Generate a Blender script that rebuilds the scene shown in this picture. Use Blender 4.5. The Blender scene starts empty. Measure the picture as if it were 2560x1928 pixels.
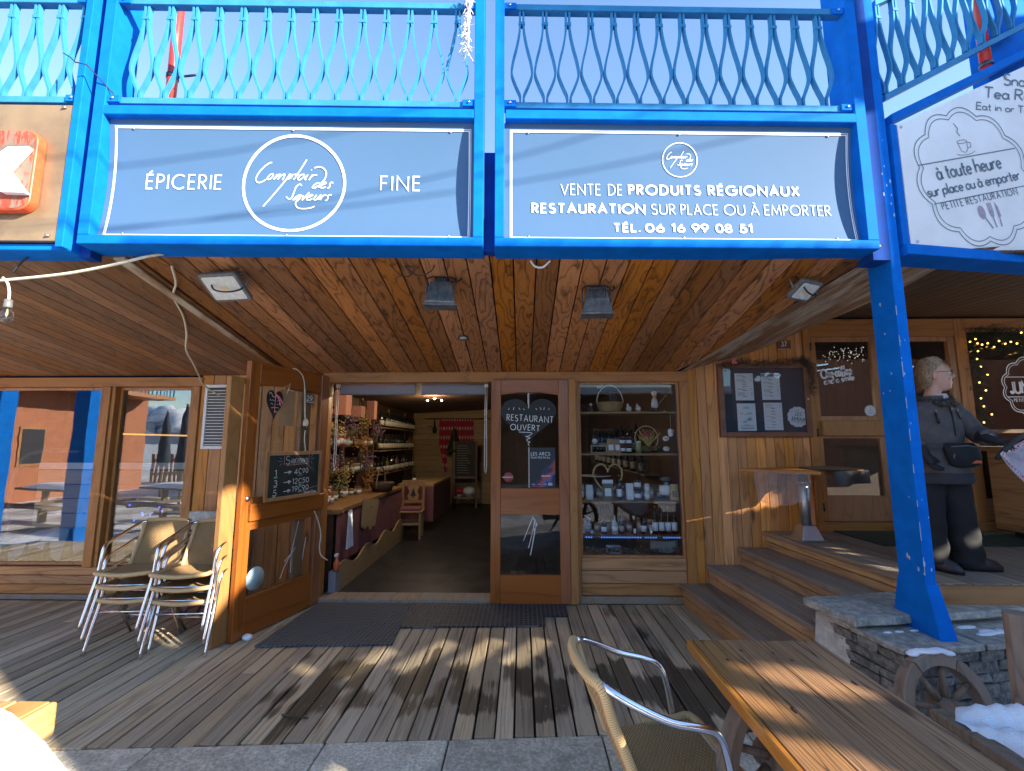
import bpy, bmesh, math, random
from math import sin, cos, pi, radians, sqrt, atan2, hypot
from mathutils import Vector, Matrix

random.seed(7)
SC = bpy.context.scene
COL = SC.collection
V3 = Vector

# ---------------------------------------------------------------- camera
cam_d = bpy.data.cameras.new('camera')
cam_d.lens = 1130.0 / 2560.0 * 36.0
cam_d.sensor_width = 36.0
cam_d.clip_start = 0.02
cam_d.clip_end = 20000
cam = bpy.data.objects.new('camera', cam_d)
COL.objects.link(cam)
cam.location = (0, 0, 1.6)
cam.rotation_euler = (radians(90 + 7.16), 0, radians(1.2))
SC.camera = cam

# ---------------------------------------------------------------- sky and sun
SUN_EL, SUN_AZ = radians(22.0), radians(122.0)      # azimuth clockwise from +Y
SUN = V3((sin(SUN_AZ) * cos(SUN_EL), cos(SUN_AZ) * cos(SUN_EL), sin(SUN_EL)))
world = bpy.data.worlds.new('World')
SC.world = world
world.use_nodes = True
wt = world.node_tree
wt.nodes.clear()
sky = wt.nodes.new('ShaderNodeTexSky')
sky.sky_type = 'NISHITA'
sky.sun_disc = False
sky.sun_elevation = SUN_EL
sky.sun_rotation = SUN_AZ
sky.altitude = 1800
sky.air_density = 1.25
sky.dust_density = 0.08
sky.ozone_density = 2.8
bg = wt.nodes.new('ShaderNodeBackground')
bg.inputs['Strength'].default_value = 0.098
wo = wt.nodes.new('ShaderNodeOutputWorld')
wt.links.new(sky.outputs[0], bg.inputs[0])
wt.links.new(bg.outputs[0], wo.inputs[0])
sun_d = bpy.data.lights.new('sun', 'SUN')
sun_d.energy = 3.6
sun_d.angle = radians(0.5)
sun_d.color = (1.0, 0.90, 0.76)
sun = bpy.data.objects.new('sun', sun_d)
COL.objects.link(sun)
sun.rotation_euler = SUN.to_track_quat('Z', 'Y').to_euler()
SC.view_settings.view_transform = 'Standard'
SC.view_settings.look = 'None'
SC.view_settings.exposure = 2.3
SC.view_settings.gamma = 1.0
SC.cycles.use_denoising = True
SC.cycles.max_bounces = 10
SC.cycles.diffuse_bounces = 5
SC.cycles.transparent_max_bounces = 24
SC.cycles.sample_clamp_indirect = 6.0
SC.cycles.caustics_reflective = False
SC.cycles.caustics_refractive = False

# ---------------------------------------------------------------- mesh helpers
class MB:
    """collects faces for ONE mesh object"""
    def __init__(s):
        s.v = []; s.f = []; s.uv = []; s.mi = []; s.m = 0; s.sm = []; s.smooth = False; s.T = None
    def add(s, vs, fs, uv=None):
        b = len(s.v)
        s.uv += uv if uv is not None else [(0, 0)] * len(vs)
        for p in vs:
            p = V3(p)
            s.v.append(s.T @ p if s.T is not None else p)
        for f in fs:
            s.f.append([b + i for i in f]); s.mi.append(s.m); s.sm.append(s.smooth)
        return s
    def box(s, c, d, rz=0.0, R=None):
        x, y, z = d[0] / 2, d[1] / 2, d[2] / 2
        vs = [V3((sx * x, sy * y, sz * z)) for sz in (-1, 1) for sy in (-1, 1) for sx in (-1, 1)]
        if R is None: R = Matrix.Rotation(rz, 3, 'Z')
        vs = [V3(c) + R @ p for p in vs]
        return s.add(vs, [(0, 2, 3, 1), (4, 5, 7, 6), (0, 1, 5, 4), (2, 6, 7, 3), (0, 4, 6, 2), (1, 3, 7, 5)])
    def b2(s, a, b):
        return s.box([(a[i] + b[i]) / 2 for i in range(3)], [abs(b[i] - a[i]) for i in range(3)])
    def hexa(s, lo, hi):
        """lo, hi: 4 corners each, same winding"""
        vs = list(lo) + list(hi)
        return s.add(vs, [(3, 2, 1, 0), (4, 5, 6, 7), (0, 1, 5, 4), (1, 2, 6, 5), (2, 3, 7, 6), (3, 0, 4, 7)])
    def prism(s, pts, y0, y1):
        """outline in x,z extruded from y0 to y1"""
        n = len(pts)
        vs = [(p[0], y0, p[1]) for p in pts] + [(p[0], y1, p[1]) for p in pts]
        fs = [list(range(n)), list(range(2 * n - 1, n - 1, -1))]
        fs += [(i, i + n, (i + 1) % n + n, (i + 1) % n) for i in range(n)]
        return s.add(vs, fs)
    def slab(s, pts, z0, z1):
        """outline in x,y extruded from z0 to z1"""
        n = len(pts)
        vs = [(p[0], p[1], z0) for p in pts] + [(p[0], p[1], z1) for p in pts]
        fs = [list(range(n - 1, -1, -1)), list(range(n, 2 * n))]
        fs += [(i, (i + 1) % n, (i + 1) % n + n, i + n) for i in range(n)]
        return s.add(vs, fs)
    def tube(s, pts, r, n=8, cap=True, ud=150.0):
        pts = [V3(p) for p in pts]
        sm = s.smooth; s.smooth = True
        rs = r if isinstance(r, (list, tuple)) else [r] * len(pts)
        t0 = (pts[1] - pts[0]).normalized()
        up = V3((0, 0, 1)) if abs(t0.z) < 0.9 else V3((1, 0, 0))
        nx = t0.cross(up).normalized()
        vs = []; uv = []; ln = 0.0
        for i, p in enumerate(pts):
            if i == 0: t = t0
            elif i == len(pts) - 1: t = (pts[i] - pts[i - 1]).normalized()
            else:
                t = (pts[i + 1] - pts[i - 1])
                t = t.normalized() if t.length > 1e-9 else t0
            nx = nx - t * nx.dot(t)
            nx = nx.normalized() if nx.length > 1e-6 else t.orthogonal().normalized()
            ny = t.cross(nx)
            ln += (p - pts[i - 1]).length if i else 0
            for k in range(n):
                a = 2 * pi * k / n
                vs.append(p + (nx * cos(a) + ny * sin(a)) * rs[i]); uv.append((ln * ud, k / n))
        fs = []
        for i in range(len(pts) - 1):
            for k in range(n):
                a = i * n + k; b = i * n + (k + 1) % n
                fs.append((a, b, b + n, a + n))
        if cap:
            fs.append(list(range(n - 1, -1, -1)))
            fs.append([len(vs) - n + k for k in range(n)])
        s.add(vs, fs, uv); s.smooth = sm
        return s
    def strap(s, pts, w, d):
        """flat bar swept along points in the x,z plane: w in plane, d along y"""
        pts = [V3(p) for p in pts]; vs = []
        for i, p in enumerate(pts):
            t = (pts[min(i + 1, len(pts) - 1)] - pts[max(i - 1, 0)]).normalized()
            nr = V3((-t.z, 0, t.x))
            for a, b in ((-1, -1), (1, -1), (1, 1), (-1, 1)):
                vs.append(p + nr * (a * w / 2) + V3((0, b * d / 2, 0)))
        fs = [(0, 1, 2, 3)]
        for i in range(len(pts) - 1):
            for k in range(4):
                a = i * 4 + k; b = i * 4 + (k + 1) % 4
                fs.append((a, a + 4, b + 4, b))
        e = (len(pts) - 1) * 4
        fs.append((e + 3, e + 2, e + 1, e))
        return s.add(vs, fs)
    def lathe(s, prof, c=(0, 0, 0), n=16, axis='Z', sx=1.0, sy=1.0, cap=True):
        sm = s.smooth; s.smooth = True
        vs = []; fs = []
        for r, z in prof:
            for k in range(n):
                a = 2 * pi * k / n
                p = (r * cos(a) * sx, r * sin(a) * sy, z)
                if axis == 'Y': p = (p[0], z, p[1])
                elif axis == 'X': p = (z, p[0], p[1])
                vs.append(V3(c) + V3(p))
        for i in range(len(prof) - 1):
            for k in range(n):
                a = i * n + k; b = i * n + (k + 1) % n
                fs.append((a, b, b + n, a + n))
        if cap: fs.append(list(range(n - 1, -1, -1))); fs.append([len(vs) - n + k for k in range(n)])
        s.add(vs, fs); s.smooth = sm
        return s
    def ball(s, c, r, n=10, m=7):
        r = r if isinstance(r, (list, tuple)) else (r, r, r)
        sm = s.smooth; s.smooth = True
        vs = [V3(c) + V3((0, 0, -r[2]))]; fs = []
        for i in range(1, m):
            th = -pi / 2 + pi * i / m
            for k in range(n):
                a = 2 * pi * k / n
                vs.append(V3(c) + V3((r[0] * cos(th) * cos(a), r[1] * cos(th) * sin(a), r[2] * sin(th))))
        vs.append(V3(c) + V3((0, 0, r[2])))
        for k in range(n):
            fs.append((0, 1 + (k + 1) % n, 1 + k))
            fs.append((len(vs) - 1, len(vs) - 1 - n + k, len(vs) - 1 - n + (k + 1) % n))
        for i in range(m - 2):
            for k in range(n):
                a = 1 + i * n + k; b = 1 + i * n + (k + 1) % n
                fs.append((a, b, b + n, a + n))
        s.add(vs, fs); s.smooth = sm
        return s
    def loft(s, rings, n=16):
        """rings: (centre, rx, ry, [tilt matrix]) -> closed skin"""
        sm = s.smooth; s.smooth = True
        vs = []; fs = []
        for rg in rings:
            c, rx, ry = V3(rg[0]), rg[1], rg[2]
            M = rg[3] if len(rg) > 3 else Matrix.Identity(3)
            for k in range(n):
                a = 2 * pi * k / n
                vs.append(c + M @ V3((rx * cos(a), ry * sin(a), 0)))
        for i in range(len(rings) - 1):
            for k in range(n):
                a = i * n + k; b = i * n + (k + 1) % n
                fs.append((a, b, b + n, a + n))
        fs.append(list(range(n - 1, -1, -1))); fs.append([len(vs) - n + k for k in range(n)])
        s.add(vs, fs); s.smooth = sm
        return s
    def grid(s, fn, nu, nv, ku=1.0, kv=1.0):
        sm = s.smooth; s.smooth = True
        vs = [fn(i / nu, j / nv) for j in range(nv + 1) for i in range(nu + 1)]
        fs = [(j * (nu + 1) + i, j * (nu + 1) + i + 1, (j + 1) * (nu + 1) + i + 1, (j + 1) * (nu + 1) + i)
              for j in range(nv) for i in range(nu)]
        s.add(vs, fs, [(i / nu * ku, j / nv * kv) for j in range(nv + 1) for i in range(nu + 1)]); s.smooth = sm
        return s
    def ribbon(s, pts, w, y=0.0, closed=False):
        """flat stroke of width w along 2-D points (x,z) lying at depth y, facing -y"""
        q = []
        for p in pts:
            if not q or hypot(p[0] - q[-1][0], p[1] - q[-1][1]) > 1e-5: q.append(p)
        n = len(q)
        if n < 2: return s
        vs = []
        for i, p in enumerate(q):
            a = q[i - 1] if (i > 0 or closed) else None
            b = q[(i + 1) % n] if (i < n - 1 or closed) else None
            d1 = V3((p[0] - a[0], p[1] - a[1])).normalized() if a else None
            d2 = V3((b[0] - p[0], b[1] - p[1])).normalized() if b else None
            if d1 is None: nr = V3((-d2.y, d2.x)); k = 1
            elif d2 is None: nr = V3((-d1.y, d1.x)); k = 1
            else:
                t = d1 + d2
                if t.length < 1e-4: t = d1
                t.normalize(); nr = V3((-t.y, t.x))
                k = min(1.0 / max(0.35, nr.dot(V3((-d1.y, d1.x)))), 2.2)
            for sg in (1, -1):
                vs.append((p[0] + nr.x * w / 2 * k * sg, y, p[1] + nr.y * w / 2 * k * sg))
        fs = [(2 * i, 2 * i + 2, 2 * i + 3, 2 * i + 1) for i in range(n - 1)]
        if closed: fs.append((2 * n - 2, 0, 1, 2 * n - 1))
        return s.add(vs, fs)
    def obj(s, name, mats, parent=None, bevel=0.0, seg=1, loc=None, rot=None):
        me = bpy.data.meshes.new(name)
        me.from_pydata([tuple(p) for p in s.v], [], s.f)
        for m in (mats if isinstance(mats, (list, tuple)) else [mats]): me.materials.append(m)
        me.polygons.foreach_set('material_index', s.mi)
        me.polygons.foreach_set('use_smooth', s.sm)
        if any(u != (0, 0) for u in s.uv):
            ul = me.uv_layers.new(name='UVMap')
            for lp in me.loops: ul.data[lp.index].uv = s.uv[lp.vertex_index]
        me.update()
        o = bpy.data.objects.new(name, me)
        COL.objects.link(o)
        if parent is not None: o.parent = parent
        if loc is not None: o.location = loc
        if rot is not None: o.rotation_euler = rot
        if bevel > 0:
            md = o.modifiers.new('edge', 'BEVEL'); md.width = bevel; md.segments = seg; md.limit_method = 'ANGLE'
        return o

def islands(mb):
    par = list(range(len(mb.v)))
    def find(a):
        while par[a] != a: par[a] = par[par[a]]; a = par[a]
        return a
    for f in mb.f:
        r = find(f[0])
        for i in f[1:]: par[find(i)] = r
    out = {}
    for k, f in enumerate(mb.f): out.setdefault(find(f[0]), []).append(k)
    res = []
    for ks in out.values():
        m = MB(); idx = {}
        for k in ks:
            nf = []
            for i in mb.f[k]:
                if i not in idx: idx[i] = len(m.v); m.v.append(mb.v[i]); m.uv.append(mb.uv[i])
                nf.append(idx[i])
            m.f.append(nf); m.mi.append(mb.mi[k]); m.sm.append(mb.sm[k])
        res.append(m)
    return res
def each(mb, name, mats, parent=None, **kw):
    """one object per separate piece"""
    return [m.obj(name, mats, parent, **kw) for m in islands(mb)]

def tag(o, label=None, cat=None, group=None, kind=None):
    if label: o['label'] = label
    if cat: o['category'] = cat
    if group: o['group'] = group
    if kind: o['kind'] = kind
    return o
def thing(name, label, cat, loc=(0, 0, 0), rz=0.0, group=None, rot=None):
    o = bpy.data.objects.new(name, None)
    o.empty_display_size = 0.1
    COL.objects.link(o)
    o.location = loc
    o.rotation_euler = rot if rot is not None else (0, 0, rz)
    return tag(o, label, cat, group)
def copy_tree(o, parent=None, **kw):
    c = o.copy(); COL.objects.link(c); c.parent = parent
    for ch in list(o.children): copy_tree(ch, c)
    return c
def dup(o, loc, rz=None, label=None, group=None, scale=None):
    c = copy_tree(o)
    c.location = loc
    if rz is not None: c.rotation_euler = (0, 0, rz)
    if label: c['label'] = label
    if group: c['group'] = group
    if scale is not None: c.scale = scale if isinstance(scale, (tuple, list)) else (scale,) * 3
    return c
def struct(mb, name, mats, **kw):
    return tag(mb.obj(name, mats, **kw), kind='structure')
def spline(pts, n=6):
    """Catmull-Rom through 2-D or 3-D points"""
    P = [V3(p) if len(p) == 3 else V3((p[0], p[1], 0)) for p in pts]
    if len(P) < 3: return [tuple(p[:len(pts[0])]) for p in P]
    out = []
    for i in range(len(P) - 1):
        a = P[i - 1] if i else P[0] * 2 - P[1]
        b, c = P[i], P[i + 1]
        d = P[i + 2] if i + 2 < len(P) else P[-1] * 2 - P[-2]
        for k in range(n):
            t = k / n
            out.append(0.5 * ((2 * b) + (c - a) * t + (2 * a - 5 * b + 4 * c - d) * t * t + (3 * b - a - 3 * c + d) * t ** 3))
    out.append(P[-1])
    k = len(pts[0])
    return [tuple(p[:k]) for p in out]
def arc(cx, cy, rx, ry, a0, a1, n=10):
    return [(cx + rx * cos(radians(a0 + (a1 - a0) * i / n)), cy + ry * sin(radians(a0 + (a1 - a0) * i / n))) for i in range(n + 1)]

# ---------------------------------------------------------------- lettering: strokes on a unit-high em
def _gl():
    A = arc
    g = {}
    g['A'] = (.74, [[(0, 0), (.37, 1), (.74, 0)], [(.14, .34), (.60, .34)]])
    g['B'] = (.5, [[(0, 0), (0, 1), (.24, 1)] + A(.24, .76, .22, .24, 90, -90) + [(.02, .52)], [(.24, .52)] + A(.24, .26, .26, .26, 90, -90) + [(0, 0)]])
    g['C'] = (.84, [A(.5, .5, .5, .5, 48, 312, 16)])
    g['D'] = (.72, [[(.22, 0), (0, 0), (0, 1), (.22, 1)] + A(.22, .5, .5, .5, 90, -90, 14)])
    g['E'] = (.44, [[(.44, 1), (0, 1), (0, 0), (.44, 0)], [(0, .52), (.41, .52)]])
    g['F'] = (.42, [[(.42, 1), (0, 1), (0, 0)], [(0, .5), (.38, .5)]])
    g['G'] = (1., [A(.5, .5, .5, .5, 48, 360, 18) + [(.56, .5)]])
    g['H'] = (.66, [[(0, 0), (0, 1)], [(.66, 0), (.66, 1)], [(0, .52), (.66, .52)]])
    g['I'] = (.0, [[(0, 0), (0, 1)]])
    g['J'] = (.3, [[(.3, 1), (.3, .2)] + A(.15, .2, .15, .2, 0, -180, 6)])
    g['K'] = (.56, [[(0, 0), (0, 1)], [(.54, 1), (.03, .5), (.56, 0)]])
    g['L'] = (.42, [[(0, 1), (0, 0), (.42, 0)]])
    g['M'] = (.92, [[(0, 0), (.12, 1), (.46, .16), (.80, 1), (.92, 0)]])
    g['N'] = (.74, [[(0, 0), (0, 1), (.74, 0), (.74, 1)]])
    g['O'] = (1., [A(.5, .5, .5, .5, 0, 360, 22)])
    g['P'] = (.46, [[(0, 0), (0, 1), (.2, 1)] + A(.2, .75, .26, .25, 90, -90) + [(0, .5)]])
    g['R'] = (.52, [[(0, 0), (0, 1), (.22, 1)] + A(.22, .75, .25, .25, 90, -90) + [(0, .5)], [(.18, .5), (.52, 0)]])
    g['S'] = (.5, [A(.25, .75, .23, .25, 40, 270, 10) + A(.25, .25, .25, .25, 88, -150, 10)])
    g['T'] = (.56, [[(0, 1), (.56, 1)], [(.28, 1), (.28, 0)]])
    g['U'] = (.64, [[(0, 1), (0, .32)] + A(.32, .32, .32, .32, 180, 360, 12) + [(.64, 1)]])
    g['V'] = (.70, [[(0, 1), (.35, 0), (.70, 1)]])
    g['W'] = (1.1, [[(0, 1), (.28, 0), (.55, 1), (.82, 0), (1.1, 1)]])
    g['X'] = (.62, [[(.02, 1), (.62, 0)], [(0, 0), (.60, 1)]])
    g['Y'] = (.64, [[(0, 1), (.32, .46), (.64, 1)], [(.32, .46), (.32, 0)]])
    g['Z'] = (.6, [[(0, 1), (.6, 1), (0, 0), (.6, 0)]])
    g['É'] = (.44, g['E'][1] + [[(.16, 1.12), (.36, 1.27)]])
    g['À'] = (.74, g['A'][1] + [[(.24, 1.27), (.44, 1.12)]])
    g['0'] = (.58, [A(.29, .5, .29, .5, 0, 360, 20)])
    g['1'] = (.3, [[(0, .84), (.22, 1), (.22, 0)]])
    g['2'] = (.52, [A(.26, .74, .25, .26, 170, -40, 10) + [(.0, 0), (.54, 0)]])
    g['3'] = (.5, [A(.23, .76, .22, .24, 150, -90, 10), A(.23, .26, .27, .26, 90, -160, 12)])
    g['4'] = (.6, [[(.6, .27), (0, .27), (.44, 1), (.44, 0)]])
    g['5'] = (.5, [[(.46, 1), (.14, 1), (.07, .56)] + A(.22, .31, .29, .31, 120, -150, 14)])
    g['6'] = (.56, [[(.4, 1), (.06, .46)] + A(.28, .3, .28, .3, 150, 510, 20)])
    g['7'] = (.54, [[(0, 1), (.54, 1), (.12, 0)]])
    g['8'] = (.54, [A(.27, .76, .22, .24, 0, 360, 14), A(.27, .26, .27, .26, 0, 360, 16)])
    g['9'] = (.56, [[(.16, 0), (.50, .54)] + A(.28, .7, .28, .3, -30, 330, 20)])
    g['.'] = (.06, [[(0, .0), (.0, .1)]])
    g['-'] = (.3, [[(0, .42), (.3, .42)]])
    g['|'] = (.0, [[(0, -.1), (0, 1.1)]])
    # lower case, x height .52
    o = A(.22, .26, .22, .26, 0, 360, 16)
    g['o'] = (.44, [o])
    g['a'] = (.46, [A(.21, .26, .21, .26, 20, 380, 16), [(.43, .52), (.41, .1), (.52, 0)]])
    g['à'] = (.46, g['a'][1] + [[(.08, .82), (.28, .66)]])
    g['c'] = (.38, [A(.22, .26, .22, .26, 50, 310, 12)])
    g['d'] = (.46, [A(.21, .26, .21, .26, 20, 380, 16), [(.44, 1), (.42, .1), (.52, 0)]])
    g['e'] = (.42, [[(.03, .24), (.41, .30)] + A(.22, .26, .21, .26, 10, 320, 14)])
    g['f'] = (.30, [A(.28, .82, .14, .18, 60, 180, 6) + [(.14, -.2)], [(0, .5), (.32, .5)]])
    g['h'] = (.44, [[(0, 0), (0, 1)], [(0, .3)] + A(.21, .3, .21, .22, 180, 0, 8) + [(.42, 0)]])
    g['i'] = (.06, [[(.02, .52), (.02, 0)], [(.02, .68), (.02, .78)]])
    g['k'] = (.40, [[(0, 0), (0, 1)], [(.36, .52), (.03, .22), (.40, 0)]])
    g['l'] = (.08, [[(.0, 1), (.0, .1), (.1, 0)]])
    g['m'] = (.74, [[(0, 0), (0, .52)], [(0, .34)] + A(.18, .34, .18, .18, 180, 0, 7) + [(.36, 0)], [(.36, .34)] + A(.54, .34, .18, .18, 180, 0, 7) + [(.72, 0)]])
    g['n'] = (.42, [[(0, 0), (0, .52)], [(0, .32)] + A(.2, .32, .2, .2, 180, 0, 8) + [(.40, 0)]])
    g['p'] = (.46, [[(0, .52), (0, -.32)], A(.23, .26, .22, .26, 0, 360, 16)])
    g['r'] = (.28, [[(0, 0), (0, .52)], [(0, .3)] + A(.2, .32, .2, .2, 180, 60, 6)])
    g['s'] = (.32, [A(.16, .39, .15, .13, 40, 270, 8) + A(.16, .13, .16, .13, 90, -150, 8)])
    g['t'] = (.28, [[(.12, .85), (.12, .12)] + A(.22, .12, .1, .12, 180, 300, 5), [(0, .54), (.28, .54)]])
    g['u'] = (.44, [[(0, .52), (0, .2)] + A(.2, .2, .2, .2, 180, 360, 8) + [(.40, .52), (.40, .1), (.48, 0)]])
    g['v'] = (.40, [[(0, .52), (.2, 0), (.4, .52)]])
    g['w'] = (.66, [[(0, .52), (.17, 0), (.33, .45), (.49, 0), (.66, .52)]])
    g['y'] = (.42, [[(0, .52), (.2, 0)], [(.42, .52), (.12, -.32)]])
    g['x'] = (.38, [[(0, .52), (.38, 0)], [(0, 0), (.38, .52)]])
    g['z'] = (.36, [[(0, .52), (.36, .52), (0, 0), (.36, 0)]])
    g['ç'] = (.4, g['c'][1])
    g['('] = (.2, [arc(.3, .45, .3, .6, 130, 230, 6)])
    g['!'] = (.05, [[(0, .3), (0, 1)], [(0, 0), (0, .1)]])
    return g
GLY = _gl()
def letters(mb, txt, x0, x1, z0, z1, w, y=0.0, track=.24, slant=0.0, space=.42, tilt=0.0, jitter=0.0):
    """fit one line of lettering between x0..x1 (base line z0, cap height z1)"""
    pen = 0.0; strokes = []
    for ch in txt:
        if ch == ' ': pen += space; continue
        adv, st = GLY[ch]
        j = (random.uniform(-jitter, jitter), random.uniform(.0, jitter))
        for s in st: strokes.append([(pen + p[0] + slant * p[1], p[1] * (1 + j[1]) + j[0]) for p in s])
        pen += adv + track
    tot = max(pen - track, 1e-3)
    k = (x1 - x0) / tot; h = z1 - z0
    ct, st_ = cos(tilt), sin(tilt)
    for s in strokes:
        q = [(p[0] * k, p[1] * h) for p in s]
        q = [(x0 + a * ct - b * st_, z0 + a * st_ + b * ct) for a, b in q]
        mb.ribbon(q, w, y, closed=(len(q) > 4 and hypot(q[0][0] - q[-1][0], q[0][1] - q[-1][1]) < 1e-6 and not q.pop() is None))
    return mb

# ---------------------------------------------------------------- materials
class G:
    def __init__(s, name):
        s.m = bpy.data.materials.new(name); s.m.use_nodes = True
        s.t = s.m.node_tree; s.t.nodes.clear()
        s.o = s.t.nodes.new('ShaderNodeOutputMaterial')
    def set(s, sock, v):
        if isinstance(v, bpy.types.NodeSocket): s.t.links.new(v, sock)
        elif v is not None:
            if isinstance(v, (tuple, list)) and len(v) == 3 and sock.type == 'RGBA': v = (*v, 1)
            sock.default_value = v
    def n(s, typ, inp=None, **kw):
        nd = s.t.nodes.new('ShaderNode' + typ)
        for k, v in kw.items(): setattr(nd, k, v)
        for k, v in (inp or {}).items(): s.set(nd.inputs[k], v)
        return nd
    def math(s, op, a, b=None, c=None, clamp=False):
        nd = s.n('Math', {0: a, 1: b, 2: c}, operation=op); nd.use_clamp = clamp
        return nd.outputs[0]
    def vec(s, x, y, z): return s.n('CombineXYZ', {0: x, 1: y, 2: z}).outputs[0]
    def noise(s, v, scale, det=2.0, rough=.5, dist=0.0, out=0):
        return s.n('TexNoise', {'Vector': v, 'Scale': scale, 'Detail': det, 'Roughness': rough, 'Distortion': dist}).outputs[out]
    def ramp(s, f, stops, interp='LINEAR'):
        nd = s.n('ValToRGB', {0: f}); cr = nd.color_ramp; cr.interpolation = interp
        while len(cr.elements) < len(stops): cr.elements.new(0.5)
        for e, (p, c) in zip(cr.elements, stops):
            e.position = p
            e.color = (c, c, c, 1) if isinstance(c, (int, float)) else (*c, 1)
        return nd.outputs[0]
    def mix(s, f, a, b, mode='MIX'):
        nd = s.n('Mix', data_type='RGBA', blend_type=mode)
        s.set(nd.inputs[0], f); s.set(nd.inputs[6], a); s.set(nd.inputs[7], b)
        return nd.outputs[2]
    def step(s, v, a, b):
        return s.n('MapRange', {0: v, 1: a, 2: b, 3: 0.0, 4: 1.0}, interpolation_type='SMOOTHSTEP').outputs[0]
    def obj(s): return s.n('TexCoord').outputs['Object']
    def rnd(s): return s.n('NewGeometry').outputs['Random Per Island']
    def bump(s, h, st=.3, d=.01):
        return s.n('Bump', {'Height': h, 'Strength': st, 'Distance': d}).outputs[0]
    def pbr(s, col, rough=.5, metal=0.0, nrm=None, spec=.5, coat=0.0, **kw):
        inp = {'Base Color': col, 'Roughness': rough, 'Metallic': metal, 'Specular IOR Level': spec, 'Coat Weight': coat}
        if nrm is not None: inp['Normal'] = nrm
        inp.update(kw)
        b = s.n('BsdfPrincipled', inp)
        s.t.links.new(b.outputs[0], s.o.inputs[0])
        return s.m

def plain(name, col, rough=.5, metal=0.0, var=.12, scale=30, bump=.0, **kw):
    g = G(name); co = g.obj()
    n = g.noise(co, scale, 4, .6)
    c = g.mix(g.step(n, .3, .7), tuple(x * (1 - var) for x in col), tuple(min(1, x * (1 + var)) for x in col))
    r = g.math('ADD', g.math('MULTIPLY', n, .25), rough - .12, clamp=True)
    nb = g.bump(n, bump, .004) if bump else None
    return g.pbr(c, r, metal, nb, **kw)

def wood(name, light, dark, along='Y', ring=7.0, scale=1.0, con=.75, var=.30, rough=.6, bump=.35, knots=.8, stretch=.16,
         coat=0.0, grey=None, greyamt=0.0, wet=None, fib=.35, spec=.4):
    g = G(name); co = g.obj(); rnd = g.rnd()
    sp = g.n('SeparateXYZ', {0: co})
    ax = {'X': (1, 0, 2), 'Y': (0, 1, 2), 'Z': (0, 2, 1)}[along]
    a, l, b = sp.outputs[ax[0]], sp.outputs[ax[1]], sp.outputs[ax[2]]
    off = g.math('MULTIPLY', rnd, 61.0)
    a2, b2 = g.math('ADD', a, off), g.math('ADD', b, g.math('MULTIPLY', off, 1.7))
    l2 = g.math('ADD', l, g.math('MULTIPLY', off, 3.1))
    v1 = g.vec(a2, g.math('MULTIPLY', l2, stretch), b2)
    n1 = g.noise(v1, 6.5 * scale, 1.5, .45, .15)
    rg = g.math('FRACT', g.math('MULTIPLY', n1, ring))
    line = g.ramp(rg, [(0.0, .15), (.45, .0), (.82, .55), (.93, 1.0), (1.0, .15)])
    v2 = g.vec(g.math('MULTIPLY', a2, 1.0), g.math('MULTIPLY', l2, .03), b2)
    n2 = g.noise(v2, 95 * scale, 3, .65)
    v3 = g.vec(a2, g.math('MULTIPLY', l2, .45), b2)
    n3 = g.noise(v3, 3.2, 3, .55)
    f = g.math('ADD', g.math('MULTIPLY', line, con), g.math('MULTIPLY', g.math('SUBTRACT', n2, .5), fib * 2), clamp=True)
    f = g.math('ADD', f, g.math('MULTIPLY', g.math('SUBTRACT', n3, .5), .7), clamp=True)
    col = g.mix(f, light, dark)
    h = g.math('ADD', g.math('MULTIPLY', line, -.5), g.math('MULTIPLY', n2, .7))
    if knots > 0:
        vk = g.vec(g.math('MULTIPLY', a2, 5.5), g.math('MULTIPLY', l2, 1.5), g.math('MULTIPLY', b2, 5.5))
        vo = g.n('TexVoronoi', {'Vector': vk, 'Scale': 1.0})
        kn = g.math('SUBTRACT', 1.0, g.step(vo.outputs['Distance'], .05, .17))
        kr = g.math('GREATER_THAN', g.n('SeparateColor', {0: vo.outputs['Color']}).outputs[0], .55)
        col = g.mix(g.math('MULTIPLY', g.math('MULTIPLY', kn, kr), knots), col, tuple(x * .35 for x in dark))
    val = g.math('ADD', 1 - var * .5, g.math('MULTIPLY', g.math('FRACT', g.math('MULTIPLY', rnd, 17.3)), var))
    sat = g.math('ADD', .9, g.math('MULTIPLY', g.math('FRACT', g.math('MULTIPLY', rnd, 7.7)), .2))
    col = g.n('HueSaturation', {'Hue': .5, 'Saturation': sat, 'Value': val, 'Fac': 1.0, 'Color': col}).outputs[0]
    rgh = g.math('ADD', rough - .1, g.math('MULTIPLY', n2, .2))
    if grey is not None:
        wx = g.noise(g.vec(a2, g.math('MULTIPLY', l2, .3), b2), 4.0, 4, .6)
        wf = g.math('ADD', g.step(wx, .42, .62), g.math('MULTIPLY', g.math('SUBTRACT', n2, .5), .8), clamp=True)
        col = g.mix(g.math('MULTIPLY', wf, greyamt), col, grey)
    if wet is not None:
        m = wet(g, sp, rnd, n2, off)
        col = g.mix(m, col, g.mix(.80, col, (.014, .011, .008)))
        rgh = g.math('SUBTRACT', rgh, g.math('MULTIPLY', m, .22))
    return g.pbr(col, rgh, 0, g.bump(h, bump, .004), spec, coat, **({'Coat Roughness': .15} if coat else {}))

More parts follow.
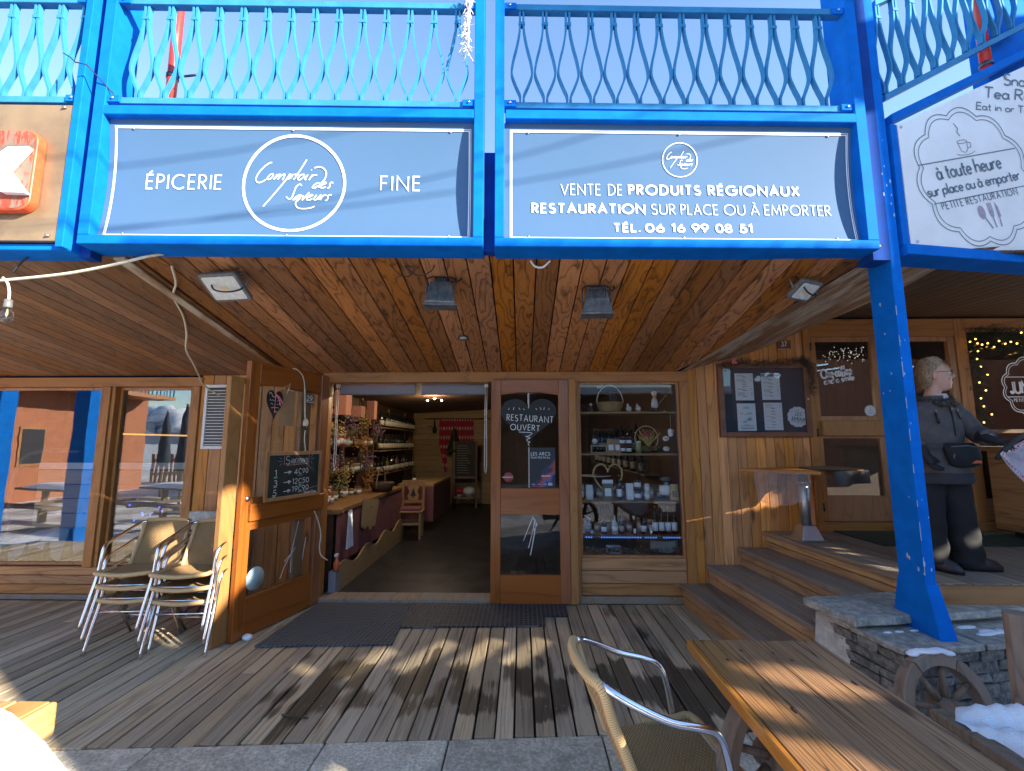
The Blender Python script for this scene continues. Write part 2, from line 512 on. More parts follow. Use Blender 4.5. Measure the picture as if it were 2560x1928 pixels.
def deck_wet(g, sp, rnd, n2, off):
    """damp patches soaked along single boards"""
    x, y = sp.outputs[0], sp.outputs[1]
    k = g.math('FRACT', g.math('MULTIPLY', rnd, 23.7))
    v = g.vec(g.math('MULTIPLY', x, 1.2), g.math('MULTIPLY', y, .9), off)
    n = g.noise(v, 2.1, 2, .5)
    ny = g.noise(g.vec(g.math('MULTIPLY', x, 42), g.math('MULTIPLY', y, .6), off), 1.0, 2, .6)
    # a puddle zone in front of the door, 2.85..3.45 m out
    zone = g.math('MULTIPLY', g.step(y, 2.66, 3.02), g.math('SUBTRACT', 1.0, g.step(y, 3.22, 4.0)))
    zx = g.math('MULTIPLY', g.step(x, -2.3, -1.1), g.math('SUBTRACT', 1.0, g.step(x, 1.2, 2.0)))
    base = g.math('ADD', g.math('MULTIPLY', g.math('MULTIPLY', zone, zx), .42), g.math('MULTIPLY', k, .36))
    base = g.math('ADD', base, g.math('MULTIPLY', g.math('SUBTRACT', n, .5), 1.15))
    base = g.math('ADD', base, g.math('MULTIPLY', g.math('SUBTRACT', ny, .5), .30))
    return g.step(base, .44, .54)

M = {}
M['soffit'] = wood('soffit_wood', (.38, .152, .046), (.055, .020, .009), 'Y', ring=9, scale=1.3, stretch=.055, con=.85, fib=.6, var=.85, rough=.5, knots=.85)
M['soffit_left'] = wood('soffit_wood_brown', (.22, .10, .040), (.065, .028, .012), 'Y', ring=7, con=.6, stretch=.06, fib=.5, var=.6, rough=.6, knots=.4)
M['soffit_weathered'] = wood('soffit_wood_weathered', (.30, .15, .065), (.10, .05, .026), 'Y', ring=8, con=.7, var=.4, grey=(.46, .38, .28), greyamt=1.0, knots=.5)
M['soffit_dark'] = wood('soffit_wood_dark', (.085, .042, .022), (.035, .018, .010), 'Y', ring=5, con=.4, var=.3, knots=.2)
M['frame'] = wood('honey_frame_wood', (.44, .20, .068), (.20, .082, .027), 'Z', ring=6, con=.5, var=.2, rough=.45, knots=.6)
M['frame_x'] = wood('honey_beam_wood', (.43, .195, .066), (.19, .078, .025), 'X', ring=6, con=.5, var=.2, rough=.45, knots=.6)
M['raw'] = wood('raw_pine_edge', (.40, .20, .075), (.25, .11, .038), 'Z', ring=7, con=.5, var=.2, rough=.6, knots=.5)
M['wall'] = wood('wall_plank_wood', (.66, .285, .075), (.26, .10, .024), 'Z', ring=7, con=.6, stretch=.09, fib=.45, var=.5, rough=.6, knots=.8)
M['wall_x'] = wood('cladding_board_wood', (.50, .25, .095), (.16, .066, .024), 'X', stretch=.09, fib=.45, ring=8, con=.65, var=.4, rough=.6, knots=.8)
M['door'] = wood('varnished_door_wood', (.34, .112, .030), (.15, .042, .012), 'Z', stretch=.06, ring=6, con=.55, var=.25, rough=.35, bump=.12, knots=.25, coat=.25)
M['door_x'] = wood('varnished_rail_wood', (.34, .112, .030), (.15, .042, .012), 'X', stretch=.06, ring=6, con=.55, var=.25, rough=.35, bump=.12, knots=.25, coat=.25)
M['deck'] = wood('deck_board_wood', (.47, .375, .24), (.14, .105, .064), 'Y', stretch=.05, ring=8, con=.55, var=.62, rough=.75, bump=.8, knots=.35, fib=.85, wet=deck_wet)
M['step'] = wood('step_wood', (.34, .25, .16), (.085, .058, .036), 'Y', stretch=.05, ring=8, con=.55, var=.5, rough=.65, bump=.5, knots=.5, grey=(.25, .225, .19), greyamt=.75, fib=.5)
M['riser'] = wood('riser_wood', (.50, .31, .14), (.13, .066, .028), 'Y', stretch=.07, ring=8, con=.55, var=.4, rough=.65, bump=.5, knots=.7, fib=.5)
M['table'] = wood('table_plank_wood', (.36, .18, .068), (.045, .020, .009), 'Y', ring=13, scale=2.0, con=.85, stretch=.035, var=.25, rough=.55, bump=.5, knots=.8, fib=.45, grey=(.26, .20, .155), greyamt=.10)
M['table_edge'] = wood('table_edge_wood', (.42, .18, .045), (.25, .085, .018), 'Y', ring=5, con=.4, rough=.4, coat=.2)
M['bench'] = wood('yellow_bench_wood', (.52, .33, .125), (.30, .155, .045), 'Y', ring=8, con=.6, var=.25, rough=.6, knots=.7)
M['old'] = wood('old_grey_wood', (.25, .165, .11), (.075, .048, .032), 'Z', ring=10, con=.6, var=.3, rough=.8, bump=.7, knots=.3, grey=(.27, .23, .19), greyamt=.5, fib=.6)
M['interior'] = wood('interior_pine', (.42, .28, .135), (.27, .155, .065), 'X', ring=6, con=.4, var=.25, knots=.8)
M['shelfwood'] = wood('shelf_wood', (.32, .175, .075), (.15, .075, .030), 'X', ring=6, con=.5, knots=.4)

def paint(name, col, rough=.68):
    g = G(name); co = g.obj()
    n = g.noise(co, 7, 4, .6)
    n2 = g.noise(co, 70, 3, .6)
    c = g.mix(g.step(n, .3, .75), tuple(x * .86 for x in col), tuple(min(1, x * 1.1) for x in col))
    chip = g.step(g.math('ADD', g.math('MULTIPLY', g.noise(co, 16, 5, .7), .8), g.math('MULTIPLY', n2, .22)), .715, .73)
    c = g.mix(g.math('MULTIPLY', chip, .5), c, (.40, .44, .50))
    v = g.vec(0, 0, 0)
    return g.pbr(c, g.math('ADD', rough - .08, g.math('MULTIPLY', n, .2)), 0, g.bump(n2, .06, .003), .04)
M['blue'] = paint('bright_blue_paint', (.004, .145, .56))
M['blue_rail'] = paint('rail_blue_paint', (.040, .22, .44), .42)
M['blue_shade'] = paint('blue_paint_in_shade', (.010, .055, .26))  # the bright blue again, with the shade of the recesses put into its colour
def banner():
    g = G('slate_blue_banner'); co = g.obj()
    n = g.noise(co, 1.6, 3, .5); n2 = g.noise(co, 240, 2, .5)
    c = g.mix(n, (.062, .128, .230), (.076, .149, .262))
    return g.pbr(c, .62, 0, g.bump(n2, .05, .002), .10)
M['banner'] = banner()
M['print_white'] = plain('white_print', (.80, .82, .84), .5, var=.03)
M['white_panel'] = plain('white_sign_panel', (.82, .82, .80), .35, var=.05, scale=3)
M['print_grey'] = plain('slate_grey_print', (.13, .17, .21), .5, var=.1)
M['print_mauve'] = plain('mauve_print', (.36, .30, .36), .5, var=.08)
M['brown_panel'] = plain('taupe_brown_sign_panel', (.20, .140, .078), .35, var=.22, scale=3)
def plaque():
    g = G('weathered_red_plaque'); co = g.obj(); sp = g.n('SeparateXYZ', {0: co})
    n = g.noise(g.vec(g.math('MULTIPLY', sp.outputs[0], 9), sp.outputs[1], g.math('MULTIPLY', sp.outputs[2], 1.4)), 7, 5, .7)
    n2 = g.noise(co, 5, 3, .6)
    z = g.step(g.math('ADD', n, g.math('MULTIPLY', g.math('SUBTRACT', n2, .5), .9)), .38, .58)
    c = g.mix(z, (.36, .045, .018), (.20, .16, .12))
    return g.pbr(c, .7, 0, g.bump(n, .4, .006))
M['plaque'] = plaque()
M['red_edge'] = plain('orange_red_paint', (.72, .10, .035), .45, var=.15)
M['red_pipe'] = plain('red_pipe_paint', (.62, .04, .03), .35, var=.1)
def metal(name, col, rough, sc=60):
    g = G(name); co = g.obj(); n = g.noise(co, sc, 4, .6)
    return g.pbr(g.mix(n, tuple(x * .82 for x in col), col), g.math('ADD', rough - .06, g.math('MULTIPLY', n, .14)), 1.0)
M['alu'] = metal('polished_aluminium', (.86, .86, .88), .17)
M['steel'] = metal('galvanised_steel', (.55, .57, .6), .38)
M['darkmetal'] = metal('dark_iron', (.12, .12, .13), .45)
M['brass'] = metal('brass', (.7, .5, .2), .3)
def wicker():
    g = G('woven_rattan'); co = g.n('TexCoord').outputs['UV']
    sp = g.n('SeparateXYZ', {0: co})
    u, v = sp.outputs[0], sp.outputs[1]
    row = g.math('FLOOR', v)
    wu = g.math('ABSOLUTE', g.math('SUBTRACT', g.math('FRACT', g.math('ADD', g.math('MULTIPLY', u, .5), g.math('MULTIPLY', row, .5))), .5))
    wv = g.math('ABSOLUTE', g.math('SUBTRACT', g.math('FRACT', v), .5))
    hgt = g.math('SUBTRACT', g.math('SUBTRACT', 1.0, g.math('MULTIPLY', wv, 1.3)), g.math('MULTIPLY', wu, .9))
    n = g.noise(co, .6, 2, .5)
    c = g.mix(g.step(hgt, .15, .62), (.075, .040, .016), (.66, .42, .19))
    c = g.mix(g.math('MULTIPLY', n, .3), c, (.22, .13, .06))
    return g.pbr(c, .45, 0, g.bump(hgt, .9, .006), .4)
M['wicker'] = wicker()
def wrapm():
    g = G('rattan_wrap'); co = g.n('TexCoord').outputs['UV']; sp = g.n('SeparateXYZ', {0: co})
    w = g.math('ABSOLUTE', g.math('SUBTRACT', g.math('FRACT', sp.outputs[0]), .5))
    c = g.mix(g.step(w, .30, .5), (.64, .42, .19), (.22, .13, .055))
    return g.pbr(c, .42, 0, g.bump(w, -.6, .005), .4)
M['wrap'] = wrapm()
def stone(name, c1, c2, scale=40, rough=.8, bump=.5, speck=True):
    g = G(name); co = g.obj(); rnd = g.rnd()
    o = g.n('VectorMath', {0: co}, operation='ADD'); g.set(o.inputs[1], g.vec(g.math('MULTIPLY', rnd, 9.0), 0, g.math('MULTIPLY', rnd, 5.0)))
    n = g.noise(o.outputs[0], scale, 6, .7); n2 = g.noise(o.outputs[0], scale * .12, 4, .6)
    c = g.mix(g.step(n, .35, .68), c1, c2)
    c = g.mix(g.math('MULTIPLY', g.step(n2, .4, .7), .5), c, tuple(x * .6 for x in c1))
    val = g.math('ADD', .78, g.math('MULTIPLY', rnd, .44))
    c = g.n('HueSaturation', {'Value': val, 'Color': c}).outputs[0]
    return g.pbr(c, rough, 0, g.bump(g.math('ADD', n, n2), bump, .01), .35)
M['granite'] = stone('granite_kerb', (.40, .36, .27), (.78, .72, .56), 60, .8, .5)
M['slate'] = stone('dry_slate_stone', (.11, .11, .102), (.31, .305, .275), 26, .8, .9)
M['flag'] = stone('flagstone_cap', (.27, .26, .22), (.56, .54, .46), 22, .7, .6)
M['greyslab'] = stone('pale_leaning_slab', (.34, .33, .29), (.52, .50, .45), 16, .8, .4)
def snowm():
    g = G('snow'); co = g.obj(); n = g.noise(co, 18, 5, .6); n2 = g.noise(co, 160, 3, .6)
    c = g.mix(n, (.80, .83, .88), (.92, .93, .95))
    return g.pbr(c, .6, 0, g.bump(g.math('ADD', n, g.math('MULTIPLY', n2, .4)), .5, .02), .3)
M['snow'] = snowm()
def glass(name, tint=(.9, .93, .95), ior=1.5, extra=.0, rough=0.0):
    g = G(name)
    bf = g.n('NewGeometry').outputs['Backfacing']
    fr = g.n('Fresnel', {'IOR': g.math('ADD', ior, g.math('MULTIPLY', bf, 1.0 / ior - ior))}).outputs[0]
    f = g.math('ADD', fr, extra, clamp=True)
    tr = g.n('BsdfTransparent', {'Color': tint}); gl = g.n('BsdfGlossy', {'Color': (1, 1, 1), 'Roughness': rough, 'Normal': g.bump(g.noise(g.obj(), 2.2, 2, .5), .06, .012)})
    mx = g.n('MixShader', {0: f, 1: tr.outputs[0], 2: gl.outputs[0]})
    g.t.links.new(mx.outputs[0], g.o.inputs[0])
    return g.m
M['glass'] = glass('window_glass', ior=1.36)
M['glass_mirror'] = glass('reflective_window_glass', (.85, .87, .87), 1.5, .09)
M['glass_cafe'] = glass('cafe_window_glass', (.85, .88, .9), 1.45, .03)
M['bottleglass'] = glass('clear_jar_glass', (.85, .9, .88), 1.5, .04)
M['darkbottle'] = plain('dark_wine_glass', (.010, .012, .010), .1, var=.2)
M['black'] = plain('black_plastic', (.018, .018, .02), .45, var=.3)
M['blackpaint'] = plain('dusty_black_housing', (.085, .087, .09), .55, var=.45, scale=18)
M['greyplastic'] = plain('grey_lamp_body', (.12, .12, .12), .45, var=.2)
M['lampglass'] = plain('frosted_lamp_face', (.60, .60, .55), .25, var=.06)
M['ledchip'] = plain('yellow_led_chip', (.72, .55, .25), .4, var=.05)
M['white'] = plain('white_plastic', (.72, .72, .70), .4, var=.06)
M['cable'] = plain('cream_cable', (.66, .60, .45), .5, var=.08)
M['paper'] = plain('white_paper', (.74, .74, .74), .8, var=.03)
M['ink'] = plain('grey_ink', (.14, .14, .16), .8)
M['kraft'] = plain('kraft_card', (.34, .21, .11), .8, var=.1, scale=12)
M['chalkboard'] = plain('chalkboard_green_black', (.018, .024, .022), .7, var=.4, scale=7)
M['chalkblack'] = plain('chalkboard_black', (.011, .011, .012), .6, var=.3, scale=7)
M['chalk'] = plain('white_chalk', (.74, .74, .72), .9, var=.2, scale=120)
M['chalk_green'] = plain('green_chalk', (.20, .62, .40), .9, var=.2, scale=120)
M['chalk_red'] = plain('salmon_chalk', (.68, .30, .22), .9, var=.2, scale=120)
M['chalk_blue'] = plain('blue_chalk', (.10, .26, .52), .9, var=.2, scale=120)
M['rubber'] = plain('black_rubber', (.024, .027, .032), .6, var=.35, scale=9)
M['boardblue'] = plain('menu_board_felt', (.030, .042, .062), .8, var=.15, scale=5)
M['redpaint'] = plain('brown_frame_stain', (.17, .072, .036), .5, var=.2, scale=9)
M['fir'] = plain('fir_green', (.020, .040, .022), .8, var=.6, scale=60)
M['dryfir'] = plain('dry_fir_brown', (.085, .060, .040), .9, var=.5, scale=60)
M['tin_red'] = plain('red_tinsel', (.42, .03, .05), .35, var=.4, scale=50)
M['pink'] = plain('pink_bow', (.75, .20, .24), .6)
M['turf'] = plain('artificial_grass', (.030, .050, .026), .95, var=.6, scale=160, bump=.8)
M['linoleum'] = plain('dark_shop_floor', (.020, .020, .024), .42, var=.3, scale=4)
M['blind'] = plain('grey_roller_blind', (.23, .23, .26), .7, var=.05)
M['clay'] = plain('terracotta_render', (.40, .15, .075), .85, var=.12, scale=4)
M['redwin'] = plain('shaded_window', (.05, .05, .06), .2)
def check(name, c1, c2, sc):
    g = G(name); co = g.obj()
    ch = g.n('TexChecker', {'Vector': co, 'Scale': sc, 'Color1': (*c1, 1), 'Color2': (*c2, 1)})
    n = g.noise(co, 9, 3, .6)
    return g.pbr(g.mix(g.math('MULTIPLY', n, .4), ch.outputs[0], tuple(x * .5 for x in c1)), .85)
M['redcloth'] = check('red_woven_cloth', (.17, .022, .034), (.27, .14, .14), 55)
M['redstripe'] = check('red_white_trim', (.45, .07, .08), (.70, .68, .68), 62)
def emit(name, col, st):
    g = G(name); e = g.n('Emission', {'Color': (*col, 1), 'Strength': st})
    g.t.links.new(e.outputs[0], g.o.inputs[0]); return g.m
M['led_blue'] = emit('blue_led', (.03, .22, 1.0), .55)
M['led_warm'] = emit('warm_fairy_light', (1.0, .55, .10), 1.6)
M['spot_on'] = emit('lit_spot_lamp', (1.0, .82, .55), 6.0)
M['tube_on'] = emit('orange_lit_tube', (1.0, .48, .10), .35)
M['lightbox'] = emit('lit_warm_counter', (1.0, .55, .12), .25)
def clear_plastic():
    g = G('clear_plastic_cover'); co = g.obj(); n = g.noise(co, 12, 3, .6)
    tr = g.n('BsdfTransparent', {'Color': (.92, .92, .94)})
    p = g.n('BsdfPrincipled', {'Base Color': (.42, .40, .38, 1), 'Roughness': .18, 'Normal': g.bump(n, .8, .02)})
    mx = g.n('MixShader', {0: .30, 1: tr.outputs[0], 2: p.outputs[0]})
    g.t.links.new(mx.outputs[0], g.o.inputs[0]); return g.m
M['plastic'] = clear_plastic()
# people
def skin():
    g = G('skin'); co = g.obj(); n = g.noise(co, 25, 3, .5)
    return g.pbr(g.mix(n, (.50, .27, .18), (.58, .34, .24)), .5, 0, None, .4, **{'Subsurface Weight': .1, 'Subsurface Radius': (.01, .004, .002), 'Subsurface Scale': .5})
M['skin'] = skin()
M['hair'] = plain('ash_blond_hair', (.30, .21, .115), .55, var=.5, scale=70, bump=.6)
M['jacket'] = plain('grey_jacket_fabric', (.082, .072, .068), .85, var=.2, scale=14, bump=.3)
M['jacket_dark'] = plain('charcoal_hem_fabric', (.030, .029, .030), .85, var=.2, scale=14)
M['trousers'] = plain('black_ski_trousers', (.009, .009, .010), .85, var=.3, scale=12, bump=.4)
M['fur'] = plain('dark_fur_trim', (.060, .052, .040), .95, var=.7, scale=90, bump=.9)
M['glove'] = plain('black_glove', (.012, .012, .013), .75, var=.3, scale=50)
M['scarf'] = plain('pale_pink_collar', (.52, .44, .46), .85)
M['logo_red'] = plain('orange_logo_patch', (.62, .13, .06), .5)
M['hemp'] = plain('frayed_white_rope', (.62, .60, .54), .8, var=.15)

# ================================================================ THE GROUND
F = 4.78                                   # the shop front stands 4.78 m out
def deck_edge(x): return 2.705 + .0625 * x
mb = MB(); mb.b2((-400, -400, -.5), (400, 2.2, -.06))
def ground_mat():
    g = G('trodden_snow'); co = g.obj(); n = g.noise(co, .8, 5, .6); n2 = g.noise(co, 14, 4, .6)
    c = g.mix(g.step(n, .4, .6), (.40, .40, .40), (.80, .81, .82))
    return g.pbr(c, .7, 0, g.bump(n2, .5, .03), .3)
struct(mb, 'ground', ground_mat())
mb = MB(); mb.b2((-60, 2.2, -.5), (60, 16, -.12)); struct(mb, 'foundation', M['granite'])

mb = MB()
x = -8.0
while x < 1.66:
    w = random.uniform(.096, .108)
    y0, y1 = deck_edge(x) + random.uniform(-.012, .012), F - .03
    cuts = [y0] + ([random.uniform(3.3, 4.3)] if random.random() < .25 else []) + [y1]
    for a, b in zip(cuts[:-1], cuts[1:]):
        z = random.uniform(-.003, .002)
        mb.hexa([(x, a, -.05), (x + w, a, -.05), (x + w, b - .004, -.05), (x, b - .004, -.05)],
                [(x, a, z), (x + w, a, z + random.uniform(-.002, .002)), (x + w, b - .004, z), (x, b - .004, z)])
    x += w + random.uniform(.008, .015)
struct(mb, 'terrace_deck', M['deck'], bevel=.003)
mb = MB(); mb.b2((-8.1, 2.25, -.115), (1.9, F, -.055)); struct(mb, 'deck_underside', M['black'])
# nail heads in the deck boards
mb = MB(); mb.smooth = True
for i in range(90):
    px = -3 + i * .0535 + random.uniform(-.012, .012)
    for yy in (2.98, 3.55, 4.2):
        if random.random() < .6: mb.ball((px, yy + random.uniform(-.02, .02), .001), (.0035, .0035, .002), 6, 4)
struct(mb, 'deck_nail_heads', M['steel'])

# granite kerb in front of the deck
mb = MB()
xs = [-4.6, -3.6, -2.75, -1.95, -1.06, -.40, .44, 1.25, 2.0]
for a, b in zip(xs[:-1], xs[1:]):
    g_ = .004
    mb.hexa([(a + g_, deck_edge(a) - .36, -.14), (b - g_, deck_edge(b) - .36, -.14), (b - g_, deck_edge(b) - .008, -.14), (a + g_, deck_edge(a) - .008, -.14)],
            [(a + g_, deck_edge(a) - .36, -.004), (b - g_, deck_edge(b) - .36, -.007), (b - g_, deck_edge(b) - .008, -.003), (a + g_, deck_edge(a) - .008, -.005)])
struct(mb, 'granite_kerb', M['granite'], bevel=.008, seg=2)

# steps up to the right hand terrace
NOSE = [(1.60, .20), (1.87, .38), (2.20, .55), (2.46, .71)]
mb = MB(); mr = MB()
for i, (nx, z) in enumerate(NOSE):
    x1 = NOSE[i + 1][0] + .03 if i < 3 else 2.72
    sl = -.065
    def X(xx, y): return xx + (F - y) * -sl
    zb = NOSE[i - 1][1] if i else 0.0
    ya, yb = 3.06, F - .004
    if i < 3:
        mid = nx + (x1 - nx) * .52
        bounds = [(nx - .025, mid - .003), (mid + .003, x1)]
    else: bounds = [(nx - .025, nx + .105), (nx + .111, x1)]
    for a, b in bounds:
        mb.hexa([(X(a, ya), ya, z - .04), (X(b, ya), ya, z - .04), (X(b, yb), yb, z - .04), (X(a, yb), yb, z - .04)],
                [(X(a, ya), ya, z), (X(b, ya), ya, z), (X(b, yb), yb, z), (X(a, yb), yb, z)])
    hz = (zb + z - .04) / 2
    for lo, hi in ((zb, hz - .003), (hz + .003, z - .042)):
        o = random.uniform(0, .006)
        mr.hexa([(X(nx + o, ya), ya, lo), (X(nx + .03, ya), ya, lo), (X(nx + .03, yb), yb, lo), (X(nx + o, yb), yb, lo)],
                [(X(nx + o, ya), ya, hi), (X(nx + .03, ya), ya, hi), (X(nx + .03, yb), yb, hi), (X(nx + o, yb), yb, hi)])
steps = thing('wooden_steps', 'four weathered wooden steps climbing from the lower deck to the right hand terrace', 'steps')
mb.obj('tread', M['step'], steps, bevel=.005)
mr.obj('riser', M['riser'], steps, bevel=.003)
mb = MB()
x = 2.735
while x < 7.4:
    w = random.uniform(.115, .125)
    mb.b2((x, 3.06, .66), (x + w, F - .004, .71 + random.uniform(-.003, .002))); x += w + .006
struct(mb, 'upper_terrace_deck', M['step'], bevel=.003)
mb = MB(); mb.b2((2.62, 3.035, .45), (7.4, 3.058, .703)); struct(mb, 'terrace_fascia', M['wall_x'])
mb = MB(); mb.b2((2.0, 3.07, -.1), (7.4, F - .01, .15)); struct(mb, 'terrace_substructure', M['black'])
mb = MB(); mb.b2((3.12, 4.10, .713), (6.5, 4.74, .722)); struct(mb, 'artificial_turf_mat', M['turf'])

# ================================================================ THE SHOP
shop = thing('shop_building', 'wooden grocery shop front with open doorway, left windows and display window under a plank soffit', 'shop')
# ---- soffit: sloping up from the lintel to the balcony
SL = .2175
def zs(y): return 2.335 + (F - y) * SL
def plank_soffit(mb, xa0, xb0, xa1, xb1, y0, y1, za, zb, th=.022):
    """one board from (xa0..xb0,y0) at the wall to (xa1..xb1,y1) at the front"""
    mb.hexa([(xa0, y0, za[0]), (xb0, y0, za[1]), (xb1, y1, zb[1]), (xa1, y1, zb[0])],
            [(xa0, y0, za[0] + th), (xb0, y0, za[1] + th), (xb1, y1, zb[1] + th), (xa1, y1, zb[0] + th)])
mb = MB()
def main_right(y): return 1.67 + (F - y) * .285
x = -2.47
i = 0
while x < 2.3:
    w = .1425
    o = random.uniform(0, .004)
    y0, y1 = F + .05, 2.70
    a, b = x, x + w
    if a > 1.66 - .07:
        y0 = min(y0, F - max(0, (b - 1.67)) / .285)
    if y0 > y1 + .02:
        ya = min(F + .05, F - max(0, (a - 1.67)) / .285) if a > 1.6 else y0
        mb.hexa([(a, ya, zs(ya) + o), (b, y0, zs(y0) + o), (b, y1, zs(y1) + o), (a, y1, zs(y1) + o)],
                [(a, ya, zs(ya) + .022), (b, y0, zs(y0) + .022), (b, y1, zs(y1) + .022), (a, y1, zs(y1) + .022)])
    x += w + .009
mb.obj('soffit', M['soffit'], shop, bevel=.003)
mb = MB()
for i in range(34):           # the left bay, boards laid a few degrees askew
    a = -2.485 - i * .142; b = a - .136
    y0, y1 = F + .02, 2.60
    k = .12
    mb.hexa([(b, y0, zs(y0) - .012), (a, y0, zs(y0) - .012), (a - (y0 - y1) * (k if i else -.004), y1, zs(y1) - .012), (b - (y0 - y1) * k, y1, zs(y1) - .012)],
            [(b, y0, zs(y0) + .01), (a, y0, zs(y0) + .01), (a - (y0 - y1) * (k if i else -.004), y1, zs(y1) + .01), (b - (y0 - y1) * k, y1, zs(y1) + .01)])
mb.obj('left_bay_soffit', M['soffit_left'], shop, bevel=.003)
mb = MB(); q0, q1 = F - .02, 2.70
mb.hexa([(-2.55, q0, zs(q0) - .03), (-2.49, q0, zs(q0) - .03), (-2.52, q1, zs(q1) - .03), (-2.60, q1, zs(q1) - .03)], [(-2.55, q0, zs(q0) - .013), (-2.49, q0, zs(q0) - .013), (-2.52, q1, zs(q1) - .013), (-2.60, q1, zs(q1) - .013)]); mb.obj('cover_lath', M['soffit_weathered'], shop, bevel=.003)
mb = MB()   # weathered facet that twists up to the next house
WALLZ = [(1.67, 2.335), (2.107, 2.455), (2.50, 2.56), (3.10, 2.83), (3.36, 2.925)]
def wz(x):
    for (a, za), (b, zb) in zip(WALLZ[:-1], WALLZ[1:]):
        if x <= b: return za + (zb - za) * (x - a) / (b - a)
    return WALLZ[-1][1]
NP = 9
for i in range(NP):
    t0, t1 = i / NP, (i + .965) / NP
    xa, xb = 1.67 + 1.69 * t0, 1.67 + 1.69 * t1
    fa, fb = 2.27 + .80 * t0, 2.27 + .80 * t1
    za, zb = zs(2.70) + .06 * t0 - .004, zs(2.70) + .06 * t1 - .004
    def P(u, s, xa=xa, xb=xb, fa=fa, fb=fb, za=za, zb=zb):
        xw = xa + (xb - xa) * u; xf = fa + (fb - fa) * u; zf = za + (zb - za) * u
        return (xw + (xf - xw) * s, F + .01 + (2.81 - F) * s, wz(xw) + (zf - wz(xw)) * s)
    mb.grid(P, 1, 8)
mb.obj('weathered_soffit_facet', M['soffit_weathered'], shop)
mb = MB(); mb.slab([(-8, 2.80), (1.9, 2.80), (2.0, 3.3), (7.5, 3.6), (7.5, 13), (-8, 13)], 2.98, 3.05)
mb.slab([(-8, F + .06), (1.75, F + .06), (1.75, F + .14), (-8, F + .14)], 2.32, 2.979)
mb.obj('terrace_roof', M['blue_shade'], shop)

# ---- lintel beam, posts, wall pieces
mb = MB()
mb.b2((-7.6, F - .015, 2.20), (-3.44, F + .09, 2.30))
mb.b2((-2.12, F - .02, 2.235), (1.76, F + .09, 2.345))
each(mb, 'lintel_beam', M['frame_x'], shop, bevel=.004)
mb = MB()
for a, b in ((-4.54, -4.44), (-3.555, -3.46), (-2.13, -2.055), (1.665, 1.755), (.57, .60)):
    mb.b2((a, F - .02, .0 if a > -3 else .32), (b, F + .09, 2.236 if a > -2.2 else 2.20))
mb.b2((-4.44, F + .0, .32), (-4.40, F + .11, 2.20))
each(mb, 'frame_post', M['frame'], shop, bevel=.004)
mb = MB()
x = -3.455
while x < -2.14:
    w = .128
    mb.b2((x, F + random.uniform(-.003, .003), 0.0), (min(x + w, -2.135), F + .04, 2.32)); x += w + .005
mb.obj('left_plank_wall', M['wall'], shop, bevel=.004)
mb = MB()
for z0, z1 in ((.055, .145), (.150, .235), (.240, .318)):
    mb.b2((-7.6, F - .005, z0), (-3.465, F + .05, z1))
mb.obj('window_base_cladding', M['wall_x'], shop, bevel=.006)
mb = MB()
for z0, z1 in ((.075, .185), (.190, .310), (.315, .435)):
    mb.b2((.602, F - .004, z0), (1.663, F + .05, z1))
mb.obj('display_base_cladding', M['wall_x'], shop, bevel=.007)
mb = MB(); mb.b2((.57, F - .03, -.0), (1.75, F + .05, .07)); mb.b2((-7.6, F - .02, 0), (-3.465, F + .05, .05))
mb.b2((-2.06, F - .055, 0), (.57, F + .16, .042))
mb.obj('threshold', M['step'], shop, bevel=.006)
def window(nm, x0, x1, z0, z1, y, gm, par, fr=.03, fm=None):
    m = MB()
    m.b2((x0, y - .02, z0), (x0 + fr, y + .03, z1)); m.b2((x1 - fr, y - .02, z0), (x1, y + .03, z1))
    m.b2((x0 + fr, y - .018, z0), (x1 - fr, y + .028, z0 + fr)); m.b2((x0 + fr, y - .018, z1 - fr), (x1 - fr, y + .028, z1))
    w = m.obj(nm, fm or M['frame'], par, bevel=.003)
    m = MB(); m.b2((x0 + fr - .003, y, z0 + fr - .003), (x1 - fr + .003, y + .006, z1 - fr + .003))
    m.obj('pane', gm, w)
    return w
window('window', -7.6, -4.545, .32, 2.198, F + .08, M['glass_mirror'], shop)
window('window', -4.398, -3.557, .32, 2.198, F + .08, M['glass_mirror'], shop)
window('display_window', .602, 1.663, .437, 2.233, F + .03, M['glass'], shop, .022)
mb = MB()
for zz in (1.925, 1.485, .995, .640): mb.b2((.63, F + .06, zz - .022), (1.66, F + .36, zz))
mb.b2((.63, F + .06, .42), (1.66, F + .36, .44))
each(mb, 'display_shelf', M['shelfwood'], shop)

# ---- inside the shop
mb = MB()
mb.b2((-2.95, F + .1, -.02), (1.9, 12.0, .012)); mb.obj('shop_floor', M['linoleum'], shop)
mb = MB()
z = 0.02
while z < 2.75:
    mb.b2((-2.9, 11.95 + random.uniform(-.002, .002), z), (-.80, 11.99, z + .135)); z += .138
mb.obj('back_wall', M['interior'], shop, bevel=.003)
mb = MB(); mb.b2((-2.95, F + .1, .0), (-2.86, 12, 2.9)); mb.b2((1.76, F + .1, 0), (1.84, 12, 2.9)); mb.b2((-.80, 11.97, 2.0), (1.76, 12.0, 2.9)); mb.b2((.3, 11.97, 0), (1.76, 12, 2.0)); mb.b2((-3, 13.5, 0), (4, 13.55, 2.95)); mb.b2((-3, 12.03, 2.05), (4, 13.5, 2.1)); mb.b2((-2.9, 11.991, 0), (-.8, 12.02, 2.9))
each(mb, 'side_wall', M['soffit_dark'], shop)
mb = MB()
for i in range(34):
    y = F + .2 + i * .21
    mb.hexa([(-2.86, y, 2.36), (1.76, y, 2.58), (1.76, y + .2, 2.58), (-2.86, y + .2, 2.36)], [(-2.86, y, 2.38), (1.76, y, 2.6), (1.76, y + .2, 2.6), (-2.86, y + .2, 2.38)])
mb.obj('shop_ceiling', M['soffit_dark'], shop)
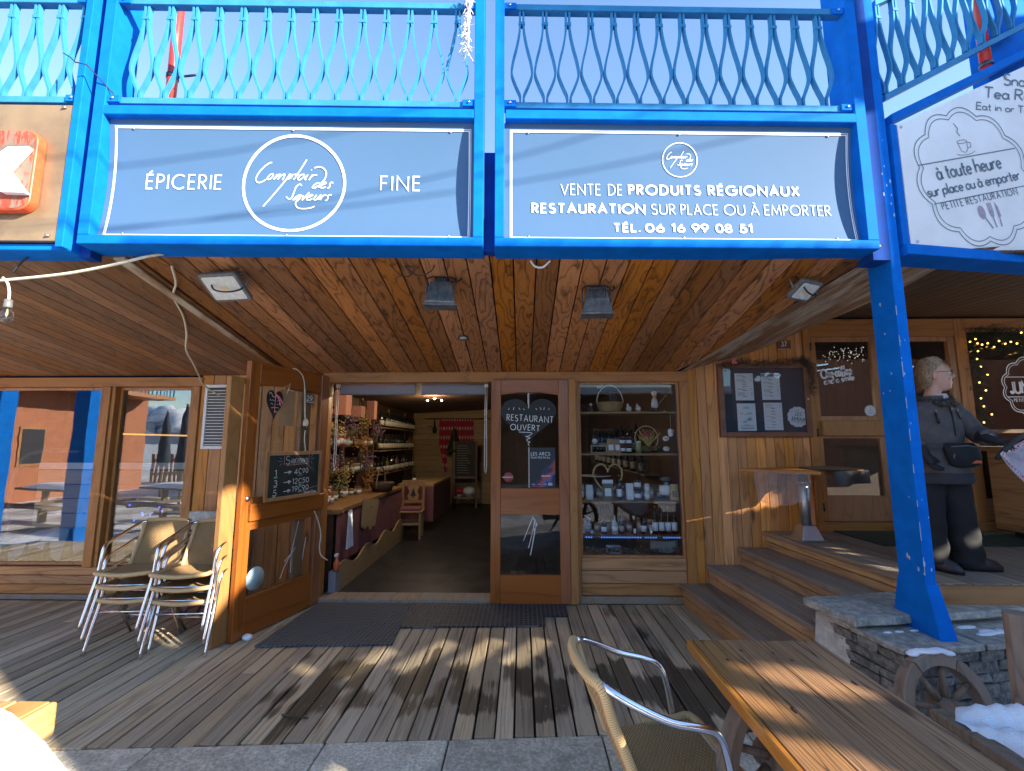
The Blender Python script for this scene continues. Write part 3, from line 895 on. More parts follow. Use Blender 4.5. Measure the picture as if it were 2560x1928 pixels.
mb = MB(); mb.b2((-7.6, 7.4, 0), (-2.96, 7.45, 2.6)); mb.b2((-7.65, F + .1, 0), (-7.6, 7.45, 2.6)); mb.b2((-7.6, F + .12, -.05), (-2.96, 7.4, .01)); mb.b2((-7.6, F + .15, 2.45), (-2.96, 7.4, 2.5))
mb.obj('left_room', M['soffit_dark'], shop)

# ---- door leaves
def leaf(nm, W, H, parent_, mv, mh, loc, rz, ledge=True, flip=False, up=(1.09, 2.085), low=(.255, .855), st=.10, glassm=None):
    d = bpy.data.objects.new(nm, None)
    t = .052
    m = MB()
    m.b2((0, -t / 2, 0), (st, t / 2, H)); m.b2((W - st, -t / 2, 0), (W, t / 2, H))
    dm = m.obj(nm, [mv, mh], parent_, bevel=.004, loc=loc, rot=(0, 0, rz))
    bpy.data.objects.remove(d)
    r = MB()
    r.b2((st, -t / 2 + .002, 0), (W - st, t / 2 - .002, low[0]))
    r.b2((st, -t / 2 + .002, low[1]), (W - st, t / 2 - .002, up[0]))
    r.b2((st, -t / 2 + .002, up[1] + .03), (W - st, t / 2 - .002, H))
    for zt, sg in ((up[1], 1), (low[1], 1), (up[0], -1), (low[0], -1)):         # bowed edges of the openings
        n = 10; pts = []
        for i in range(n + 1):
            u = i / n; pts.append((st + (W - 2 * st) * u, zt - sg * .0 + sg * .028 * sin(pi * u)))
        zz = zt + sg * .0305
        outl = pts + [(W - st, zz), (st, zz)]
        r.prism(outl, -t / 2 + .004, t / 2 - .004)
    each(r, 'door_rail', mh, dm, bevel=.003)
    if ledge:
        q = MB(); q.b2((.07, -t / 2 - .03, .93), (W - .02, -t / 2 + .001, 1.075)); q.obj('door_ledge', mh, dm, bevel=.006)
    for z0, z1 in (up, low):
        q = MB(); q.b2((st - .004, -.003, z0 - .03), (W - st + .004, .003, z1 + .03)); q.obj('pane', glassm or M['glass'], dm)
    return dm
# closed right leaf, its varnished face to the street
doorR = leaf('door', .80, 2.235, shop, M['door'], M['door_x'], (-.315, F - .06, .015), 0, ledge=False, low=(.27, .86), up=(1.12, 2.075))
doorR['label'] = 'closed varnished door leaf with heart board behind its upper pane'
mb = MB(); mb.b2((.488, F - .085, .012), (.568, F - .025, 2.262)); mb.obj('door_edge_strip', M['raw'], shop, bevel=.005)
# folded left leaf, swung out over the deck; its origin is the free end, x runs back to the hinge
LA = atan2(.965, .285); LDX, LDY = cos(LA), sin(LA)
LO = (-2.315 - .07 * LDX, 3.844 - .07 * LDY)
doorL = leaf('door', .975, 2.285, shop, M['door'], M['door_x'], (LO[0], LO[1], .012), LA, st=.105, up=(1.12, 2.075), low=(.315, .855))
doorL['label'] = 'open varnished door leaf folded out over the deck'
doorL2 = leaf('door', .94, 2.14, shop, M['raw'], M['raw'], (LO[0] - LDX * .125 - .062, LO[1] - LDY * .125 + .018, .012), LA + .01, ledge=False, st=.13)
doorL2['label'] = 'raw pine back leaf behind the varnished leaf'
mb = MB(); mb.lathe([(.021, -.040), (.021, -.028), (.012, -.026)], (.052, 0, 1.12), 14, axis='Y'); mb.obj('lock_cylinder', M['steel'], doorL)
# cracks in the struck panes
for dm, lines in ((doorL, [[(.67, .84), (.64, .72), (.61, .60), (.60, .55)], [(.60, .55), (.53, .46), (.48, .36)], [(.60, .55), (.52, .50)], [(.60, .55), (.65, .60)], [(.60, .55), (.605, .44), (.60, .38)], [(.78, .67), (.76, .57), (.745, .47)]]),
                  (doorR, [[(.42, .82), (.37, .70), (.33, .60)], [(.45, .81), (.42, .68), (.38, .53)], [(.46, .78), (.43, .62), (.40, .46)], [(.42, .84), (.47, .76), (.43, .70)]])):
    m = MB()
    for ln in lines:
        for ww in (0, .004): m.ribbon([(a + ww + random.uniform(-.002, .002), b) for a, b in ln], .0032, -.0045)
    m.obj('crack', M['print_white'], dm)
mb = MB(); mb.lathe([(.095, -.010), (.095, -.006)], (.205, 0, .44), 28, axis='Y'); mb.obj('round_white_sticker', plain('pale_blue_sticker', (.42, .58, .62), .5), doorL)
# vent
v = MB(); x0, x1, z0, z1 = -3.40, -3.135, 1.53, 2.215; y = F - .004
v.b2((x0, y - .018, z0), (x0 + .028, y, z1)); v.b2((x1 - .028, y - .018, z0), (x1, y, z1)); v.b2((x0 + .028, y - .017, z0), (x1 - .028, y, z0 + .03)); v.b2((x0 + .028, y - .017, z1 - .03), (x1 - .028, y, z1))
vent = v.obj('vent_grille', M['white'], shop)
v = MB(); n = 19
for i in range(n):
    zz = z0 + .045 + i * (z1 - z0 - .075) / n
    v.box(((x0 + x1) / 2, y - .008, zz), (x1 - x0 - .058, .014, .006), R=Matrix.Rotation(radians(38), 3, 'X'))
v.obj('louvre', M['white'], vent)
v = MB(); v.b2((x0 + .02, y - .003, z0 + .02), (x1 - .02, y + .001, z1 - .02)); v.obj('vent_backing', M['black'], vent)

# ================================================================ THE CAFE NEXT DOOR
cafe = thing('cafe_building', 'wooden cafe front beside the shop with glazed double doors and a large garlanded window', 'cafe')
mb = MB()
x = 1.757; k = 0
while x < 2.975:
    w = .092 + random.uniform(-.003, .004); x1 = min(x + w, 2.983)
    zt = wz(x) + .03
    zb = .0 if x < 1.62 else .19 if x < 1.86 else .37 if x < 2.19 else .54 if x < 2.45 else .70
    mb.hexa([(x, F + random.uniform(-.004, .003), zb), (x1, F, zb), (x1, F + .04, zb), (x, F + .04, zb)],
            [(x, F, zt), (x1, F, wz(x1) + .03), (x1, F + .04, wz(x1) + .03), (x, F + .04, zt)])
    x += w + .0045
mb.obj('plank_wall', M['wall'], cafe, bevel=.004)
mb = MB()
for a, b, zz in ((2.985, 3.058, 2.90), (3.76, 3.95, 2.90), (4.56, 4.68, 2.90)): mb.b2((a, F - .03, .80), (b, F + .06, zz))
each(mb, 'door_post', M['frame'], cafe, bevel=.005)
mb = MB()
mb.b2((3.059, F - .028, 2.71), (3.759, F + .055, 2.90)); mb.b2((3.951, F - .028, 2.71), (4.559, F + .055, 2.90)); mb.b2((4.681, F - .028, 2.80), (7.4, F + .055, 2.90))
mb.b2((2.985, F - .035, .70), (7.4, F + .05, .80))
each(mb, 'door_head', M['frame_x'], cafe, bevel=.005)
for a, b, nm in ((3.061, 3.757, 'cafe_door'), (3.953, 4.557, 'cafe_door')):
    m = MB()
    m.b2((a, F - .02, .81), (a + .05, F + .03, 2.708)); m.b2((b - .07, F - .02, .81), (b, F + .03, 2.708))
    m.b2((a + .05, F - .018, 2.66), (b - .07, F + .028, 2.708)); m.b2((a + .05, F - .018, 1.64), (b - .07, F + .028, 1.87)); m.b2((a + .05, F - .018, .81), (b - .07, F + .028, 1.06))
    d = m.obj(nm, M['frame'], cafe, bevel=.004)
    q = MB(); q.b2((a + .03, F - .065, 1.665), (b - .005, F - .0185, 1.82)); q.obj('door_ledge', M['raw'], d, bevel=.006)
    for z0, z1 in ((1.86, 2.67), (1.05, 1.65)):
        q = MB(); q.b2((a + .046, F + .003, z0), (b - .066, F + .009, z1)); q.obj('pane', M['glass_cafe'], d)
    q = MB()
    for zz in (.95, 1.7, 2.6): q.tube([(a - .008, F - .034, zz - .04), (a - .008, F - .034, zz + .04)], .009, 8)
    q.obj('hinge', M['darkmetal'], d)
window('cafe_window', 4.685, 7.4, 1.0, 2.798, F + .03, M['glass_cafe'], cafe, .03)
mb = MB(); mb.b2((4.685, F, .80), (7.4, F + .05, 1.0)); mb.obj('window_base_cladding', M['wall_x'], cafe)
mb = MB()
for i in range(46):       # soffit of the right bay
    a = 3.0 + i * .104; b = a + .098
    zA, zB = 2.925, 2.815
    dx = .22
    mb.hexa([(a, F + .02, zA), (b, F + .02, zA), (b - dx, 2.86, zB), (a - dx, 2.86, zB)], [(a, F + .02, zA + .02), (b, F + .02, zA + .02), (b - dx, 2.86, zB + .02), (a - dx, 2.86, zB + .02)])
mb.obj('soffit', M['soffit_dark'], cafe, bevel=.003)
mb = MB(); mb.b2((1.85, 8.0, .7), (7.4, 8.05, 3.0)); mb.b2((1.85, F + .08, .66), (7.4, 8, .70)); mb.b2((7.4, F, .6), (7.45, 8, 3.0)); mb.b2((1.85, F + .15, 2.93), (7.4, 8, 2.96))
each(mb, 'cafe_room', M['chalkblack'], cafe)
mb = MB()
for k in range(20): mb.b2((2.6 + k * .14, 6.6, .71), (2.736 + k * .14, 6.63, 2.93))
mb.obj('cafe_back_wall', M['soffit_dark'], cafe)
mb = MB(); mb.b2((3.1, 5.9, .71), (4.5, 6.3, 1.75)); mb.obj('cafe_counter', M['soffit_dark'], cafe)
mb = MB(); mb.b2((3.15, 6.55, 1.95), (3.6, 6.59, 2.3)); mb.obj('lit_back_bar', M['lightbox'], cafe)
mb = MB(); mb.slab([(2.5, F + .25), (5.5, F + .25), (5.5, F + 1.4), (2.5, F + 1.4)], 1.70, 1.74); mb.obj('window_counter', M['shelfwood'], cafe)

# ================================================================ BALCONY (its front is turned 2 degrees to the shop front)
BL, BA = (0, 2.585, 0), .037
balc = thing('balcony', 'bright blue steel balcony with wavy baluster railings above the shop front', 'balcony', BL, BA)
mb = MB()
for x0, x1 in ((-2.63, -.228), (-.160, 2.185)):
    mb.b2((x0 + .0, -.0, 2.765), (x1, .19, 2.822))                  # bottom beam
    mb.b2((x0 + .065, .0, 3.600), (x1 - .065, .10, 3.662))          # head beam
mb.b2((-3.9, .03, 2.735), (-2.70, .20, 2.775))
each(mb, 'sign_frame_beam', M['blue'], balc, bevel=.004)
mb = MB()
mb.b2((-2.63, .0005, 2.8225), (-2.562, .20, 5.3)); mb.b2((2.115, .0005, 2.8225), (2.1845, .20, 5.3))
mb.b2((-.290, .0005, 2.8225), (-.2285, .10, 5.3)); mb.b2((-.1595, .0005, 2.8225), (-.102, .10, 5.3))
mb.b2((-2.742, -.01, 2.74), (-2.696, .19, 5.3))
each(mb, 'post', M['blue'], balc, bevel=.003)
mb = MB()
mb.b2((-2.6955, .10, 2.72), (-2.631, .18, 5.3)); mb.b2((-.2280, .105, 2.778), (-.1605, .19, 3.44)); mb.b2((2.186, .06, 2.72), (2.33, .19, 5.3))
each(mb, 'filler_plate', M['blue_shade'], balc)  # plates tinted with the shade of the gaps beside the sign frames
PROF = [(.012, 3.735), (.0125, 3.79), (.040, 3.86), (.0655, 3.945), (.056, 4.035), (.032, 4.14), (.016, 4.235), (.0115, 4.305), (.0115, 4.392)]
def railing(par, xs, x0, x1, z0=3.70, nm='railing', slope=0.0, y=.045, ends=True, top=True):
    r = MB()
    def bar(za, zb):
        r.hexa([(x0, y - .02, za), (x1, y - .02, za + slope * (x1 - x0)), (x1, y + .03, za + slope * (x1 - x0)), (x0, y + .03, za)],
               [(x0, y - .02, zb), (x1, y - .02, zb + slope * (x1 - x0)), (x1, y + .03, zb + slope * (x1 - x0)), (x0, y + .03, zb)])
    bar(z0 - .008, z0 + .034)
    if top: bar(z0 + .690, z0 + .732)
    ro = r.obj(nm, M['blue_rail'], par, bevel=.002)
    if ends:
        e = MB()
        for xx, sg in ((x0, 1), (x1, -1)):
            for zz in (z0 - .004, z0 + .686):
                e.b2((xx, y - .034, zz - .004), (xx + sg * .075, y - .0205, zz + .040))
        each(e, 'end_bracket', M['blue'], ro, bevel=.002)
        e = MB()
        for xx, sg in ((x0, 1), (x1, -1)):
            for zz in (z0 - .004, z0 + .686): e.lathe([(.008, 0), (.008, .008)], (xx + sg * .035, y - .042, zz + .02), 8, axis='Y')
        each(e, 'bolt', M['steel'], ro)
    b0 = None
    for xx in xs:
        dz = z0 - 3.70 + slope * (xx - x0)
        if b0 is None:
            p = spline(PROF, 5); b = MB()
            for sg in (-1, 1): b.strap([(sg * q[0], 0, q[1] - 3.70) for q in p], .0125, .03)
            b.box((0, -.012, 4.30 - 3.70), (.042, .012, .02)); b.box((0, .012, 4.30 - 3.70), (.034, .012, .016))
            b0 = b.obj('baluster', M['blue_rail'], ro); o = b0
        else:
            o = b0.copy(); COL.objects.link(o); o.parent = ro
        o.location = (xx, y + .005, 3.70 + dz)
    return ro
railing(balc, [-2.40 + .1534 * i for i in range(14)], -2.5625, -.2895)
railing(balc, [.01 + .15 * i for i in range(14)], -.1025, 2.1155)
railing(balc, [-2.79 - .1525 * i for i in range(7)], -3.9, -2.7425)
# corner post down to the stone wall, and the stair side on the right
PR = (2.385, 2.745)
mb = MB()
px, py = 2.29, 2.735
mb.T = Matrix.Rotation(-BA, 4, 'Z') @ Matrix.Translation((-BL[0], -BL[1], 0))
mb.b2((px, py - .005, .78), (px + .062, py + .185, 5.3))
mb.hexa([(px - .006, py - .075, .50), (px + .090, py - .075, .50), (px + .090, py + .26, .50), (px - .006, py + .26, .50)],
        [(px - .004, py - .012, .80), (px + .066, py - .012, .80), (px + .066, py + .192, .80), (px - .004, py + .192, .80)])
cp = mb.obj('corner_post', M['blue'], balc, bevel=.004)
fl_ = MB(); fl_.T = mb.T; rp = random.Random(17)
for i in range(46):
    zz = rp.choice((rp.uniform(.52, .95), rp.uniform(.6, 2.6), rp.uniform(3.0, 3.6))); s_ = rp.uniform(.003, .010) * (1.4 if zz < 1 else 1)
    on = rp.random() < .6
    if zz < .80: continue
    if on: c_ = V3((px + .0622, 0, 0)); fl_.ball((px - .0004, py + rp.uniform(.0, .18), zz), (.0006, s_ * .7, s_ * 1.3), 6, 4)
    else: fl_.ball((px + rp.uniform(.0, .06), py - .0052, zz), (s_ * .6, .0006, s_ * 1.5), 6, 4)
for i in range(9): z_ = .85 + i * .19; fl_.b2((px - .0008, py - .0058, z_), (px + .0015, py - .0035, z_ + rp.uniform(.03, .12)))
fl_.obj('paint_flake', plain('bare_primer', (.42, .46, .52), .7), cp)
stair = thing('stair_side', 'blue sloping stair side with wavy balusters rising to the right of the corner post', 'stair railing', (PR[0], PR[1], 0), .2)
railing(stair, [.038 + .148 * i for i in range(9)], .014, 1.35, 3.838, 'railing', .589, .03, ends=False)
mb = MB()
sl = .552
mb.hexa([(.02, -.01, 3.655), (1.5, -.01, 3.655 + sl * 1.48), (1.5, .09, 3.655 + sl * 1.48), (.02, .09, 3.655)], [(.02, -.01, 3.715), (1.5, -.01, 3.715 + sl * 1.48), (1.5, .09, 3.715 + sl * 1.48), (.02, .09, 3.715)])
mb.hexa([(.0, -.03, 2.755), (1.7, -.03, 2.775), (1.7, .16, 2.775), (.0, .16, 2.755)], [(.0, -.03, 2.822), (1.7, -.03, 2.842), (1.7, .16, 2.842), (.0, .16, 2.822)])
mb.b2((-.004, -.012, 2.823), (.045, .10, 3.64))
mb.b2((1.06, .10, 4.2), (1.6, .2, 6.0))
mb.obj('stringer', M['blue'], stair, bevel=.003)

# ---- signs
def rec(x, z): return .046 + .034 * (1 - ((z - 3.19) / .40) ** 2)
def sign_root(nm, label, cat, xc, zc):
    r = thing(nm, label, cat, (BL[0] + xc * cos(BA), BL[1] + xc * sin(BA), zc), BA)
    return r, Matrix.Translation((-xc, 0, -zc))
def bow(mb, off):
    for p in mb.v: pass
def flat(T):
    m = MB(); m.T = None; return m
def finish(m, T, nm, mat_, par, off=.004, fn=rec):
    for p in m.v:
        p.y += fn(p.x, p.z) - off
    m.v = [T @ p for p in m.v]
    return m.obj(nm, mat_, par)
def rect(m, x0, x1, z0, z1, w):
    n = 12
    P = [(x0 + (x1 - x0) * i / n, z0) for i in range(n)] + [(x1, z0 + (z1 - z0) * i / n) for i in range(n)] + [(x1 + (x0 - x1) * i / n, z1) for i in range(n)] + [(x0, z1 + (z0 - z1) * i / n) for i in range(n)]
    m.ribbon(P, w, 0, closed=True)
SCRIPT = [  # hand lettering, traced as pen strokes; unit = circle radius
 "550,455 510,462 440,515 370,590 320,670 300,745 320,795 365,805 420,780 465,748", "575,650 530,665 490,715 487,745 520,745 560,715 580,670 568,648",
 "592,750 648,655", "612,725 665,668 692,658 690,680 656,752", "672,722 715,675 745,660 770,664 735,758", "855,645 790,755 455,1230", "800,735 845,680 880,660 892,680 860,722 800,745",
 "1122,400 985,640 915,752", "915,660 1000,655", "1085,655 1030,665 990,715 990,745 1030,745 1075,705 1090,665 1078,652", "1150,660 1105,720 1105,745 1132,740", "1198,574 1212,578",
 "1225,660 1170,752", "1190,715 1245,668 1300,665", "1250,540 1330,520 1400,545 1445,600 1450,670 1420,750 1370,810 1350,850 1355,882", "1345,800 1290,815 1240,870 1240,895 1275,890 1330,850 1340,885",
 "1372,845 1440,815 1455,795 1430,793 1380,840 1370,880 1400,890 1450,870", "1572,800 1545,790 1515,820 1520,850 1500,890 1475,890",
 "1058,855 1035,830 1000,840 965,880 940,960 915,1050 885,1090 850,1085 815,1050", "1060,1020 1010,1030 945,1090 935,1105 980,1090 1050,1030 1040,1080 985,1140 980,1190 1010,1240 1070,1262 1160,1262 1240,1245 1290,1220",
 "1085,1030 1096,1060 1085,1105 1130,1045 1190,970", "1165,1065 1230,1035 1245,1015 1215,1015 1165,1065 1155,1100 1190,1110 1245,1085", "1310,1015 1275,1075 1285,1105 1320,1090 1375,1020 1352,1090 1362,1100", "1405,1020 1378,1105", "1388,1075 1430,1022 1472,1020", "1557,1020 1525,1010 1495,1040 1500,1070 1480,1110 1455,1110"]
def emblem(m, cx, cz, R_, w):
    for s in SCRIPT:
        pts = [tuple(map(float, q.split(','))) for q in s.split()]
        pts = [(cx + (x - 932) / 845 * R_, cz + (832 - y) / 845 * R_) for x, y in pts]
        m.ribbon(spline(pts, 5), w, 0)
def ring(m, cx, cz, r, w, n=72):
    m.ribbon([(cx + r * cos(2 * pi * i / n), cz + r * sin(2 * pi * i / n)) for i in range(n)], w, 0, closed=True)
def sign(nm, label, x0, x1, body):
    xc = (x0 + x1) / 2
    r, T = sign_root(nm, label, 'sign', xc, 2.823)
    p = MB(); p.grid(lambda u, v: (x0 + (x1 - x0) * u, 0, 2.8225 + .777 * v), 24, 16)
    finish(p, T, 'banner', M['banner'], r, 0.0)
    b = MB(); b_x0, b_x1 = x0 + .037, x1 - .022
    rect(b, b_x0, b_x1, 2.836, 3.556, .0035); rect(b, b_x0 + .010, b_x1 - .010, 2.846, 3.546, .0065)
    finish(b, T, 'border_line', M['print_white'], r)
    body(r, T)
    s = MB(); s.smooth = True
    for xx in (x0 + .15, xc, x1 - .15):
        for zz in (2.853, 3.540): s.ball((xx, -.004, zz), (.0075, .005, .0075), 8, 5)
    [finish(q, T, 'screw', M['steel'], r, 0) for q in islands(s)]
def body_left(r, T):
    t = MB(); letters(t, 'ÉPICERIE', -2.318, -1.860, 3.158, 3.250, .0095, track=.30); letters(t, 'FINE', -.872, -.630, 3.161, 3.253, .0095, track=.34)
    finish(t, T, 'lettering', M['print_white'], r)
    e = MB(); cx, cz = -1.410, 3.194
    ring(e, cx, cz, .3085, .0095); ring(e, cx, cz, .3195, .0035); emblem(e, cx, cz, .318, .0075)
    finish(e, T, 'emblem', M['print_white'], r)
def body_right(r, T):
    t = MB(); thin, bold = .0058, .0128
    L = lambda s, a, b, z0, z1, w, k=.26: letters(t, s, a + w / 2, b - w / 2, z0 + (w / 2 if w > .01 else 0), z1 - (w / 2 if w > .01 else 0), w, track=k)
    L('VENTE', .253, .505, 3.142, 3.212, thin); L('DE', .552, .641, 3.142, 3.212, thin, .3)
    L('PRODUITS', .678, 1.140, 3.142, 3.214, bold, .36); L('RÉGIONAUX', 1.184, 1.769, 3.142, 3.214, bold, .36)
    L('RESTAURATION', .068, .782, 3.012, 3.084, bold, .34); L('SUR', .819, .972, 3.013, 3.081, thin); L('PLACE', 1.004, 1.240, 3.013, 3.081, thin); L('OU', 1.277, 1.411, 3.013, 3.081, thin)
    L('À', 1.445, 1.501, 3.013, 3.081, thin); L('EMPORTER', 1.533, 1.955, 3.013, 3.081, thin)
    L('TÉL.', .573, .747, 2.886, 2.950, bold, .36)
    for s, a, b in (('06', .771, .894), ('16', .932, 1.022), ('99', 1.062, 1.170), ('08', 1.210, 1.316), ('51', 1.360, 1.448)): L(s, a, b, 2.886, 2.950, bold, .26)
    finish(t, T, 'lettering', M['print_white'], r)
    e = MB(); cx, cz = 1.013, 3.378
    ring(e, cx, cz, .1105, .005, 56); emblem(e, cx, cz, .112, .0032)
    finish(e, T, 'emblem', M['print_white'], r)
sign('shop_sign', 'slate blue banner sign reading épicerie fine round a large circled script emblem', -2.561, -.2905, body_left)
sign('shop_sign', 'slate blue banner sign listing regional products, takeaway and the telephone number', -.1015, 2.1145, body_right)

# brown sign with the red plaque, far left
r, T = sign_root('shop_sign', 'taupe brown sign with a weathered red plaque carrying a white letter K', 'sign', -3.3, 2.78)
z0_ = lambda x, z: .0
p = MB(); p.b2((-3.9, .0, 2.780), (-2.745, .028, 3.655)); p.v = [T @ q for q in p.v]; p.obj('panel', M['brown_panel'], r, bevel=.002)
def rrect(x0, x1, z0, z1, q):
    return arc(x1 - q, z1 - q, q, q, 0, 90, 6) + arc(x0 + q, z1 - q, q, q, 90, 180, 6) + arc(x0 + q, z0 + q, q, q, 180, 270, 6) + arc(x1 - q, z0 + q, q, q, 270, 360, 6)
p = MB(); p.prism(rrect(-3.70, -2.872, 2.945, 3.445, .07), -.055, -.001); p.v = [T @ q for q in p.v]
pl = p.obj('plaque', M['red_edge'], r, bevel=.004)
p = MB(); p.prism(rrect(-3.70, -2.885, 2.952, 3.438, .066), -.0585, -.0552); p.v = [T @ q for q in p.v]; p.obj('plaque_face', M['plaque'], r)
KS = lambda P, k: [(a * k, 1.6 + (b - 1.6) * k) for a, b in P]
p = MB(); p.prism(KS([(-3.34, 3.38), (-3.24, 3.38), (-3.24, 3.27), (-3.115, 3.378), (-2.990, 3.383), (-3.098, 3.233), (-2.973, 3.082), (-3.115, 3.085), (-3.24, 3.20), (-3.24, 3.085), (-3.34, 3.085)], .963), -.095, -.0588)
p.v = [T @ q for q in p.v]; p.obj('letter', M['white_panel'], r, bevel=.003)
p = MB()
for xx, zz in ((-2.79, 3.635), (-2.79, 2.81), (-3.5, 3.62)): p.tube([(xx - .012, -.012, zz), (xx + .004, -.004, zz)], .007, 6)
p.v = [T @ q for q in p.v]; p.obj('bolt', M['steel'], r)

# white sign with the scalloped badge on the stair side
r = thing('cafe_sign', 'white cafe sign with a grey scalloped badge, cup and cutlery, cut along the stair slope', 'sign', (PR[0], PR[1], 2.83), .2)
T = Matrix.Translation((0, 0, -2.83))
zero = lambda x, z: -.014
p = MB(); p.prism([(.05, 2.828), (1.62, 2.848), (1.62, 4.46), (.05, 3.640)], -.012, .010); p.v = [T @ q for q in p.v]; p.obj('panel', M['white_panel'], r)
BC, TL = (.632, 3.345), .262
ct, st_ = cos(TL), sin(TL)
def bt(a, b): return (BC[0] + a * ct - b * st_, BC[1] + a * st_ + b * ct)
def scallop(R0, amp, n=11, k=10):
    return [bt((R0 + amp * abs(sin(n * t / 2))) * cos(t), (R0 + amp * abs(sin(n * t / 2))) * sin(t)) for t in [2 * pi * i / (n * k) for i in range(n * k)]]
b = MB()
b.ribbon(scallop(.448, .045), .0065, closed=True); b.ribbon(scallop(.417, .043), .0055, closed=True)
b.ribbon([bt(-.430, .142), bt(.425, .142)], .0075); b.ribbon([bt(-.415, -.128), bt(.410, -.128)], .0065)
letters(b, 'à toute heure', *(.322, .885), 3.288, 3.385, .0145, track=.12, slant=.06, space=.3, tilt=TL)
letters(b, 'sur place ou à emporter', .230, 1.040, 3.158, 3.228, .0115, track=.10, slant=.06, space=.3, tilt=TL)
letters(b, 'PETITE RESTAURATION', .330, .995, 3.082, 3.128, .007, track=.34, space=.4, tilt=TL)
letters(b, 'Snacks', .990, 1.36, 4.066, 4.150, .013, track=.10, slant=.2, tilt=.08)
letters(b, 'Tea Room', .800, 1.40, 3.942, 4.022, .013, track=.12, slant=.2, space=.3, tilt=.08)
letters(b, 'Eat in or Take away', .720, 1.52, 3.842, 3.895, .009, track=.12, slant=.15, space=.3, tilt=.07)
q = arc(.048, .250, .042, .012, 0, 360, 16)[:-1]
cupx = lambda P: [bt(a - .06, b_) for a, b_ in P]
b.ribbon(cupx(q), .004, closed=True); b.ribbon(cupx([(.007, .248), (.02, .185), (.05, .172), (.075, .19), (.089, .248)]), .004); b.ribbon(cupx([(.088, .24), (.115, .235), (.11, .205), (.08, .2)]), .005)
b.ribbon(cupx(arc(.05, .178, .082, .022, 200, 350, 12)), .004); b.ribbon(cupx([(.05, .29), (.035, .32), (.052, .345), (.03, .385)]), .006)
finish(b, T, 'badge_print', M['print_grey'], r, 0, zero)
b = MB()
def fill(P): b.add([(q[0], 0, q[1]) for q in P], [list(range(len(P)))])
c2 = lambda P: [bt(a, b_) for a, b_ in P]
fill(c2(arc(-.055, -.245, .030, .048, 0, 360, 16)[:-1])); b.ribbon(c2([(-.04, -.285), (-.005, -.365)]), .012)
for k in range(4): b.ribbon(c2([(.008 + k * .011, -.19), (.010 + k * .011, -.255)]), .006)
fill(c2([(.004, -.25), (.046, -.25), (.040, -.285), (.026, -.30), (.012, -.285)])); b.ribbon(c2([(.026, -.295), (.028, -.365)]), .012)
fill(c2([(.075, -.19), (.094, -.23), (.096, -.30), (.070, -.30)])); b.ribbon(c2([(.080, -.30), (.072, -.365)]), .012)
finish(b, T, 'cutlery_print', M['print_mauve'], r, 0, zero)
b = MB(); b.smooth = True
for xx, zz in ((.075, 3.625), (.10, 2.85), (1.02, 4.125)): b.ball((xx, 0, zz), (.009, .007, .009), 8, 5)
finish(b, T, 'screw', M['steel'], r, 0, zero)

# red down pipes
def pipe(label, x, y, z0, z1, r_=.033):
    t = thing('down_pipe', label, 'pipe', (x, y, z0))
    m = MB(); m.tube([(0, 0, 0), (0, 0, z1 - z0)], r_, 14); m.obj('pipe', M['red_pipe'], t)
    m = MB(); m.lathe([(r_ + .006, -.015), (r_ + .006, .015)], (0, 0, .62), 14); m.lathe([(r_ + .006, -.015), (r_ + .006, .015)], (0, 0, .05), 14); m.tube([(r_, 0, .62), (r_ + .17, -.04, .60)], .008, 6); each(m, 'pipe_clip', M['darkmetal'], t)
pipe('red down pipe behind the left bay of balusters', -2.47, 2.86, 3.55, 5.4)
pipe('red down pipe at the top of the stair side', 3.36, 3.02, 4.25, 5.6)

# frayed light garland at the centre post, wire at the left post
t = thing('frayed_garland', 'frayed white light garland hanging down the centre balcony post', 'garland', (-.33, 2.55, 4.0))
m = MB(); rnd = random.Random(3)
for i in range(150):
    z = .02 + .46 * rnd.random(); sp = .018 + .03 * (1 - z / .48)
    a = V3((rnd.uniform(-.02, .02) - .02 * (1 - z / .48), rnd.uniform(-.02, .02), z)); d = V3((rnd.uniform(-1, 1) * sp, rnd.uniform(-1, 1) * sp, -rnd.uniform(.02, .055)))
    m.tube([a, a + d * .6, a + d + V3((rnd.uniform(-.006, .006), 0, 0))], .0022, 4)
m.obj('fringe', M['hemp'], t)
m = MB(); m.tube([(0, 0, 0.06), (.005, 0, .3), (.01, 0, .9)], .006, 6); m.obj('cord', M['white'], t)
t = thing('loose_wire', 'stiff dark wire end sticking out across the left corner post', 'wire', (-2.62, 2.45, 3.85))
m = MB(); m.tube([(-.16, -.03, .10), (-.09, -.05, .05), (-.06, -.05, .02), (-.02, -.02, .03), (.08, .06, -.09), (.17, .12, -.20)], .004, 6); m.obj('wire', M['black'], t)

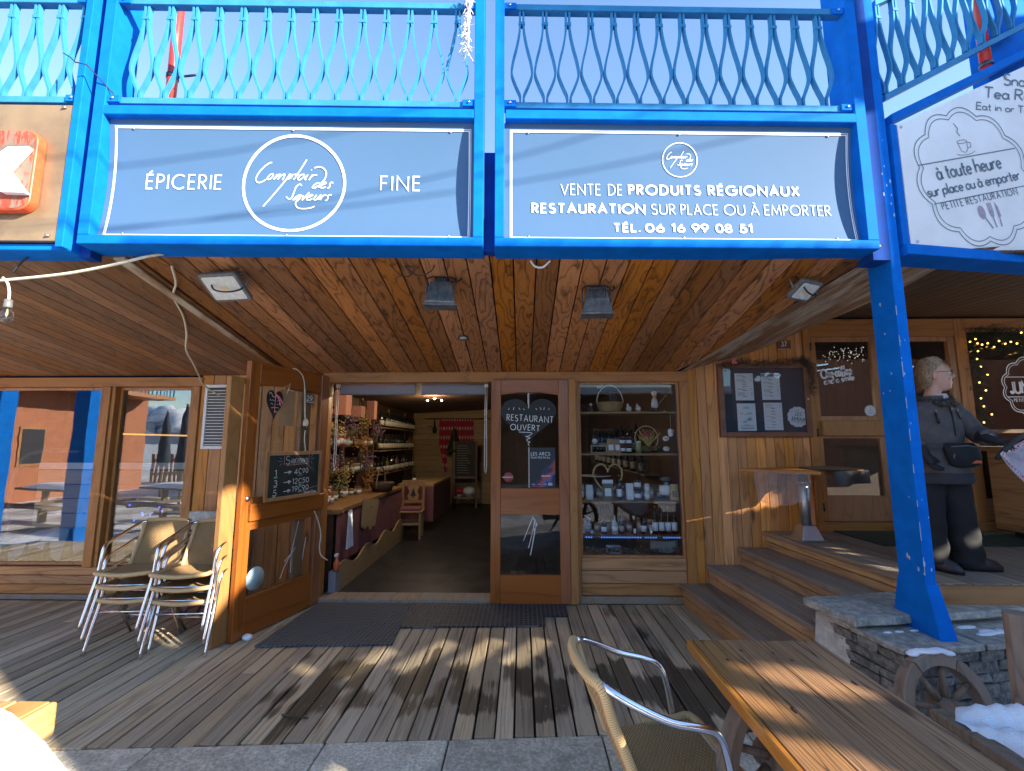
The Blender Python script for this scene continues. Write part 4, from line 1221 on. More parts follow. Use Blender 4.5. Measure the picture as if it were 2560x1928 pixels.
# ================================================================ UNDER THE SOFFIT
def led_flood(label, loc, rz, tilt, w=.25, d=.19):
    t = thing('floodlight', label, 'floodlight', loc, rz, 'floodlights under the soffit')
    R = Matrix.Rotation(tilt, 4, 'X')
    m = MB(); m.T = R; m.slab(rrect(-w / 2, w / 2, -d / 2, d / 2, .02), -.016, .014); m.obj('housing', M['greyplastic'], t, bevel=.004)
    m = MB(); m.T = R; m.slab(rrect(-w / 2 + .02, w / 2 - .02, -d / 2 + .02, d / 2 - .02, .012), -.019, -.0165); f = m.obj('lamp_face', M['lampglass'], t)
    m = MB(); m.T = R; m.b2((-.025, -.016, -.0205), (.025, .016, -.0195)); m.obj('led_chip', M['ledchip'], f)
    m = MB(); m.T = R
    for k in range(9): m.b2((-w / 2 + .03 + k * (w - .06) / 8 - .002, -d / 2 + .03, .0145), (-w / 2 + .03 + k * (w - .06) / 8 + .002, d / 2 - .03, .03))
    m.obj('cooling_fin', M['greyplastic'], t)
    m = MB(); m.tube([(-w / 2 - .008, 0, 0), (-w / 2 - .01, .02, .07), (-w / 2 + .03, .03, .10), (w / 2 - .03, .03, .10), (w / 2 + .01, .02, .07), (w / 2 + .008, 0, 0)], .007, 6); m.obj('bracket', M['greyplastic'], t)
    m = MB(); m.tube(spline([(w * .42, .02, .02), (w * .46, -.02, -.03), (w * .2, -.05, -.055), (-w * .18, -.045, -.03), (-w * .32, -.02, .05), (-w * .30, .03, .12)], 5), .006, 6); m.obj('lamp_cable', M['black'], t)
    return t
led_flood('grey LED floodlight with a pale square face, at the left end under the beam', (-1.99, 2.90, 2.64), -.12, -.62, .28, .22)
led_flood('smaller grey LED floodlight near the weathered boards on the right', (1.93, 3.02, 2.63), .42, -.62, .20, .16)
def halogen(label, loc, rz, top):
    t = thing('floodlight', label, 'floodlight', loc, rz, 'floodlights under the soffit')
    m2 = MB(); m2.hexa([(-.105, -.06, -.085), (.105, -.06, -.085), (.105, .055, -.085), (-.105, .055, -.085)], [(-.070, -.035, .075), (.070, -.035, .075), (.070, .05, .075), (-.070, .05, .075)])
    m2.obj('housing', M['blackpaint'], t, bevel=.006)
    m = MB()
    for k in range(11):
        u = -.062 + k * .0124
        if top: m.hexa([(u - .002, -.056, .02), (u + .002, -.056, .02), (u + .002, -.03, .02), (u - .002, -.03, .02)], [(u - .002, -.052, .092), (u + .002, -.052, .092), (u + .002, .04, .092), (u - .002, .04, .092)])
        else: m.hexa([(u * 1.35 - .002, -.066, -.06), (u * 1.35 + .002, -.066, -.06), (u * 1.35 + .002, -.05, -.06), (u * 1.35 - .002, -.05, -.06)], [(u - .002, -.044, .07), (u + .002, -.044, .07), (u + .002, -.03, .07), (u - .002, -.03, .07)])
    m.obj('cooling_fin', M['blackpaint'], t)
    m = MB(); m.b2((-.112, -.066, -.10), (.112, .062, -.0855)); m.obj('lens_rim', M['blackpaint'], t, bevel=.004)
    m = MB(); m.b2((-.045, .0, .0765), (.045, .045, .115)); m.obj('terminal_box', M['black'], t, bevel=.004)
    m = MB(); m.tube([(-.10, .0, .0), (-.095, .02, .11), (-.06, .03, .13), (.06, .03, .13), (.095, .02, .11), (.10, 0, 0)], .006, 6); m.obj('bracket', M['darkmetal'], t)
    m = MB(); m.tube(spline([(.03, .03, .10), (.09, .02, .09), (.13, .03, .11), (.12, .08, .16)], 5), .005, 6); m.obj('lamp_cable', M['black'], t)
    return t
halogen('dusty black floodlight seen from its ribbed back, left of the sign gap', (-.545, 2.95, 2.60), .08, False)
halogen('dusty black floodlight with upright cooling fins, right of the sign gap', (.525, 3.06, 2.565), -.05, True)
sp_ = thing('downlight', 'round recessed downlight with a white face set in the soffit boards', 'downlight', (-.514, 3.908, zs(3.908) - .008), rot=(-atan2(SL, 1), 0, 0))
m = MB(); m.lathe([(.036, -.002), (.036, -.005), (.047, -.005), (.047, .003)], (0, 0, 0), 24, cap=False); m.obj('ring', M['darkmetal'], sp_)
m = MB(); m.lathe([(.001, -.003), (.035, -.003), (.035, .001)], (0, 0, 0), 24); m.obj('lamp_face', M['lampglass'], sp_)

def wire(nm, label, cat, pts, r_, mt):
    p0 = V3(pts[0]); t = MB(); t.tube([V3(p) - p0 for p in spline(pts, 6)], r_, 8)
    return tag(t.obj(nm, mt, loc=p0), label, cat)
wire('festoon_cable', 'thick cream festoon cable sagging in from the left under the brown sign', 'cable', [(-3.75, 2.6, 2.54), (-3.191, 2.6, 2.583), (-2.799, 2.6, 2.621), (-2.509, 2.6, 2.674), (-2.312, 2.62, 2.735), (-2.2, 2.70, 2.80)], .009, M['cable'])
t = thing('festoon_bulb', 'clear bulb hanging on its short cord at the left edge', 'bulb', (-3.13, 2.6, 2.34))
m = MB(); m.tube(spline([(-.045, 0, .262), (-.01, 0, .225), (.008, 0, .17), (.012, 0, .12)], 5), .007, 8); m.obj('cord', M['cable'], t)
m = MB(); m.lathe([(.006, .125), (.019, .12), (.021, .075), (.019, .07)], (.012, 0, 0), 14); m.obj('socket', M['greyplastic'], t)
m = MB(); m.lathe([(.017, .07), (.024, .05), (.033, .025), (.032, .0), (.02, -.018), (.004, -.024)], (.012, 0, 0), 16); m.obj('bulb_glass', M['bottleglass'], t)
m = MB(); m.tube([(.012, 0, .07), (.006, 0, .03), (.012, 0, .01), (.018, 0, .03), (.013, 0, .07)], .002, 5); m.obj('filament', M['ledchip'], t)
wire('hanging_wire', 'short dark wire running up to the beam beside the festoon bulb', 'wire', [(-3.118, 2.6, 2.633), (-3.08, 2.6, 2.69), (-3.03, 2.61, 2.75)], .006, M['black'])
wire('vent_cable', 'long cream cable drooping from the beam down to the white vent', 'cable', [(-2.294, 2.8, 2.75), (-2.40, 2.98, 2.70), (-2.561, 3.17, 2.665), (-2.691, 3.445, 2.60), (-2.84, 3.692, 2.52), (-3.006, 3.923, 2.42), (-3.09, 4.142, 2.33), (-3.179, 4.353, 2.245), (-3.269, 4.557, 2.18), (-3.22, 4.745, 2.09)], .008, M['cable'])
wire('loose_cable', 'thin black cable loops tucked above the left black floodlight', 'cable', [(-.86, 2.82, 2.755), (-.80, 2.85, 2.70), (-.74, 2.86, 2.69), (-.70, 2.84, 2.735), (-.76, 2.82, 2.74), (-.68, 2.85, 2.69), (-.60, 2.86, 2.72), (-.57, 2.84, 2.755)], .004, M['black'])
wire('loose_cable', 'white cable end showing below the beam at the sign gap', 'cable', [(.06, 2.80, 2.765), (.09, 2.82, 2.735), (.14, 2.82, 2.728), (.19, 2.80, 2.765)], .007, M['white'])

# ---- things on the open left leaf (root turned like the leaf)
def on_leaf(nm, label, cat, x, z, off):
    return thing(nm, label, cat, (LO[0] + LDX * x + sin(LA) * off, LO[1] + LDY * x - cos(LA) * off, z), LA)
def board(t, w, h, frame, inner, fm, writing, th=.018):
    m = MB()
    m.b2((-w / 2, -th, 0), (-w / 2 + frame, 0, h)); m.b2((w / 2 - frame, -th, 0), (w / 2, 0, h)); m.b2((-w / 2 + frame, -th, 0), (w / 2 - frame, 0, frame)); m.b2((-w / 2 + frame, -th, h - frame), (w / 2 - frame, 0, h))
    m.obj('frame', fm, t, bevel=.002)
    m = MB(); m.b2((-w / 2 + frame - .002, -th * .55, frame - .002), (w / 2 - frame + .002, -.002, h - frame + .002)); m.obj('slate', inner, t)
    for nm, mt, fn in writing:
        m = MB(); fn(m); m.v = [V3((p.x, -th * .55 - .0015, p.z)) for p in m.v]; m.obj(nm, mt, t)
t = on_leaf('price_chalkboard', 'wood framed price chalkboard headed saucissons on the open door leaf', 'chalkboard', .515, 1.085, .064)
def w1(m):
    letters(m, 'S', -.118, -.070, .316, .388, .0045, jitter=.03); letters(m, 'AUCISSONS', -.055, .152, .320, .362, .0034, jitter=.06, track=.42)
    w = .0048
    letters(m, '1', -.235, -.215, .218, .268, w); letters(m, '3', -.24, -.205, .128, .178, w); letters(m, '5', -.245, -.21, .045, .095, w)
    for zz in (.240, .152, .072):
        m.ribbon([(-.13, zz), (-.06, zz + .004)], w); m.ribbon([(-.075, zz + .014), (-.045, zz + .005), (-.075, zz - .012)], w, closed=True)
    letters(m, '4', -.005, .03, .218, .265, w); letters(m, '90', .095, .165, .225, .268, w, jitter=.05)
    letters(m, '12', -.025, .035, .132, .178, w); letters(m, '50', .10, .18, .134, .178, w)
    letters(m, '19', -.025, .04, .062, .108, w); letters(m, '90', .10, .18, .064, .108, w)
    for xx, zz in ((.045, .222), (.052, .132), (.055, .062)): m.ribbon([(a * .04 + xx, b * .046 + zz) for a, b in arc(.5, .5, .5, .5, 40, 310, 10)], w)
    letters(m, 'Servez-Vous', .128, .282, .032, .058, .0032, track=.14)
def wg(m):
    for a, b, zz in ((-.245, -.205, .208), (-.245, -.205, .118), (-.252, -.212, .036), (.035, .095, .207), (.045, .10, .120), (.045, .105, .052)): m.ribbon([(a, zz), (b, zz + .001)], .0045)
    m.ribbon([(-.245, .200), (-.205, .201)], .004)
def wr(m):
    m.ribbon([(-.135, .310), (-.140, .395)], .004); m.ribbon([(.165, .31), (.170, .40)], .004); m.ribbon([(-.115, .306), (.15, .311)], .004); m.ribbon([(.12, .026), (.118, .066), (.30, .088)], .003)
def wb(m):
    for a, b, c, d in ((-.20, .38, -.165, .365), (-.21, .345, -.165, .345), (-.19, .305, -.16, .325), (.195, .355, .235, .36), (.195, .375, .225, .395), (.195, .335, .215, .31)): m.ribbon([(a, b), (c, d)], .005)
board(t, .68, .43, .032, M['chalkboard'], M['raw'], [('chalk_writing', M['chalk'], w1), ('green_chalk', M['chalk_green'], wg), ('red_chalk', M['chalk_red'], wr), ('blue_chalk', M['chalk_blue'], wb)])
def heart(w, h, n=40):
    P = []
    for i in range(n):
        a = 2 * pi * i / n
        P.append((w / 2 * sin(a) ** 3, h / 29 * (13 * cos(a) - 5 * cos(2 * a) - 2 * cos(3 * a) - cos(4 * a) + 2.5)))
    return P
t = on_leaf('heart_chalkboard', 'small black heart board with a pink ribbon hanging on the open door leaf', 'chalkboard', .262, 1.93, .034)
m = MB(); m.prism(heart(.185, .27), -.006, .0); m.obj('heart', M['chalkblack'], t, bevel=.001)
m = MB()
for zz, a, b in ((.078, -.03, .045), (.045, -.06, .0), (.045, .02, .06), (.012, -.045, -.02), (.012, .02, .06), (-.022, -.04, .05), (-.055, .0, .03)):
    m.ribbon([(a + (b - a) * i / 8, zz + random.uniform(-.006, .006)) for i in range(9)], .003, -.0075)
m.ribbon([(-.07 + i * .013, .095 + .02 * sin(i * 1.3)) for i in range(5)], .004, -.0075)
m.obj('chalk_writing', M['chalk'], t)
m = MB(); m.tube([(0, -.008, .17), (0, -.01, .09), (-.005, -.012, -.07)], .003, 6); m.tube(spline([(0, -.012, .10), (.03, -.02, .06), (.05, -.022, .0)], 4), .006, 6); m.tube(spline([(0, -.012, .10), (.04, -.02, .07), (.075, -.022, .02)], 4), .006, 6); m.obj('ribbon_bow', M['pink'], t)
t = on_leaf('number_plate', 'grey brown house number plate reading 29 in the open leaf', 'number plate', .71, 1.99, .012)
m = MB(); m.b2((-.075, -.004, 0), (.075, 0, .085)); m.obj('plate', plain('grey_brown_plate', (.17, .135, .115), .5), t)
m = MB(); letters(m, '29', -.035, .04, .022, .068, .0065, y=-.0055); m.ribbon([(-.07, .008), (.07, .008)], .003, -.0055); m.obj('numerals', M['print_white'], t)
t = on_leaf('paper_bag', 'brown kraft paper sheet hanging by a string behind the open leaf pane', 'paper', .43, 1.752, .010)
m = MB(); m.b2((-.085, -.002, 0), (.10, 0, .33)); m.obj('sheet', M['kraft'], t)
m = MB(); m.tube([(0, -.03, .40), (0, -.012, .34), (-.01, -.006, .30)], .003, 6); m.tube([(0, -.03, .39), (-.07, -.02, .35)], .002, 6); m.obj('string', M['cable'], t)
t = on_leaf('switch_cord', 'cream cord with an inline switch hanging over the open door leaf', 'cord', .60, 1.50, .034)
m = MB(); m.tube(spline([(-.13, .02, .80), (-.10, -.01, .79), (-.01, 0, .735), (.02, -.004, .60), (.035, -.004, .40), (.05, -.004, .30)], 5), .006, 8); m.tube(spline([(.06, -.004, .235), (.05, -.004, .15), (.075, -.004, .0)], 5), .005, 8); m.obj('cord', M['cable'], t)
m = MB(); m.lathe([(.012, .325), (.022, .31), (.026, .285), (.024, .265), (.014, .255)], (.052, -.006, 0), 12); m.obj('switch', M['cable'], t)
m = MB(); m.lathe([(.014, .254), (.010, .225), (.006, .215)], (.054, -.006, 0), 10); m.obj('plug', M['black'], t)
t = on_leaf('low_cord', 'cream cord drooping below the ledge by the hinge of the open leaf', 'cord', .84, .92, .036)
m = MB(); m.tube(spline([(0, 0, 0), (.06, 0, -.10), (.11, 0, -.24), (.10, 0, -.36), (.13, 0, -.45), (.19, -.03, -.51)], 6), .006, 8); m.obj('cord', M['cable'], t)

# ---- things in the closed leaf's upper pane
y = F - .06 - .006
t = thing('heart_chalkboard', 'large black heart chalkboard announcing restaurant ouvert in the closed leaf pane', 'chalkboard', (.073, y - .006, 1.80))
m = MB(); m.prism([(a, b + .018) for a, b in heart(.58, .47)], -.008, .0)
m.obj('heart', M['chalkblack'], t, bevel=.001)
m = MB(); letters(m, 'RESTAURANT', -.225, .252, .025, .085, .0062, y=-.0095, track=.34, jitter=.06, tilt=-.045); letters(m, 'OUVERT', -.188, .112, -.068, -.012, .0062, y=-.0095, track=.32, jitter=.05, tilt=-.06)
for a in (-.20, -.15, -.10, -.055, .075, .12, .165, .215): m.ribbon([(a, .165 - abs(abs(a) - .14) * .2), (a + .012 * (1 if abs(a) < .15 else -.6), .135)], .005, -.0095)
m.ribbon(spline([(-.10, -.095), (.01, -.10), (.035, -.112), (.0, -.135), (-.03, -.14), (.015, -.155), (-.02, -.172), (-.01, -.19), (.012, -.198), (-.006, -.215), (.006, -.235)], 5), .0055, -.0095)
m.obj('chalk_writing', M['chalk'], t)
m = MB(); m.b2((-.004, -.006, .12), (.008, -.002, .31)); m.b2((-.001, -.004, -.66), (.006, -.001, -.25)); m.tube([(.0, -.012, .30), (.0, -.014, .20)], .010, 6); m.obj('hanging_strip', M['hemp'], t)
t = thing('film_festival_poster', 'dark film festival poster with a red and blue figure in the closed leaf pane', 'poster', (.212, y - .001, 1.145))
def poster():
    g = G('poster_picture'); co = g.obj(); sp = g.n('SeparateXYZ', {0: co})
    n = g.noise(co, 7, 3, .6, 1.2)
    d = g.math('ADD', g.math('MULTIPLY', sp.outputs[0], 1.3), g.math('MULTIPLY', sp.outputs[2], -1.0))
    b = g.math('ADD', d, g.math('MULTIPLY', n, .35))
    c = g.ramp(b, [(.0, (.012, .016, .022)), (.06, (.02, .03, .09)), (.12, (.42, .06, .03)), (.17, (.05, .10, .30)), (.24, (.02, .025, .05)), (.4, (.012, .016, .022))])
    return g.pbr(c, .4)
m = MB(); m.b2((-.132, -.003, 0), (.132, 0, .40)); m.obj('sheet', poster(), t)
m = MB(); letters(m, 'LES ARCS', -.115, .080, .322, .352, .0055, y=-.0042, track=.3); letters(m, 'FILM FESTIVAL', -.115, .080, .290, .308, .0038, y=-.0042, track=.3)
for k in range(4): m.ribbon([(-.11 + k * .06, .03), (-.075 + k * .06, .03)], .004, -.0042)
m.b2((.06, -.0042, .018), (.10, -.0041, .045)); m.b2((-.01, -.0042, .108), (.085, -.0041, .118))
m.obj('poster_lettering', plain('pale_poster_print', (.50, .54, .56), .6), t)
t = thing('round_sticker', 'faded red round sticker low in the closed leaf pane', 'sticker', (-.135, y, 1.245))
m = MB(); m.lathe([(.050, -.003), (.050, -.001)], (0, 0, 0), 28, axis='Y'); m.obj('disc', plain('faded_red_sticker', (.34, .07, .07), .5), t)
m = MB(); m.b2((-.062, -.0045, -.008), (.045, -.0035, .006)); m.obj('band', M['print_mauve'], t)

# ---- mats
def matgeo(nm, label, outline, mt, loc):
    o = MB(); o.slab([(a - loc[0], b - loc[1]) for a, b in outline], .003, .016)
    return tag(o.obj(nm, mt, loc=(loc[0], loc[1], 0)), label, 'door mat')
def rubber(nm, sc, hexa):
    g = G(nm); co = g.obj()
    if hexa:
        v = g.n('TexVoronoi', {'Vector': co, 'Scale': sc, 'Randomness': .12}, feature='DISTANCE_TO_EDGE').outputs[0]
        h = g.step(v, .05, .16); c = g.mix(h, (.13, .14, .15), (.012, .013, .014)); h = g.math('SUBTRACT', 1.0, h)
    else:
        sp = g.n('SeparateXYZ', {0: co})
        a = g.math('SINE', g.math('MULTIPLY', g.math('ADD', sp.outputs[0], sp.outputs[1]), sc * .8)); b = g.math('SINE', g.math('MULTIPLY', g.math('SUBTRACT', sp.outputs[0], sp.outputs[1]), sc))
        h = g.math('MULTIPLY', a, b); c = g.mix(g.step(h, -.6, .6), (.045, .052, .060), (.13, .148, .165))
    n = g.noise(co, 5, 4, .6); c = g.mix(g.math('MULTIPLY', n, .35), c, (.07, .068, .064))
    return g.pbr(c, .55, 0, g.bump(h, .9, .01), .4)
matgeo('door_mat', 'finely ribbed black rubber mat beside the open door leaf', [(-2.10, 3.73), (-1.03, 3.785), (-1.10, 4.70), (-2.02, 4.70)], rubber('ribbed_rubber_mat', 95, False), (-1.5, 4.2))
matgeo('door_mat', 'black honeycomb rubber mat on the deck before the closed leaf', [(-1.058, 4.12), (.20, 4.18), (.21, 4.40), (.42, 4.40), (.43, 4.705), (-1.095, 4.705)], rubber('honeycomb_rubber_mat', 24, True), (-.3, 4.4))
m = MB(); m.ball((0, 0, .025), (.045, .03, .026), 9, 6)
for p in m.v: p += V3((random.uniform(-.004, .004), random.uniform(-.004, .004), random.uniform(-.003, .003)))
tag(m.obj('door_stop_stone', M['print_white'], loc=(-2.235, 3.86, 0)), 'white stone wedging the open door leaf on the deck', 'stone')
m = MB(); m.tube([(0, 0, .006), (.09, -.02, .008), (.17, -.03, .006)], .005, 6); m.tube([(.12, -.025, .007), (.15, .005, .012)], .003, 5)
tag(m.obj('twig', M['dryfir'], loc=(-1.42, 2.86, 0)), 'thin dry twig lying on the deck boards near the kerb', 'twig')

# ================================================================ CHAIRS
def chair(label, loc, rz, group):
    t = thing('bistro_chair', label, 'chair', loc, rz, group)
    for sx in (-1, 1):
        m = MB(); m.tube(spline([(sx * .235, -.225, 0), (sx * .229, -.165, .20), (sx * .224, -.118, .36), (sx * .226, -.092, .50), (sx * .232, -.062, .565), (sx * .240, .0, .592), (sx * .243, .10, .615), (sx * .232, .20, .655), (sx * .205, .275, .688), (sx * .17, .305, .700)], 5), .0125, 10)
        m.obj('front_leg', M['alu'], t)
        m = MB(); m.tube([(sx * .205, -.02, .372), (sx * .21, .06, .26), (sx * .222, .235, 0)], .0115, 10); m.obj('rear_leg', M['alu'], t)
    m = MB(); m.tube([(-.226, -.141, .285), (.226, -.141, .285)], .0085, 8); m.tube([(-.214, .13, .165), (.214, .13, .165)], .007, 8); each(m, 'stretcher', M['alu'], t)
    def seat(u, v):
        x = (u - .5) * .40; yy = -.165 + .345 * v
        return (x * (1 - .06 * v), yy, .372 - .020 * sin(pi * u) * sin(pi * min(1, v * 1.1)) + .012 * (1 - v))
    m = MB(); m.grid(seat, 14, 14, 34, 44)
    m.grid(lambda u, v: V3(seat(u, v)) - V3((0, 0, .006)), 14, 14, 34, 44); s = m.obj('seat', M['wicker'], t)
    e = MB(); P = [seat(i / 12, 0) for i in range(13)] + [seat(1, i / 8) for i in range(1, 9)] ; e.tube([V3(p) + V3((0, -.004, 0)) for p in spline([seat(0, .55), seat(0, .2), (-.190, -.178, .386), (0, -.196, .374), (.190, -.178, .386), seat(1, .2), seat(1, .55)], 8)], .0165, 10, ud=140)
    e.obj('seat_edge', M['wrap'], s)
    def back(u, v):
        x = (u - .5) * (.385 - .02 * v); c = 1 - (2 * u - 1) ** 2
        return (x, .178 + .125 * v + .02 * v * v + .028 * c * (.3 + .7 * v), .360 + .335 * v + .012 * c * v)
    m = MB(); m.grid(back, 14, 14, 34, 42)
    m.grid(lambda u, v: V3(back(u, v)) + V3((0, .006, 0)), 14, 14, 34, 42); b = m.obj('backrest', M['wicker'], t)
    e = MB(); e.tube(spline([back(0, .0), back(0, .35), back(0, .7), (-.184, .308, .690), (-.12, .338, .703), (0, .352, .708), (.12, .338, .703), (.184, .308, .690), back(1, .7), back(1, .35), back(1, 0)], 6), .0175, 10, ud=140)
    e.obj('back_edge', M['wrap'], b)
    return t
gS = 'rattan chairs stacked beside the left window'
c0 = chair('lowest rattan chair of the left stack by the window', (-3.10, 3.81, 0), .09, gS)
for k, nm in ((1, 'middle'), (2, 'top')):
    dup(c0, (-3.10 - .004 * k, 3.81 - .022 * k, .105 * k), .09 + .01 * k, nm + ' rattan chair of the left stack by the window')
for k, nm in ((0, 'lowest'), (1, 'middle'), (2, 'top')):
    dup(c0, (-2.63 - .004 * k, 3.77 - .022 * k, .105 * k), .08, nm + ' rattan chair of the stack against the open door leaf')
fc = dup(c0, (.575, 1.93, -.02), radians(97), 'single rattan chair with aluminium arms at the foreground table')
del fc['group']
fc.scale = (1.05, 1.05, 1.11)
# folded table and purple chair legs behind the stacks
t = thing('folded_table', 'pale grey table top leaning folded against the plank wall behind the chairs', 'table', (-3.20, 4.66, 0), 0)
m = MB(); m.hexa([(-.22, -.14, .05), (.24, -.14, .05), (.24, -.10, .05), (-.22, -.10, .05)], [(-.20, .02, .90), (.26, .02, .90), (.26, .055, .90), (-.20, .055, .90)]); m.obj('table_top', M['greyslab'], t, bevel=.006)
m = MB(); mt = plain('purple_painted_steel', (.16, .07, .16), .4)
for x in (-.14, .0, .12): m.tube([(x, -.20, .0), (x + .06, -.18, .16), (x + .02, -.15, .40)], .011, 8)
m.tube([(-.2, -.22, .012), (0, -.23, .012), (.1, -.2, .10)], .010, 8); m.obj('folded_legs', mt, t)

# ================================================================ DISPLAY WINDOW CONTENTS
SZ = [.44, .64, .995, 1.485, 1.925]
def wx(px): return .605 + (px - 45) / 700 * 1.06
LBL = M['paper']
def simple(nm, label, cat, loc, parts, group=None, rz=0):
    t = thing(nm, label, cat, loc, rz, group)
    for pn, mt, fn in parts:
        m = MB(); fn(m); m.obj(pn, mt, t)
    return t
def bottle(nm, label, loc, r, h, glassm, lab=None, group=None, neck=.3, cap=M['black'], ln=True):
    pr = [(r * .9, 0), (r, .01), (r, h * (1 - neck) * .82), (r * .8, h * (1 - neck)), (r * .32, h * (1 - neck * .62)), (r * .3, h * .93)]
    P = [('glass', glassm, lambda m: m.lathe(pr, (0, 0, 0), 12)), ('cap', cap, lambda m: m.lathe([(r * .34, h * .93), (r * .34, h)], (0, 0, 0), 10))]
    if ln: P.append(('label', lab or LBL, lambda m: m.lathe([(r * 1.015, h * .12), (r * 1.015, h * .42)], (0, 0, 0), 12)))
    return simple(nm, label, 'bottle', loc, P, group)
def sachet(label, loc, w, h, body, lab=LBL, top=None):
    P = [('bag', body, lambda m: m.hexa([(-w / 2, -.025, 0), (w / 2, -.025, 0), (w / 2, .025, 0), (-w / 2, .025, 0)], [(-w / 2, -.004, h), (w / 2, -.004, h), (w / 2, .004, h), (-w / 2, .004, h)])),
         ('label', lab, lambda m: m.hexa([(-w * .32, -.027, h * .2), (w * .32, -.027, h * .2), (w * .32, -.02, h * .2), (-w * .32, -.02, h * .2)], [(-w * .32, -.015, h * .6), (w * .32, -.015, h * .6), (w * .32, -.008, h * .6), (-w * .32, -.008, h * .6)]))]
    if top: P.append(('header', top, lambda m: m.b2((-w / 2 - .004, -.007, h * .82), (w / 2 + .004, .007, h * 1.04))))
    return simple('food_sachet', label, 'sachet', loc, P)
def jar(label, loc, r, h, body, lid, group=None):
    return simple('jar', label, 'jar', loc, [('glass', body, lambda m: m.lathe([(r * .95, 0), (r, .008), (r, h * .8), (r * .85, h * .86)], (0, 0, 0), 14)), ('lid', lid, lambda m: m.lathe([(r * .92, h * .84), (r * .95, h), (r * .5, h + .004)], (0, 0, 0), 14)), ('label', LBL, lambda m: m.lathe([(r * 1.02, h * .2), (r * 1.02, h * .62)], (0, 0, 0), 14))], group)
herb = plain('dried_herbs', (.14, .11, .05), .9, var=.6, scale=90); cream = plain('cream_ceramic', (.66, .63, .58), .35, var=.05); gold = plain('pale_gold_food', (.55, .40, .14), .6, var=.3, scale=60)
yd = 4.98
# top shelf
z = SZ[4]
t = thing('gift_basket', 'wicker gift basket with tall handle and a dark packet on the top display shelf', 'basket', (wx(288), yd, z))
m = MB(); m.grid(lambda u, v: ((.115 + .035 * v) * cos(2 * pi * u), (.08 + .02 * v) * sin(2 * pi * u), .11 * v + .001), 24, 6, 40, 12); m.obj('bowl', M['wicker'], t)
m = MB(); m.tube([(-.145 * cos(pi * i / 14), 0, .10 + .20 * sin(pi * i / 14)) for i in range(15)], .006, 6); m.obj('handle', M['hemp'], t)
m = MB(); m.tube([(-.02 + .145 * cos(2.2) + .03 * cos(a), -.01, .285 + .02 * sin(2 * a)) for a in [i * .5 for i in range(13)]], .005, 5); m.obj('bow', M['print_white'], t)
m = MB(); m.b2((.0, -.02, .07), (.075, .01, .21)); pk = m.obj('packet', M['chalkblack'], t); m = MB(); m.b2((.012, -.0225, .085), (.063, -.0205, .12)); m.obj('label', plain('yellow_label', (.55, .50, .06), .6), pk)
def figure(label, loc, h, top, body, base, hat=None):
    k = h
    P = [('body', body, lambda m: m.lathe([(.10 * k, 0), (.19 * k, .05 * k), (.20 * k, .25 * k), (.15 * k, .5 * k), (.07 * k, .6 * k)], (0, 0, 0), 12)), ('head', top, lambda m: m.ball((0, -.01, .68 * k), .13 * k, 10, 7))]
    if hat: P.append(('hat', hat, lambda m: (m.lathe([(.13 * k, .74 * k), (.12 * k, .84 * k)], (0, 0, 0), 10), m.ball((0, 0, .89 * k), (.19 * k, .19 * k, .11 * k), 10, 6))))
    if base: P.append(('legs', base, lambda m: (m.lathe([(.08 * k, -.22 * k), (.09 * k, .06 * k)], (-.09 * k, 0, 0), 8), m.lathe([(.08 * k, -.22 * k), (.09 * k, .06 * k)], (.09 * k, 0, 0), 8), m.b2((-.2 * k, -.12 * k, -.24 * k), (.2 * k, .1 * k, -.2 * k)))))
    return simple('figurine', label, 'figurine', loc, P)
figure('ceramic cook figurine in tall white hat on the top display shelf', (wx(610), yd, z + .045), .19, M['skin'], cream, M['darkmetal'], cream)
simple('wooden_spoon', 'wooden spoon held by the cook figurine', 'spoon', (wx(640), yd - .04, z + .10), [('spoon', M['kraft'], lambda m: (m.tube([(-.02, 0, -.02), (.06, 0, .07)], .004, 6), m.ball((.065, 0, .075), (.012, .006, .016), 8, 5)))])
figure('small dark gnome figurine with white beard on the top display shelf', (wx(148), yd, z), .125, cream, M['blackpaint'], None)
figure('blue grey figurine at the left end of the top display shelf', (wx(58), yd + .02, z), .19, cream, M['boardblue'], None, cream)
for px, lab in ((420, 'plain white hen ornament beside the basket on the top shelf'), (488, 'speckled hen ornament looking left on the top shelf')):
    simple('hen_ornament', lab, 'ornament', (wx(px), yd - .02, z), [('body', cream, lambda m: (m.ball((0, 0, .035), (.034, .025, .034), 10, 7), m.ball((-.012, 0, .075), (.015, .013, .018), 8, 6), m.lathe([(.02, 0), (.012, .01)], (0, 0, 0), 8))), ('comb', M['tin_red'], lambda m: m.ball((-.012, 0, .094), (.010, .004, .006), 6, 4))])
simple('hand_bell', 'small brass bell hanging at the right of the top shelf', 'bell', (wx(676), yd - .03, z), [('bell', M['brass'], lambda m: m.lathe([(.022, 0), (.016, .012), (.011, .035), (.003, .042), (.003, .075)], (0, 0, 0), 12))])
